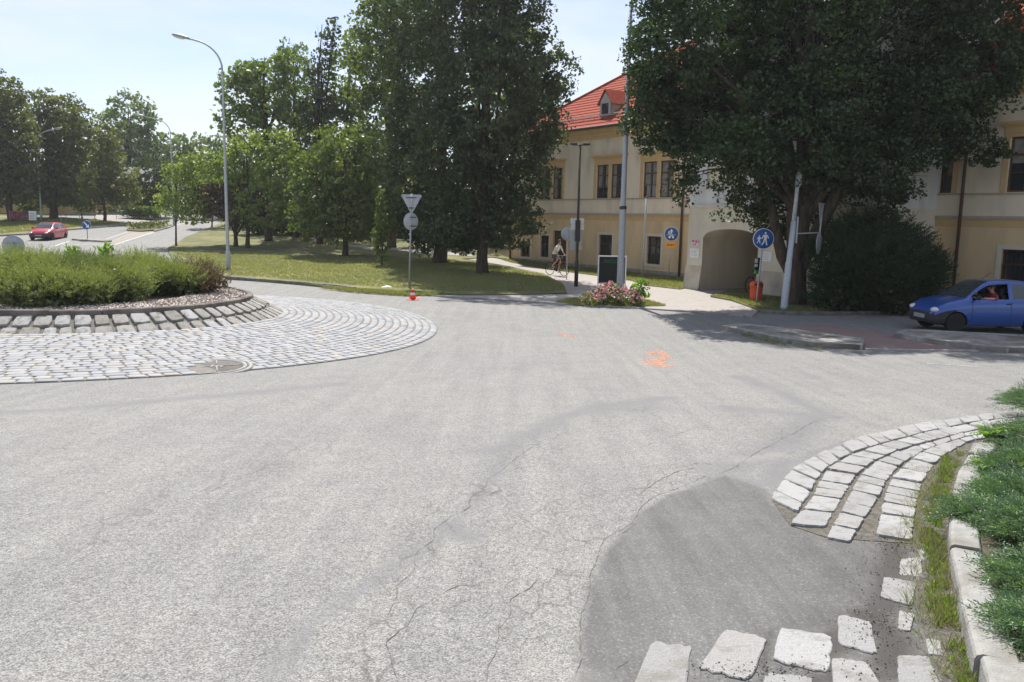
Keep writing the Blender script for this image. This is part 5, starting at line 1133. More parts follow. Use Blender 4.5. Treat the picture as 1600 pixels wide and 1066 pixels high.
spots = [(-.2, -2.55, 'leaf_bush', 1.0, 1.05, 'green feathery bush at the planter front below the blue road sign'), (-1.55, -2.4, 'leaf_bushdark', 1.05, 1.0, 'dark green bush at the planter front, second from the left edge'), (.75, -2.3, 'leaf_bush', .85, .9, 'yellow green bush at the planter front near the gravel corner'),
         (-2.7, -1.2, 'leaf_bush', 1.1, 1.15, 'tall bush at the left edge of the photo'), (-1.2, -1.0, 'leaf_bush', 1.2, 1.25, 'tall pale bush in the middle of the planter left of the leafy shoots'), (.4, -.9, 'leaf_bushdark', 1.1, 1.1, 'dark bush in the middle of the planter'), (1.25, -.9, 'leaf_bush', .9, .95, 'low bush right of the middle of the planter'),
         (1.55, .7, 'leaf_bush', .9, .8, 'bush with yellow flowers near the right end of the planter'), (2.25, 1.35, 'leaf_brown', .8, .75, 'withered brown bush at the right end of the planter'), (-2.6, .8, 'leaf_bush', 1.1, 1.15, 'bush at the back left of the planter'), (-.9, .9, 'leaf_bushdark', 1.2, 1.1, 'dark bush at the back of the planter'), (.8, 1.0, 'leaf_bush', 1.1, .95, 'bush at the back of the planter right of its centre'), (0, 2.5, 'leaf_bush', 1.1, .9, 'bush at the far rim of the planter'), (1.5, 2.4, 'leaf_brown', .8, .7, 'brownish bush at the far right rim of the planter'), (-1.9, 2.2, 'leaf_bush', 1.1, .9, 'bush at the far left rim of the planter')]
for dx, dy, mm, r, h, lab in spots: planter_bush(lab, cx+dx*.96, cy+dy*.93+.12, r*.96, h*rnd.uniform(.68, 1.02)*(.8 if dy < -2 else 1.05), M[mm], int(900*r*r), flowers=26 if 'yellow flowers' in lab else 0)
for (u, v, lab) in ((115, 397, 'broad leaved green shoot sticking out of the planter bushes, left one'), (165, 394, 'broad leaved green shoot sticking out of the planter bushes, right one')):
    p = AT(u, v, 20.6); root = thing('leafy_shoot', lab, 'plant', (p.x, p.y, IZ(p.y)), 0, 'leafy shoots in the planter'); zt = p.z-IZ(p.y)
    mb = MB(); mb.tube([(0, 0, 0), (0, 0, zt)], [.015, .008], 5); mb.build('stem', M['bark'], root)
    n = 60; C = np.stack([rng.normal(size=n)*.07, rng.normal(size=n)*.07, zt+rng.uniform(-.35, .12, n)], 1); np_mesh('leaves', blades(C, np.stack([rng.normal(size=n), rng.normal(size=n), rng.uniform(.6, 1.6, n)], 1), rng.uniform(.13, .22, n), .075), 4, M['leaf_bright'], root)
# clipped hedge and low flower hedge far left
def hedge(name, label, cat, a, b, w, h, m1, leaf=.16, m2=None):
    root = thing(name, label, cat, (a.x, a.y, G(a.y))); d = (b-a); L_ = math.hypot(d.x, d.y); dx, dy = d.x/L_, d.y/L_
    n = int(L_*h*w*240); t = rng.uniform(0, L_, n); o = rng.uniform(-w/2, w/2, n); z = rng.uniform(.05, 1, n)**.6*h*(1+.08*np.sin(t*2.3)); C = np.stack([t*dx-o*dy, t*dy+o*dx, z+(np.array([G(a.y+q*dy) for q in t])-G(a.y))+.1], 1)
    np_mesh('foliage', leaf_quads(C, leaf, 1.3), 4, m1, root)
    if m2: k = C[C[:, 2] > h*.7][:len(C)//5]; np_mesh('blooms', leaf_quads(k+[0, 0, .08], leaf*.8, 1), 4, m2, root)
    return root
hedge('clipped_hedge', 'long clipped green hedge beneath the dark tree by the far road', 'hedge', AT(200, 343, 93), AT(240, 345, 91), 2.2, 1.3, M['leaf_mid'])
hedge('flower_hedge', 'low reddish green hedge on the kerbed island of the far road', 'hedge', P(206, 360), P(252, 356.5), 2.0, .55, M['leaf_olive'], .13, M['leaf_brown'])
# juniper bed at the near right
GJ = 'junipers spilling over the bed kerb'
def juniper(label, u, v, r, h, n=700, mm='leaf_juniper', tips=.25, base_z=.1):
    p = P(u, v, .1) if not isinstance(u, Vector) else u
    root = thing('juniper', label, 'shrub', (p.x, p.y, G(p.y)+base_z), 0, GJ)
    a = rng.uniform(0, 2*math.pi, n); rr = r*np.sqrt(rng.uniform(0, .8, n)); C = np.stack([rr*np.cos(a), rr*np.sin(a), h*(1-(rr/r)**2*.9)*rng.uniform(.3, 1, n)+.02], 1)
    D = np.stack([np.cos(a)*(.3+rr/r)+rng.normal(size=n)*.35, np.sin(a)*(.3+rr/r)+rng.normal(size=n)*.35, .38*(1-rr/r)+rng.normal(size=n)*.14+.05], 1)
    k = int(n*(1-tips))
    np_mesh('foliage', sprays(C[:k], D[:k], rng.uniform(.09, .26, k), 11, 5, .0062, .18, .6), 4, M[mm], root)
    np_mesh('young_foliage', sprays(C[k:]+[0, 0, .02], D[k:], rng.uniform(.10, .2, n-k), 11, 5, .0060, .18, .6), 4, M['leaf_juniper_tip'], root)
    kb = rng.integers(0, n, n//9); np_mesh('dead_sprays', sprays(C[kb]*[1, 1, .7], D[kb], rng.uniform(.08, .16, len(kb)), 7, 3, .005, .18, .6), 4, M['leaf_brown'], root)
    mb = MB()
    for q in range(0, n, 9): e = Vector(C[q])+Vector(D[q]).normalized()*.1; mb.tube([(e.x*.25, e.y*.25, .02), (e.x*.6, e.y*.6, e.z*.75+.01), tuple(e)], [.008, .005, .0015], 4)
    mb.build('stems', M['bark'], root)
    return root
for u, v, r, h, n, lab in ((1640, 845, .30, .15, 560, 'blue green juniper arching over the kerb beside the nearest granite setts'), (1606, 795, .30, .16, 560, 'juniper in the middle of the bed, its dark hollow facing the kerb'), (1658, 930, .25, .13, 520, 'juniper near the bottom right corner of the photo'), (1530, 815, .13, .09, 200, 'small juniper branch covering the kerb face in the middle of the bed'),
                           (1665, 1010, .2, .1, 300, 'juniper spray at the very bottom of the right edge'), (1612, 745, .32, .17, 560, 'juniper behind the bright leafy weeds of the bed'), (1625, 700, .42, .2, 560, 'juniper near the bend of the kerb'), (1640, 645, .55, .32, 640, 'juniper at the far end of the bed, reaching out over the road')):
    juniper(lab, u, v, r, h, n)
for (x, y, r) in ((3.7, 4.5, .6), (4.6, 5.6, .8), (3.4, 3.3, .6), (5.6, 6.6, .8), (4.9, 4.2, .8), (6.8, 7.6, .8), (3.1, 2.2, .5)):
    juniper('juniper inside the bed just beyond the right edge of the photo', Vector((x, y, 0)), 0, r, .2, 260)
# bright broad leaved weeds in the bed
for u, v, n, L_, lab in ((1550, 690, 26, .17, 'bright green leafy weed at the kerb bend among the junipers'), (1535, 735, 8, .13, 'single low green weed leaning over the kerb'), (1568, 765, 26, .14, 'bright green leafy weed between the two nearest junipers')):
    p = P(u, v, .12); root = thing('leafy_weed', lab, 'plant', (p.x, p.y, G(p.y)+.12)); C = np.zeros((n, 3)); C[:, :2] = rng.normal(size=(n, 2))*.05; C[:, 2] = rng.uniform(0, .08, n)
    mb = MB()
    for q in range(n):
        a = rnd.uniform(0, 6.28); l_ = L_*rnd.uniform(.6, 1.2); w_ = l_*.22; d = Vector((math.cos(a), math.sin(a), 0)); s_ = Vector((-d.y, d.x, 0)); c0 = Vector(C[q]); pr_ = [(0, 0, .1), (.3, .35, 1), (.65, .5, .85), (1, .38, .05)]
        vs = []
        for t_, z_, ww in pr_: m_ = c0+d*l_*t_+Vector((0, 0, l_*z_)); vs += [m_+s_*w_*ww, m_-Vector((0, 0, w_*.25)), m_-s_*w_*ww]
        fs = []
        for i in range(3): fs += [(3*i, 3*i+1, 3*i+4, 3*i+3), (3*i+1, 3*i+2, 3*i+5, 3*i+4)]
        mb.add(vs, fs, True)
    mb.build('leaves', M['leaf_bright'], root)
# ---- grass and weeds
def tufts(name, label, poly, n, L_, w, off, m1, clump=6, kind='stuff', up=1.4):
    q = scatter(poly, int(n*(1.6 if n < 2000 else 1)))
    if kind and n < 2000: q = q[np.array([mnoise.noise(Vector((a[0]*5.3, a[1]*5.3, 1.7))) > -.30 for a in q])]; n = len(q)
    q = np.repeat(q, clump, 0)+rng.normal(size=(len(q)*clump, 2))*L_*.25
    B = np.stack([q[:, 0], q[:, 1], np.array([G(y) for y in q[:, 1]])+off], 1); D = rng.normal(size=B.shape)*.55; D[:, 2] = up*rng.uniform(.5, 1, len(B))
    return tag(np_mesh(name, blades(B, D, L_*rng.uniform(.4, 1.2, len(B)), w), 4, m1), label, 'grass', kind=kind)
weedpoly = P3([(1478, 712), (1468, 735), (1452, 790), (1440, 850), (1454, 880), (1448, 940), (1462, 985), (1485, 1030), (1512, 1100), (1540, 1100), (1515, 1030), (1492, 950), (1478, 880), (1472, 820), (1478, 770), (1494, 730), (1505, 708)])
M['weedgreen'] = leaf_mat('weed_blades', (.12, .16, .06), (.27, .26, .15), .3, scale=9)
tufts('weeds', 'green weeds and grass growing in the gap along the bed kerb', weedpoly, 620, .055, .0032, 0, M['weedgreen'], 9)
tufts('weeds', 'bright weed leaves in the gutter between setts and kerb', weedpoly, 330, .05, .011, 0, M['leaf_bright'], 4)
tufts('weeds', 'sparse taller weeds leaning out of the gutter over the granite', P3([(1462, 735), (1420, 790), (1405, 850), (1425, 900), (1420, 950), (1440, 1010), (1470, 1080), (1545, 1090), (1500, 980), (1480, 880), (1480, 760)]), 170, .10, .0036, 0, M['weedgreen'], 9, up=1.0)
tufts('dry_stalks', 'dry brownish stalks standing in the gutter weeds', weedpoly, 170, .11, .003, 0, M['leaf_brown'], 3)
tufts('joint_weeds', 'short weeds in the joints between the granite rows', P3([(1395, 760), (1420, 700), (1500, 680), (1480, 700), (1440, 730), (1405, 790)]), 70, .03, .004, 0, M['blade'], 5)
tufts('lawn_blades', 'rough mown grass of the park lawn near its front edge', P3([(358, 432), (460, 441), (560, 450), (640, 456), (800, 461), (884, 458), (878, 446), (850, 432), (740, 412), (600, 405), (380, 398), (262, 392), (330, 420)]), 26000, .10, .018, .08, M['blade'], 4, up=1.0)
tufts('lawn_edge', 'longer grass hanging over the kerb of the park lawn', P3([(500, 452), (560, 455), (640, 459), (720, 462), (640, 464), (560, 459)]), 1500, .13, .016, .03, M['blade'], 6)
tufts('verge_grass', 'grass below the facade and around the oak', P3([(1112, 466), (1142, 472), (1187, 487), (1260, 491), (1400, 488), (1600, 493), (1600, 480), (1200, 462)]), 9000, .10, .014, .08, M['blade'], 5)
tufts('verge_grass', 'strip of tall grass at the foot of the ochre facade', vg, 5000, .12, .018, .06, M['blade'], 5)
tufts('bed_grass', 'thin grass around the rose bush', ri, 1600, .09, .012, .05, M['blade'], 5)
tufts('island_weeds', 'weeds along the kerb of the first traffic island', P3([(1160, 520), (1205, 530), (1250, 540), (1290, 545), (1290, 549), (1200, 537), (1160, 526)]), 60, .12, .014, 0, M['blade'], 8)
tufts('left_grass', 'grass of the verge beyond the far road', P3([(0, 367), (93, 359), (190, 350), (150, 345), (60, 345), (0, 350)]), 6000, .16, .035, .08, M['blade'], 4)
# ================================================================== STREET FURNITURE
def build_lamp(name, label, p, H_, arm, arm_dir, r0=.085, r1=.045, group='curved street lamps', lean=0):
    root = thing(name, label, 'street lamp', tuple(p), 0, group); mb = MB()
    mb.tube([(0, 0, -.1), (0, 0, .9), (0, 0, 1.0)], [r0*1.35, r0*1.35, r0], 12); mb.tube([(0, 0, .95), (0, 0, H_-1.6)], [r0, r1], 12, caps=False)
    path = []; R = 1.6; ax, ay = math.cos(arm_dir), math.sin(arm_dir)
    for k in range(9): a = math.radians(78)*k/8; path.append((ax*R*(1-math.cos(a)), ay*R*(1-math.cos(a)), H_-1.6+R*math.sin(a)*.86))
    e = Vector(path[-1]); rest = max(.1, arm-R*.8); path.append(tuple(e+Vector((ax*rest, ay*rest, rest*.22)))); mb.tube(path, [r1]*9+[r1*.8], 10); mb.build('pole', M['steel_pale'], root)
    e = Vector(path[-1]); T = lambda q: e+Vector((ax*q[0]-ay*q[1], ay*q[0]+ax*q[1], q[2]+q[0]*.2))
    mb = MB(); m2 = MB(); m2.ball((.36, 0, .02), (.44, .15, .10), 14, 8); m2.v = [(x, y, max(z, -.02)) for x, y, z in m2.v]; mb.add([T(q) for q in m2.v], m2.f, True)
    m2 = MB(); m2.tube([(-.06, 0, 0), (.1, 0, .01)], .055, 8); mb.add([T(q) for q in m2.v], m2.f, True); hd = mb.build('lamp_head', M['steel'], root)
    mb = MB(); m2 = MB(); m2.ball((.42, 0, -.02), (.32, .12, .09), 14, 8); m2.v = [(x, y, min(z, -.022)) for x, y, z in m2.v]; mb.add([T(q) for q in m2.v], m2.f, True); mb.build('lens', M['lamp_lens'], hd)
    return root
build_lamp('street_lamp', 'tall grey street lamp at the lawn corner, its arm reaching left over the road', P(357, 424), 11.3, 1.6, math.pi)
build_lamp('street_lamp', 'grey street lamp at the far left whose arm points right over the red car', P(65, 347), 9.4, 1.9, 0)
build_lamp('street_lamp', 'distant street lamp with a left pointing arm, half hidden by the far treetops', AT(272, 352, 84)*1, 10.6, 2.6, math.pi)
# tall grey tapered column by the rose bush
p = P(968, 471); root = thing('lamp_column', 'tall tapering grey column in the rose bush, top lost in the oak crown', 'lamp post', tuple(p))
mb = MB(); mb.tube([(0, 0, -.1), (0, 0, .25), (0, 0, .3)], [.15, .15, .13], 14); mb.tube([(0, 0, .28), (0, 0, 3.3)], [.13, .115], 14, caps=False); mb.tube([(0, 0, 3.3), (0, 0, 3.34), (0, 0, 6.5), (0, 0, 10.6)], [.115, .095, .08, .055], 14); mb.build('pole', M['steel'], root)
mb = MB(); mb.lathe([(.12, 3.26), (.13, 3.28), (.13, 3.36), (.1, 3.38)], 14); mb.build('collar', M['darkmetal'], root)
mb = MB(); mb.tube([(0, 0, 10.5), (0, -.4, 10.75), (0, -1.3, 10.9)], [.05, .045, .04], 8); mb.build('arm', M['steel'], root)
mb = MB(); mb.ball((0, -1.6, 10.9), (.15, .4, .09), 12, 8); mb.build('lamp_head', M['steel_pale'], root)
# dark thin lamp with T head
p = P(900, 449); root = thing('path_lamp', 'slim dark brown lamp post with a flat T shaped head before the ochre facade', 'lamp post', tuple(p))
mb = MB(); mb.tube([(0, 0, -.1), (0, 0, 1.1), (0, 0, 1.15), (0, 0, 5.95)], [.085, .085, .06, .045], 12); mb.build('pole', M['darkmetal'], root)
mb = MB(); mb.tube([(-.34, 0, 5.98), (.34, 0, 5.98)], .03, 8); mb.box(-.42, -.12, -.13, .13, 5.98, 6.03); mb.box(.12, .42, -.13, .13, 5.98, 6.03); mb.build('lamp_head', M['darkmetal'], root)
def flatpanel(name, label, cat, p, rot, w, h, matf, t=.025, back=None, group=None):
    r = thing(name, label, cat, p, rot, group); b = MB(); b.box(-w/2, w/2, -t/2, t/2, 0, h); b.build('plate', matf, r, bevel=.004); return r
sg = thing('direction_signs', 'bundle of white finger sign plates clamped to the slim dark lamp post', 'sign', (p.x, p.y-.02, p.z+1.75), math.radians(8))
for k, (x0, x1, z0, z1) in enumerate([(-.30, .28, .95, 1.18), (-.27, .29, .70, .93), (-.28, -.06, -.18, .66), (.03, .22, -.15, .62)]):
    b = MB(); b.box(x0, x1, .09, .115, z0, z1); b.build('plate', M['signback' if k > 1 else 'white'], sg, bevel=.004)
b = MB(); b.tube([(-.05, .0, .1), (-.05, .09, .1)], .012, 6); b.tube([(-.09, -.07, -.2), (.09, -.07, -.2)], .01, 6); b.box(-.095, .095, -.07, .09, .2, 1.1); b.build('bracket', M['darkmetal'], sg)
def pole(mb, h, r=.032, base=-.1): mb.tube([(0, 0, base), (0, 0, h)], r, 10)
def disc(mb, r, z, y0, y1, n=32): mb.lathe([(r-.004, y0), (r, y0+.003), (r, y1-.003), (r-.004, y1)], n, 'y', (0, 0, z))
# sign seen from behind at the path
p = P(885, 438); r = thing('round_sign', 'round sign seen from behind on a thin pole beside the cyclist', 'sign', tuple(p), math.radians(-12))
mb = MB(); pole(mb, 2.55, .028); mb.build('pole', M['steel'], r); mb = MB(); disc(mb, .33, 2.2, .035, .06); mb.build('plate', M['signback'], r); mb = MB(); mb.box(-.2, .2, .02, .035, 2.3, 2.33); mb.box(-.2, .2, .02, .035, 2.07, 2.10); mb.build('rail', M['steel'], r)
# priority signpost (backs)
p = P(639, 453); r = thing('road_signpost', 'signpost carrying an upside down triangle over a disc, both seen from behind, near the cone', 'sign', tuple(p), math.radians(10))
mb = MB(); mb.tube([(0, 0, -.1), (.10, 0, 3.75)], .034, 10); mb.build('pole', M['steel'], r)
mb = MB(); zt = 3.72
mb.prism([(-.36+.1, zt), (-.40+.1, zt-.04), (-.03+.1, zt-.72), (.03+.1, zt-.72), (.40+.1, zt-.04), (.36+.1, zt)], .04, .06); mb.build('triangle_plate', M['signback'], r)
mb = MB(); m2 = MB(); disc(m2, .34, 2.68, .04, .06); mb.add([(x*.85+.075, y+x*.25, z) for x, y, z in m2.v], m2.f, True); mb.build('round_plate', M['signback'], r)
mb = MB()
for z, w in ((3.6, .2), (3.2, .1), (2.84, .2), (2.5, .2)): mb.box(.09-w, .09+w, .025, .04, z-.018, z+.018); mb.box(.05, .13, -.05, .035, z-.02, z+.02)
mb.build('rail', M['darkmetal'], r)
# traffic cone
p = P(645, 468.5); r = thing('traffic_cone', 'small orange red traffic cone with a white band on the road edge', 'traffic cone', tuple(p))
mb = MB(); mb.box(-.19, .19, -.19, .19, 0, .03); mb.build('base', M['conered'], r, bevel=.01)
mb = MB(); mb.lathe([(.125, .028), (.095, .15), (.088, .17)], 24); mb.lathe([(.06, .245), (.04, .32), (.066, .325), (.066, .36), (.03, .37)], 24); mb.build('cone', M['conered'], r); mb = MB(); mb.lathe([(.092, .165), (.062, .25)], 24); mb.build('band', M['white'], r)
# pedestrian signs
def figure(mb, x, z, s, y, arm=0):
    """flat walking figure, s = height"""
    def poly(pl): 
        v = [(x+a*s, y, z+b*s) for a, b in pl]+[(x+a*s, y-.002, z+b*s) for a, b in pl]; n = len(pl)
        mb.add(v, [tuple(range(n)), tuple(range(n, 2*n))]+[(i, (i+1) % n, (i+1) % n+n, i+n) for i in range(n)])
    poly([(math.cos(a*.524)*.075, .92+math.sin(a*.524)*.08) for a in range(12)])
    poly([(-.12, .80), (.12, .80), (.10, .45), (-.10, .45)]); poly([(-.10, .455), (.01, .455), (-.06, .22), (-.2, .0), (-.28, .03), (-.16, .24)]); poly([(-.01, .455), (.10, .455), (.13, .24), (.19, .0), (.10, .0), (.04, .22)])
    poly([(-.12, .80), (-.19, .74), (-.27, .50), (-.21, .48), (-.12, .68)]); poly([(.12, .80), (.19, .74), (.27, .52), (.21, .50), (.12, .68)])
def ped_sign(label, p, rot, rad, zc, hpole, second=None, pr=.03, lean=0):
    r = thing('pedestrian_sign', label, 'sign', tuple(p), rot); mb = MB(); mb.tube([(0, 0, -.1), (lean, 0, hpole)], pr, 10); mb.build('pole', M['steel'], r)
    dx = lean*zc/hpole; mb = MB(); disc(mb, rad, zc, -.062, -.04, 40); mb.v = [(x+dx, y, z) for x, y, z in mb.v]; pl = mb.build('plate', M['white'], r)
    mb = MB(); disc(mb, rad*.94, zc, -.066, -.0625, 40); mb.v = [(x+dx, y, z) for x, y, z in mb.v]; mb.build('blue_face', M['signblue'], pl)
    mb = MB()
    if second:
        figure(mb, -.02*rad+dx, zc-.12*rad, .82*rad, -.068); figure(mb, -.35*rad+dx, zc-.12*rad, .55*rad, -.068)
        for cx_ in (-.24, .24): mb.lathe([(.13*rad, -.069), (.17*rad, -.069), (.17*rad, -.0665), (.13*rad, -.0665)], 16, 'y', (cx_*rad+dx, 0, zc-.45*rad))
        mb.tube([(-.24*rad+dx, -.068, zc-.45*rad), (-.05*rad+dx, -.068, zc-.22*rad), (.18*rad+dx, -.068, zc-.24*rad), (.24*rad+dx, -.068, zc-.45*rad)], .012*rad/.25, 4)
        mb.box(-.7*rad+dx, .7*rad+dx, -.069, -.0665, zc-.17*rad, zc-.13*rad)
    else:
        figure(mb, .16*rad+dx, zc-.62*rad, 1.28*rad, -.068); figure(mb, -.42*rad+dx, zc-.45*rad, .78*rad, -.068)
        mb.tube([(-.25*rad+dx, -.068, zc+.02*rad), (-.12*rad+dx, -.068, zc+.08*rad)], .03*rad, 4)
    mb.build('symbol', M['white'], pl)
    return r
p = P(1181, 479); s1 = ped_sign('blue round sign with a white adult and child on a post beside the orange bin', p, math.radians(-4), .355, 2.34, 2.7, lean=.12)
p = P(1044, 439); s2 = ped_sign('smaller blue round sign with walkers and a bicycle above an orange plate, before the facade', p, math.radians(-4), .345, 2.28, 2.6, second=True, lean=.05)
b = MB(); b.box(-.18, .26, -.06, -.04, 1.62, 1.88); b.build('orange_plate', M['orange_sheet'], s2, bevel=.003)
b = MB()
for k in range(4): b.box(-.13+k*.09, -.075+k*.09, -.0635, -.0605, 1.70+.02*(k % 2), 1.79)
b.build('plate_print', M['brownframe'], s2)
# orange litter bin
p = P(1183, 474); r = thing('litter_bin', 'orange plastic litter bin hanging on the post of the blue adult and child sign', 'litter bin', (p.x-.02, p.y+.14, p.z))
mb = MB(); pr = [(.20, .03), (.215, .08), (.235, .62)]; mb.lathe(pr, 24); mb.v = [(x*1.0, y*.8, z) for x, y, z in mb.v]; mb.build('body', M['orange'], r)
mb = MB(); mb.lathe([(.242, .60), (.245, .68), (.22, .75), (.15, .79), (.02, .80)], 24); mb.v = [(x, y*.8, z) for x, y, z in mb.v]; mb.build('hood', M['orange'], r)
mb = MB(); mb.box(-.13, .13, -.21, -.17, .655, .71); mb.build('opening', M['black'], r, bevel=.01)
mb = MB(); mb.box(-.03, .03, -.2, .2, .45, .5); mb.build('bracket', M['steel'], r)
# dog bag dispenser
r = thing('bag_dispenser', 'small black and white dispenser box with a green foot on the post above the bin', 'dispenser', (p.x-.10, p.y-.06, p.z+1.12), math.radians(14))
mb = MB(); mb.box(-.12, .10, -.05, .05, .08, .52); mb.build('box', M['black'], r, bevel=.015); mb = MB(); mb.box(-.13, -.02, -.06, -.051, .34, .50); mb.box(-.13, -.02, -.06, -.051, .2, .30); mb.build('label_plate', M['white'], r)
mb = MB(); mb.box(-.09, .09, -.055, .045, -.06, .079); mb.build('green_foot', plain('green_plastic', (.03, .3, .07), .5), r, bevel=.01)
# leaning pale pole with brackets and edge on signs
p = P(1223, 487.5); r = thing('sign_column', 'thick pale grey pole leaning right in front of the oak trunk, signs mounted edge on', 'pole', tuple(p))
mb = MB(); mb.tube([(0, 0, -.1), (.03, 0, .1), (.09, 0, 1.6), (.095, 0, 1.65), (.16, 0, 2.95)], [.12, .115, .105, .09, .085], 14); mb.tube([(.16, 0, 2.95), (.22, 0, 4.6)], [.065, .055], 12); mb.build('pole', M['steel_pale'], r)
mb = MB(); mb.box(.14, .30, -.07, .07, 4.05, 4.45); mb.build('box', M['steel'], r, bevel=.01)
mb = MB(); mb.tube([(.14, 0, 2.55), (1.03, -.02, 2.60)], .022, 8); mb.box(.25, .30, -.04, .04, 2.25, 3.1); mb.build('bracket', M['steel'], r)
mb = MB(); mb.tube([(1.0, 0, 1.9), (1.06, 0, 3.5)], .024, 8); mb.build('side_post', M['steel'], r)
ang = math.radians(58); ca, sa = math.cos(ang), math.sin(ang)
mb = MB(); m2 = MB(); m2.prism([(-.38, 3.55), (.38, 3.55), (.02, 2.88), (-.02, 2.88)], .03, .05); mb.add([(1.06+x*ca-y*sa, x*sa+y*ca, z) for x, y, z in m2.v], m2.f); mb.build('triangle_plate', M['signback'], r)
mb = MB(); m2 = MB(); disc(m2, .36, 2.28, .03, .05); mb.add([(1.06+x*ca-y*sa, x*sa+y*ca, z) for x, y, z in m2.v], m2.f); mb.build('round_plate', M['signback'], r)
# thin pole by the facade
p = P(1003, 437); r = thing('thin_post', 'thin grey post standing between the two lower facade windows', 'post', tuple(p)); mb = MB(); mb.tube([(0, 0, -.1), (.06, 0, 4.0)], .05, 8); mb.build('pole', M['steel'], r); mb = MB(); mb.ball((.06, 0, 4.0), .06, 8, 6); mb.build('cap', M['darkmetal'], r)
# notice blackboard by the rose bush
p = P(955, 455); r = thing('notice_stand', 'dark green notice board in a white frame on the pavement behind the rose bush', 'notice board', (p.x, p.y, p.z+.03), math.radians(-6))
mb = MB(); w, z0, z1 = .58, .25, 1.42
mb.box(-w, -w+.05, -.03, .03, 0, z1); mb.box(w-.05, w, -.03, .03, 0, z1); mb.box(-w+.05, w-.05, -.028, .028, z1-.05, z1); mb.box(-w+.05, w-.05, -.028, .028, z0, z0+.05); mb.build('frame', M['white'], r)
mb = MB(); mb.box(-w+.05, w-.05, -.015, .015, z0+.05, z1-.05); mb.build('board', plain('board_dark', (.008, .011, .011), .7), r)
mb = MB()
for k in range(9): x = -.34+k*.075; mb.tube([(x, -.0165, 1.20+.02*math.sin(k*2)), (x+.035, -.0165, 1.26+.02*math.cos(k*1.7)), (x+.07, -.0165, 1.20)], .008, 4)
mb.tube([(-.36, -.0165, 1.165), (.0, -.0165, 1.13), (.32, -.0165, 1.16)], .009, 4); mb.build('green_script', plain('green_chalk', (.05, .25, .08), .7), r)
# median direction sign, keep-right back sign, banner, railing
p = P(137, 376); r = thing('arrow_sign', 'blue round sign with a white diagonal arrow on the far traffic island', 'sign', (p.x, p.y, p.z+.1), 0)
mb = MB(); pole(mb, 1.5, .035); mb.build('pole', M['steel'], r); mb = MB(); disc(mb, .36, 1.12, -.06, -.04); pl = mb.build('plate', M['white'], r); mb = MB(); disc(mb, .345, 1.12, -.064, -.061); mb.build('blue_face', M['signblue'], pl)
mb = MB(); q = [(-.22, .20), (-.15, .25), (.10, -.02), (.19, .06), (.2, -.22), (-.08, -.18), (.02, -.09)]; mb.prism([(a, 1.12+b) for a, b in q], -.067, -.065); mb.build('arrow', M['white'], pl)
p = AT(20, 384, 21.6); r = thing('round_sign', 'grey back of a low round sign above the planter bushes, left edge', 'sign', (p.x, p.y, IZ(p.y)), math.radians(14))
zz = p.z-IZ(p.y); mb = MB(); pole(mb, zz+.1, .03); mb.build('pole', M['steel'], r); mb = MB(); disc(mb, .27, zz, .03, .05); mb.build('plate', M['signback'], r); mb = MB(); mb.box(-.16, .16, .015, .03, zz+.06, zz+.09); mb.box(-.16, .16, .015, .03, zz-.12, zz-.09); mb.build('rail', M['steel'], r)
p = AT(36, 350, 82); r = thing('banner', 'low dull red and black fence banner with a white end panel, far left verge', 'banner', (p.x, p.y, G(p.y)+.1))
mb = MB(); mb.box(-1.25, .62, -.02, .02, .35, 1.15); mb.build('red_sheet', mat('banner_red', (.30, .06, .06), (.06, .05, .06), 2.5, .7, lo=.45, hi=.55), r)
mb = MB(); mb.box(.63, 1.35, -.02, .02, .30, 1.2); mb.build('white_sheet', M['white'], r)
mb = MB()
for k in range(4): mb.box(.72, 1.25-.1*(k % 2), -.024, -.021, .45+k*.16, .51+k*.16)
mb.build('print', M['faint'], r)
for x in (-1.27, .625, 1.37): mb = MB(); mb.tube([(x, .03, 0), (x, .03, 1.2)], .03, 6); mb.build('post', M['steel'], r)
r = thing('railing', 'low metal pipe railing along the verge of the far road', 'railing', tuple(P(96, 352))); a = P(96, 352); q = [P(u, v) for u, v in ((96, 352), (104, 351), (125, 348), (148, 346), (165, 345), (182, 344), (200, 343))]
mb = MB(); mb.tube([x+Vector((0, 0, .95))-a for x in q], .035, 6); mb.build('top_rail', M['steel'], r)
for x in q: mb = MB(); x = x-a; mb.tube([x, x+Vector((0, 0, .95))], .03, 6); mb.build('post', M['steel'], r)
# white paper scrap on the lawn edge
p = P(604, 453); me_ = MB(); me_.add([(p.x-.22, p.y-.1, p.z+.10), (p.x+.05, p.y-.14, p.z+.12), (p.x+.24, p.y, p.z+.10), (p.x+.1, p.y+.12, p.z+.15), (p.x-.15, p.y+.1, p.z+.11), (p.x, p.y, p.z+.17)], [(0, 1, 5), (1, 2, 5), (2, 3, 5), (3, 4, 5), (4, 0, 5)])
tag(me_.build('paper_scrap', M['white']), 'crumpled white scrap of paper at the lawn edge left of the signpost', 'litter')

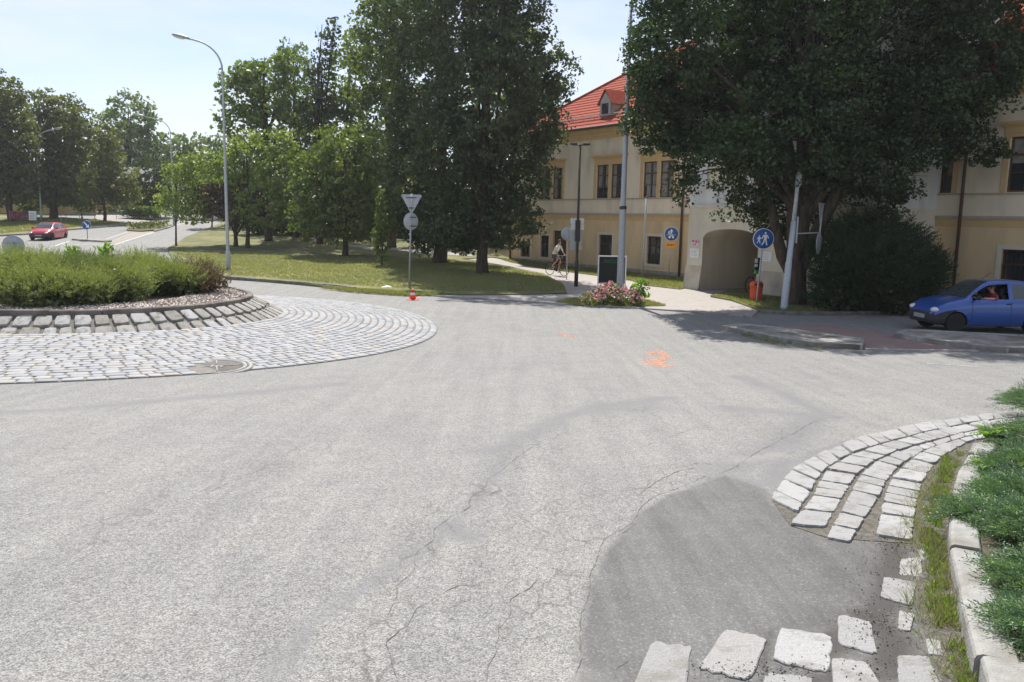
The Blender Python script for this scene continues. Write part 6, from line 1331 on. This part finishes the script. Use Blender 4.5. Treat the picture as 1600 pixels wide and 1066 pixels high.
# ================================================================== CARS
M['hub'] = plain('grey_hub', (.11, .11, .115), .5, .3)
M['bumper'] = mat('bumper_plastic', (.045, .045, .048), (.035, .035, .037), 6, .6)
def car(name, label, cat, p, rot, L_, Wd, Hh, paint, interior_open=False, lights=None, black_bumper=True, scale=1):
    root = thing(name, label, cat, p, rot)
    k = L_/3.34; hw = Wd/2; hk = Hh/1.42
    # x from nose backwards: (x, belt z, top z, half width belt, half width top, sill z)
    ST = [(0.00, .50, .54, .52, .46, .30), (.05, .58, .63, .63, .54, .24), (.16, .68, .735, .70, .58, .22), (.35, .765, .83, .735, .61, .21), (.60, .82, .895, .745, .62, .20), (.88, .86, .945, .75, .62, .19),
          (1.02, .875, 1.045, .75, .60, .19), (1.20, .885, 1.19, .75, .575, .19), (1.40, .895, 1.325, .75, .55, .19), (1.54, .90, 1.385, .75, .54, .19), (1.80, .905, 1.415, .75, .545, .19), (2.08, .91, 1.42, .75, .55, .19), (2.16, .91, 1.42, .75, .55, .19), (2.5, .92, 1.41, .75, .55, .19),
          (2.78, .925, 1.385, .745, .545, .2), (2.90, .925, 1.36, .74, .54, .21), (3.02, .925, 1.26, .735, .545, .22), (3.16, .92, 1.10, .73, .56, .23), (3.27, .90, .98, .72, .58, .24), (3.33, .78, .84, .69, .58, .27), (3.345, .5, .55, .62, .5, .32)]
    ST = [(x*k, zb*hk, zt*hk, wb*hw/.75, wt*hw/.75, zs) for x, zb, zt, wb, wt, zs in ST]
    rings = []
    for x, zb, zt, wb, wt, zs in ST:
        half = [(0, zs), (wb*.86, zs), (wb*.97, zs+.05), (wb*1.0, zs+(zb-zs)*.42), (wb*1.0, zs+(zb-zs)*.72), (wb*.975, zb-.015), (wb*.955, zb+.004), (wt+(wb*.955-wt)*.12, zt-(zt-zb)*.12), (wt*.9, zt-.004*hk), (wt*.5, zt+.014), (0, zt+.02)]
        rings.append([(x, y, z) for y, z in half]+[(x, -y, z) for y, z in half[-2:0:-1]])
    bm = bmesh.new(); VR = [[bm.verts.new(q) for q in rr] for rr in rings]; m = len(rings[0]); fid = {}
    for i in range(len(VR)-1):
        for j in range(m):
            f = bm.faces.new((VR[i][j], VR[i][(j+1) % m], VR[i+1][(j+1) % m], VR[i+1][j])); fid[(i, j)] = f
    bm.faces.new(VR[0]); bm.faces.new(VR[-1][::-1])
    # window regions: ring index 6 (belt) -> 7 is side glass; 8,9 (and mirrored) top
    def mir(j): return m-1-j
    def region(iis, js, th):
        fs = [fid[(i, j)] for i in iis for j in js if fid[(i, j)].is_valid]
        r_ = bmesh.ops.inset_region(bm, faces=fs, thickness=th, depth=-.004, use_even_offset=False); return fs
    glass = {}
    glass['windscreen'] = region(range(5, 9), [8, 9, mir(8), mir(9)], .035)
    glass['rear_window'] = region(range(15, 18), [8, 9, mir(8), mir(9)], .04)
    for sd_, j in (('near', 6), ('off', mir(6))):
        glass['front_side_window_'+sd_] = region(range(6, 11), [j], .028); glass['rear_side_window_'+sd_] = region(range(12, 15), [j], .03)
    bmesh.ops.recalc_face_normals(bm, faces=bm.faces)
    # slots: 0 paint, 1 wheel well, 2 windscreen, 3 rear window, 4.. side windows, 8 front bumper, 9 rear bumper
    keys = list(glass)
    for f in bm.faces: f.material_index = 0; f.smooth = True
    for q, key in enumerate(keys):
        for f in glass[key]: f.material_index = 2+q
    if black_bumper:
        for (i_, j_), f in fid.items():
            if not f.is_valid or f.material_index: continue
            low = min(j_, m-1-j_)
            if (i_ <= 3 and low <= 3) or (i_ <= 0 and low <= 4): f.material_index = 8
            if i_ >= 17 and low <= 3: f.material_index = 9
        for f in bm.faces:
            if len(f.verts) == m: f.material_index = 8 if f.calc_center_median().x < .1 else 9
    me = bpy.data.meshes.new('shell'); bm.to_mesh(me); bm.free()
    slots = [paint, M['black'], *[M['carglass']]*6, M['rubber'], M['rubber']]
    for q in slots: me.materials.append(q)
    shell_ = link('shell', me)
    wx = (.62*k, 2.82*k); wr = .275*k**.5; cb = MB()
    for x in wx:
        for s_ in (-1, 1): cb.lathe([(wr+.04, s_*hw-.22), (wr+.04, s_*hw+.2)], 28, 'y', (x, 0, wr+.01))
    cutter = cb.build('cutter', paint); cutter.data.materials.append(M['black'])
    for f in cutter.data.polygons: f.material_index = 1
    md = shell_.modifiers.new('cut', 'BOOLEAN'); md.operation = 'DIFFERENCE'; md.object = cutter; md.solver = 'EXACT'; md.material_mode = 'INDEX'
    bpy.context.view_layer.update()
    nm_ = bpy.data.meshes.new_from_object(shell_.evaluated_get(bpy.context.evaluated_depsgraph_get())); bpy.data.objects.remove(shell_); bpy.data.objects.remove(cutter)
    src = bmesh.new(); src.from_mesh(nm_)
    def piece(idx, nm, mt):
        b2 = bmesh.new(); mp_ = {}
        for f in src.faces:
            if f.material_index not in idx: continue
            vs = []
            for v in f.verts:
                if v not in mp_: mp_[v] = b2.verts.new(v.co)
                vs.append(mp_[v])
            try: q = b2.faces.new(vs); q.smooth = True
            except ValueError: pass
        m_ = bpy.data.meshes.new(nm); b2.to_mesh(m_); b2.free(); m_.materials.append(mt); return link(nm, m_, root)
    body = piece([0], 'body', paint)
    for f in src.faces:
        if f.material_index == 1: c_ = f.calc_center_median(); f.material_index = 20+(c_.x > 1.7*k)*2+(c_.y > 0)
    for q in range(20, 24): piece([q], 'wheel_well', M['black'])
    for q, key in enumerate(keys):
        if interior_open and key == 'front_side_window_off': continue
        if interior_open and key == 'front_side_window_near': continue
        piece([2+q], 'windscreen' if key == 'windscreen' else ('rear_window' if key == 'rear_window' else 'side_window'), M['carglass'])
    if black_bumper: piece([8], 'front_bumper', M['bumper']); piece([9], 'rear_bumper', M['bumper'])
    src.free()
    for x in wx:
        for s_ in (-1, 1):
            w_ = thing('wheel', None, None, (x, s_*(hw-.09), wr)); w_.parent = root
            t_ = MB(); t_.lathe([(wr*.66, -.075), (wr*.9, -.085), (wr, -.06), (wr, .06), (wr*.9, .085), (wr*.66, .075)], 28, 'y'); t_.build('tyre', M['rubber'], w_)
            t_ = MB(); t_.lathe([(wr*.66, -.06), (wr*.60, -.045), (wr*.2, -.03), (wr*.19, .03), (wr*.60, .045), (wr*.66, .06)], 24, 'y'); t_.build('rim', M['hub'] if lights is None else M['steel'], w_)
    t_ = MB(); t_.box(.35*k, 3.0*k, -hw*.8, hw*.8, .2, .24); t_.box(.7*k, 1.0*k, -hw*.85, hw*.85, .6*hk, .86*hk); t_.build('floor', M['black'], root)
    for s_ in (-1, 1):
        t_ = MB(); x = 1.55*k; y = s_*.34; t_.box(x, x+.5, y-.22, y+.22, .3, .5); t_.box(x+.42, x+.56, y-.22, y+.22, .5, 1.0*hk); t_.box(x+.45, x+.55, y-.11, y+.11, 1.0*hk, 1.2*hk); t_.build('seat', M['black'], root, bevel=.03)
    t_ = MB(); t_.box(2.35*k, 2.8*k, -.58, .58, .3, .55); t_.box(2.72*k, 2.85*k, -.58, .58, .55, 1.0*hk); t_.build('rear_seat', M['black'], root, bevel=.03)
    for s_ in (-1, 1):
        t_ = MB(); t_.ball((.13*k, s_*.52*hw/.75, .615*hk), (.13, .15, .078), 16, 10); t_.build('headlight', plain('headlight', (.75, .74, .7), .12), root)
        t_ = MB(); t_.ball((1.12*k, s_*(hw+.09), .98*hk), (.05, .10, .065), 10, 8); t_.tube([(1.12*k, s_*(hw-.04), .93*hk), (1.12*k, s_*(hw+.05), .96*hk)], .02, 6); t_.build('mirror', M['black'], root)
        t_ = MB(); t_.box(1.98*k, 2.12*k, s_*hw*.985-.012, s_*hw*.985+.018, .79*hk, .825*hk); t_.build('door_handle', M['black'], root, bevel=.006)
        t_ = MB()
        for xx in (1.03, 2.13): t_.tube([(xx*k, s_*hw*.992, .32), (xx*k, s_*hw*1.003, .5), (xx*k, s_*hw*1.003, .75*hk), (xx*k, s_*hw*.978, .89*hk)], .0035, 4)
        t_.build('door_seam', M['black'], root)
        t_ = MB(); t_.ball((3.27*k, s_*.60*hw/.75, .78*hk), (.07, .09, .14), 10, 8); t_.build('tail_light', plain('tail_red', (.4, .02, .02), .3), root)
    t_ = MB(); t_.box(-.022, -.005, -.26, .26, .36*hk, .47*hk); t_.build('number_plate', mat('blurred_plate', (.33, .34, .36), (.28, .29, .31), 3, .5), root)
    t_ = MB(); t_.tube([(.075*k, -.26, .585*hk), (.045*k, 0, .592*hk), (.075*k, .26, .585*hk)], .008, 5); t_.build('trim_strip', M['steel'], root)
    t_ = MB(); t_.tube([(.90*k, -.5*hw/.75, .915*hk+.03), (.86*k, 0, .965*hk), (.90*k, .5*hw/.75, .915*hk+.03)], .014, 5); t_.build('wiper_cowl', M['black'], root)
    t_ = MB(); t_.tube([(1.7*k, 0, 1.43*hk), (1.95*k, 0, 1.62*hk)], .006, 5); t_.build('aerial', M['black'], root)
    return root
def paint(name, c):
    m, n, b, l = nodes_mat(name); b.inputs['Roughness'].default_value = .28; b.inputs['Coat Weight'].default_value = .8; b.inputs['Coat Roughness'].default_value = .05; b.inputs['Metallic'].default_value = .15
    t = n.nodes.new('ShaderNodeTexCoord'); nn = n.nodes.new('ShaderNodeTexNoise'); nn.inputs['Scale'].default_value = 3; nn.inputs['Detail'].default_value = 5; l(t.outputs['Object'], nn.inputs['Vector'])
    x = n.nodes.new('ShaderNodeMixRGB'); x.inputs[1].default_value = (*c, 1); x.inputs[2].default_value = (*(q*.8 for q in c), 1); l(nn.outputs['Fac'], x.inputs[0]); l(x.outputs[0], b.inputs['Base Color']); return m
W1, W2 = P(1490, 521), P(1606, 526)
d = (W2-W1); d.z = 0; ang = math.atan2(d.y, d.x); print('bluecar', W1, W2, d.length, math.degrees(ang))
BLUE_ROT = math.radians(4); BS = 1.0
fx = Vector((math.cos(BLUE_ROT), math.sin(BLUE_ROT), 0)); nside = Vector((-fx.y, fx.x, 0))
org = P(1490, 521)-fx*.62+nside*(.75-.09); org.z = G(org.y)+.005
bc = car('blue_car', 'small blue three door hatchback with dark bumpers driving in behind the traffic island', 'car', tuple(org), BLUE_ROT, 3.34, 1.5, 1.43, paint('blue_paint', (.03, .10, .38)), interior_open=True)
fxr = math.radians(82)
p = P(52, 376.5); rc = car('red_car', 'bright red hatchback coming towards the roundabout on the far left road', 'car', (p.x+.35, p.y+.1, G(p.y)+.005), math.radians(97), 3.75, 1.62, 1.42, paint('red_paint', (.55, .03, .045)), lights=1, black_bumper=True)
p = AT(193, 336, 100); q = car('parked_car', 'orange red car parked before the brick wall far beyond the side street', 'car', (p.x, p.y, G(p.y)+.12), math.radians(6), 3.9, 1.65, 1.5, paint('orange_paint', (.6, .12, .05)), lights=1)
p = AT(176, 336, 101); q = car('parked_car', 'pale silver car parked left of the orange red one in the far distance', 'car', (p.x-1, p.y, G(p.y)+.12), math.radians(4), 3.9, 1.65, 1.45, paint('silver_paint', (.5, .5, .52)), lights=1)
# ================================================================== PEOPLE AND BICYCLES
def skin_body(name, J, E_, root, mats, pick, sub=1, seg0=0):
    """J: list of (pos, radius); one continuous skinned surface"""
    me = bpy.data.meshes.new(name); me.from_pydata([j[0] for j in J], E_, []); o = link(name, me)
    md = o.modifiers.new('skin', 'SKIN'); sv = me.skin_vertices[0].data
    for i, j in enumerate(J):
        r_ = j[1] if hasattr(j[1], '__len__') else (j[1], j[1]); sv[i].radius = r_
    seen = set(); adj = {i: [] for i in range(len(J))}
    for a, b in E_: adj[a].append(b); adj[b].append(a)
    for i in range(len(J)):
        if i not in seen:
            sv[i].use_root = True; st = [i]
            while st:
                x = st.pop()
                if x in seen: continue
                seen.add(x); st += adj[x]
    md.use_smooth_shade = True; s_ = o.modifiers.new('sub', 'SUBSURF'); s_.levels = sub; s_.render_levels = sub
    bpy.context.view_layer.update(); m2 = bpy.data.meshes.new_from_object(o.evaluated_get(bpy.context.evaluated_depsgraph_get())); bpy.data.objects.remove(o)
    m2.materials.clear()
    for m_ in mats: m2.materials.append(m_)
    for q in m2.polygons: q.use_smooth = True; q.material_index = pick(q.center)
    o = link(name, m2, root); return o
def hand(J, E_, wrist, d, side, up, r=.009):
    """palm and five curled fingers"""
    w = len(J)-1; d = Vector(d).normalized(); side = Vector(side).normalized(); up = Vector(up).normalized()
    pal = Vector(wrist)+d*.05; J.append((tuple(pal), (.036, .016))); E_.append((w, len(J)-1))
    for k, ln in enumerate((.070, .080, .075, .060)):
        b = Vector(wrist)+d*.08+side*(.03-.02*k); i = len(J)
        J.append((tuple(b-d*.02), r)); J.append((tuple(b+d*ln*.45), r*.95)); J.append((tuple(b+d*ln*.75-up*ln*.35), r*.85)); J.append((tuple(b+d*ln*.7-up*ln*.75), r*.7)); E_ += [(i, i+1), (i+1, i+2), (i+2, i+3)]
    b = Vector(wrist)+d*.03+side*.035; i = len(J); J.append((tuple(b-side*.015), r*1.1)); J.append((tuple(b+side*.02+d*.03), r)); J.append((tuple(b+side*.012+d*.055-up*.02), r*.8)); E_ += [(i, i+1), (i+1, i+2)]
def bicycle(label, p, rot, name='bicycle', steer=0):
    root = thing(name, label, 'bicycle', p, rot); R = .34
    for x in (-.52, .52):
        w = thing('wheel', None, None, (x, 0, R)); w.parent = root; mb = MB(); n = 28
        mb.tube([(math.cos(2*math.pi*k/n)*(R-.015), 0, math.sin(2*math.pi*k/n)*(R-.015)) for k in range(n+1)], .017, 6, caps=False); mb.build('tyre', M['rubber'], w)
        mb = MB()
        for k in range(12): a = math.pi*2*k/12; mb.tube([(0, .02*(-1)**k, 0), (math.cos(a)*(R-.03), 0, math.sin(a)*(R-.03))], .002, 3)
        mb.tube([(0, -.04, 0), (0, .04, 0)], .02, 8); mb.build('spokes', M['steel'], w)
    fp = plain('bike_frame', (.09, .02, .02), .4); mb = MB()
    bb, seat, head, hb = (-.08, 0, .29), (-.22, 0, .80), (.36, 0, .88), (.34, 0, .98)
    for a, b in (((-.52, .03, R), bb), ((-.52, -.03, R), bb), ((-.52, .03, R), seat), (seat, bb), (bb, (.39, 0, .74)), (seat, head)): mb.tube([a, b], .015, 8)
    for s_ in (-1, 1): mb.tube([(.38, 0, .78), (.41, .04*s_, .65), (.52, .045*s_, R)], .013, 6)
    mb.tube([head, (.39, 0, .72)], .019, 8); mb.build('frame', fp, root)
    mb = MB(); mb.tube([head, hb, (.38, 0, 1.02)], .013, 6); mb.tube([(.22, -.28, 1.04), (.34, -.22, 1.04), (.38, 0, 1.02), (.34, .22, 1.04), (.22, .28, 1.04)], .012, 6); mb.build('handlebar', M['steel'], root)
    mb = MB(); mb.ball((-.26, 0, .90), (.14, .075, .03), 12, 8); mb.tube([seat, (-.25, 0, .88)], .013, 6); mb.build('saddle', M['black'], root)
    mb = MB(); mb.lathe([(.09, .03), (.095, .035), (.09, .04)], 20, 'y', bb); mb.tube([(bb[0], .05, bb[2]), (bb[0]+.12, .05, bb[2]-.12)], .01, 5); mb.tube([(bb[0], -.05, bb[2]), (bb[0]-.12, -.05, bb[2]+.12)], .01, 5)
    mb.box(bb[0]+.07, bb[0]+.17, .05, .14, bb[2]-.135, bb[2]-.115); mb.box(bb[0]-.17, bb[0]-.07, -.14, -.05, bb[2]+.115, bb[2]+.135); mb.build('crank', M['darkmetal'], root)
    return root
pc = P(870, 432); crot = math.atan2(FD.y, FD.x)+math.radians(8)
pc = Vector((pc.x, pc.y, G(pc.y)+.04))
bicycle('bicycle being ridden along the path in front of the dark door', tuple(pc), crot)
root = thing('person', 'cyclist in a white top and dark shorts riding on the park path', 'person', tuple(pc), crot)
J = [((-.24, 0, 1.00), (.14, .12)), ((-.18, 0, 1.14), (.13, .105)), ((-.06, 0, 1.32), (.15, .11)), ((.05, 0, 1.47), (.13, .09)), ((.10, 0, 1.56), .05), ((.13, 0, 1.63), (.075, .075)), ((.15, 0, 1.72), (.085, .09)), ((.14, 0, 1.80), (.07, .075))]
E_ = [(0, 1), (1, 2), (2, 3), (3, 4), (4, 5), (5, 6), (6, 7)]
for s_ in (-1, 1):
    i = len(J); J += [((.06, .17*s_, 1.45), .055), ((.16, .22*s_, 1.24), .042), ((.20, .235*s_, 1.15), .037), ((.27, .26*s_, 1.07), .025)]; E_ += [(3, i), (i, i+1), (i+1, i+2), (i+2, i+3)]; hand(J, E_, J[-1][0], (.5, .1*s_, -.1), (0, -s_, 0), (0, 0, 1))
    i = len(J); kx, kz = ((.10, .72) if s_ > 0 else (.16, .84)); fx_, fz_ = ((.02, .20) if s_ > 0 else (-.2, .45))
    J += [((-.20, .10*s_, .96), .095), ((-.02, .12*s_, (kz+.96)/2+.03), .08), ((kx, .12*s_, kz), .055), ((kx*.5+fx_*.5-.04, .12*s_, (kz+fz_)/2), .05), ((fx_-.02, .12*s_, fz_+.06), .035), ((fx_+.03, .12*s_, fz_-.005), (.04, .03)), ((fx_+.15, .12*s_, fz_-.01), (.04, .025))]
    E_ += [(0, i)]+[(i+q, i+q+1) for q in range(6)]
shirt = plain('shirt_white', (.72, .70, .68), .8); shorts = plain('shorts_grey', (.10, .10, .11), .8); shoe = plain('shoes', (.5, .5, .5), .7)
def pickc(c):
    if c.z > 1.56: return 0
    if c.z > 1.08 and c.x < .19 and (abs(c.y) < .2 or c.z > 1.28): return 1
    if c.z > .72 and c.x < .10 and abs(c.y) < .23 and c.z < 1.1: return 2
    if c.z < .24 or (c.z < .49 and c.y < 0 and c.x < -.02): return 3
    return 0
skin_body('body', J, E_, root, [M['skin'], shirt, shorts, shoe], pickc)
def face(root, T, hair=None, s=1):
    mb = MB()
    m2 = MB(); m2.ball((0, .032, 0), .011, 8, 6); m2.ball((0, -.032, 0), .011, 8, 6); mb.add([T(Vector(q)+Vector((.078, 0, .0))) for q in m2.v], m2.f, True); mb.build('eyes', M['black'], root)
    mb = MB(); m2 = MB(); m2.ball((.092, 0, -.025), (.02, .013, .022), 8, 6); mb.add([T(Vector(q)) for q in m2.v], m2.f, True); mb.build('nose', M['skin'], root)
    mb = MB(); m2 = MB(); m2.ball((.078, 0, -.062), (.012, .026, .006), 8, 6); mb.add([T(Vector(q)) for q in m2.v], m2.f, True); mb.build('mouth', plain('lips', (.35, .1, .09), .6), root)
    for e in (-1, 1): mb = MB(); m2 = MB(); m2.ball((0, .088*e, -.01), (.02, .012, .032), 8, 6); mb.add([T(Vector(q)) for q in m2.v], m2.f, True); mb.build('ear', M['skin'], root)
    mb = MB(); m2 = MB(); m2.ball((-.018, 0, .03), (.105, .098, .10), 14, 10); m2.v = [(x, y, z if x < .04 else max(z, .045)) for x, y, z in m2.v]; mb.add([T(Vector(q)) for q in m2.v], m2.f, True); mb.build('hair', plain('hair_brown', (.08, .05, .03), .8), root)
face(root, lambda q: Vector((.15, 0, 1.71))+q)
# bicycle leaning inside the archway
q = FG(((a0+a1)/2+.45, -1.3, 0)); bicycle('dark bicycle parked in the shade inside the gate archway', (q.x, q.y, G(q.y)+.04), crot+math.radians(88))
# driver of the blue car (sits on the near/left-hand seat, arm on the sill)
root = thing('person', 'driver of the blue car in dark red, arm on the window sill', 'person', tuple(bc.location), bc.rotation_euler.z)
sy = -.34; bx = 1.78
J = [((bx, sy, .55), (.15, .13)), ((bx+.05, sy, .72), (.14, .11)), ((bx+.08, sy, .90), (.15, .11)), ((bx+.06, sy, 1.03), (.12, .08)), ((bx+.03, sy, 1.10), .05), ((bx+.0, sy, 1.16), .075), ((bx-.02, sy, 1.24), (.085, .09)), ((bx, sy, 1.30), (.07, .075))]
E_ = [(0, 1), (1, 2), (2, 3), (3, 4), (4, 5), (5, 6), (6, 7)]
i = len(J); J += [((bx+.05, sy-.17, 1.0), .055), ((bx-.05, -.70, .945), .042), ((bx-.18, -.72, .95), .038), ((bx-.36, -.66, .955), .027)]; E_ += [(3, i), (i, i+1), (i+1, i+2), (i+2, i+3)]; hand(J, E_, J[-1][0], (-1, .2, 0), (0, 1, 0), (0, 0, 1))
i = len(J); J += [((bx+.05, sy+.17, 1.0), .055), ((bx-.12, sy+.2, .84), .042), ((bx-.3, sy+.12, .90), .035), ((bx-.42, sy+.08, .95), .026)]; E_ += [(3, i), (i, i+1), (i+1, i+2), (i+2, i+3)]; hand(J, E_, J[-1][0], (-1, 0, .1), (0, -1, 0), (0, 0, 1))
for s_ in (-1, 1): i = len(J); J += [((bx-.1, sy+.1*s_, .56), .09), ((bx-.48, sy+.12*s_, .62), .06), ((bx-.75, sy+.12*s_, .36), .045), ((bx-.85, sy+.12*s_, .32), .04)]; E_ += [(0, i), (i, i+1), (i+1, i+2), (i+2, i+3)]
redtop = plain('dark_red_shirt', (.30, .05, .05), .8)
skin_body('body', J, E_, root, [M['skin'], redtop, shorts], lambda c: 0 if (c.z > 1.09 or c.x < bx-.16 and c.z > .8) else (1 if c.z > .66 and c.x > bx-.2 else 2))
face(root, lambda q: Vector((bx-.02, sy, 1.235))+Vector((-q.x, q.y, q.z)))
mb = MB(); n = 20
mb.tube([(bx-.44+.05*math.sin(2*math.pi*k/n), sy+.17*math.cos(2*math.pi*k/n), .90+.17*math.sin(2*math.pi*k/n)) for k in range(n+1)], .012, 6, caps=False); mb.build('steering_wheel', M['black'], bc)

for o_ in bpy.data.objects:
    if o_.name.split('.')[0] == 'blooms': o_['kind'] = 'stuff'
# ================================================================== HAZE
hm = bpy.data.materials.new('haze'); hm.use_nodes = True; hn = hm.node_tree; hn.nodes.clear(); ho = hn.nodes.new('ShaderNodeOutputMaterial')
hv = hn.nodes.new('ShaderNodeVolumePrincipled'); hv.inputs['Color'].default_value = (.9, .93, .97, 1); hv.inputs['Density'].default_value = .00032; hv.inputs['Anisotropy'].default_value = .35; hn.links.new(hv.outputs[0], ho.inputs['Volume'])
mb = MB(); mb.box(-325, 325, -65, 625, -2.5, 32); tag(mb.build('haze', hm), kind='stuff')
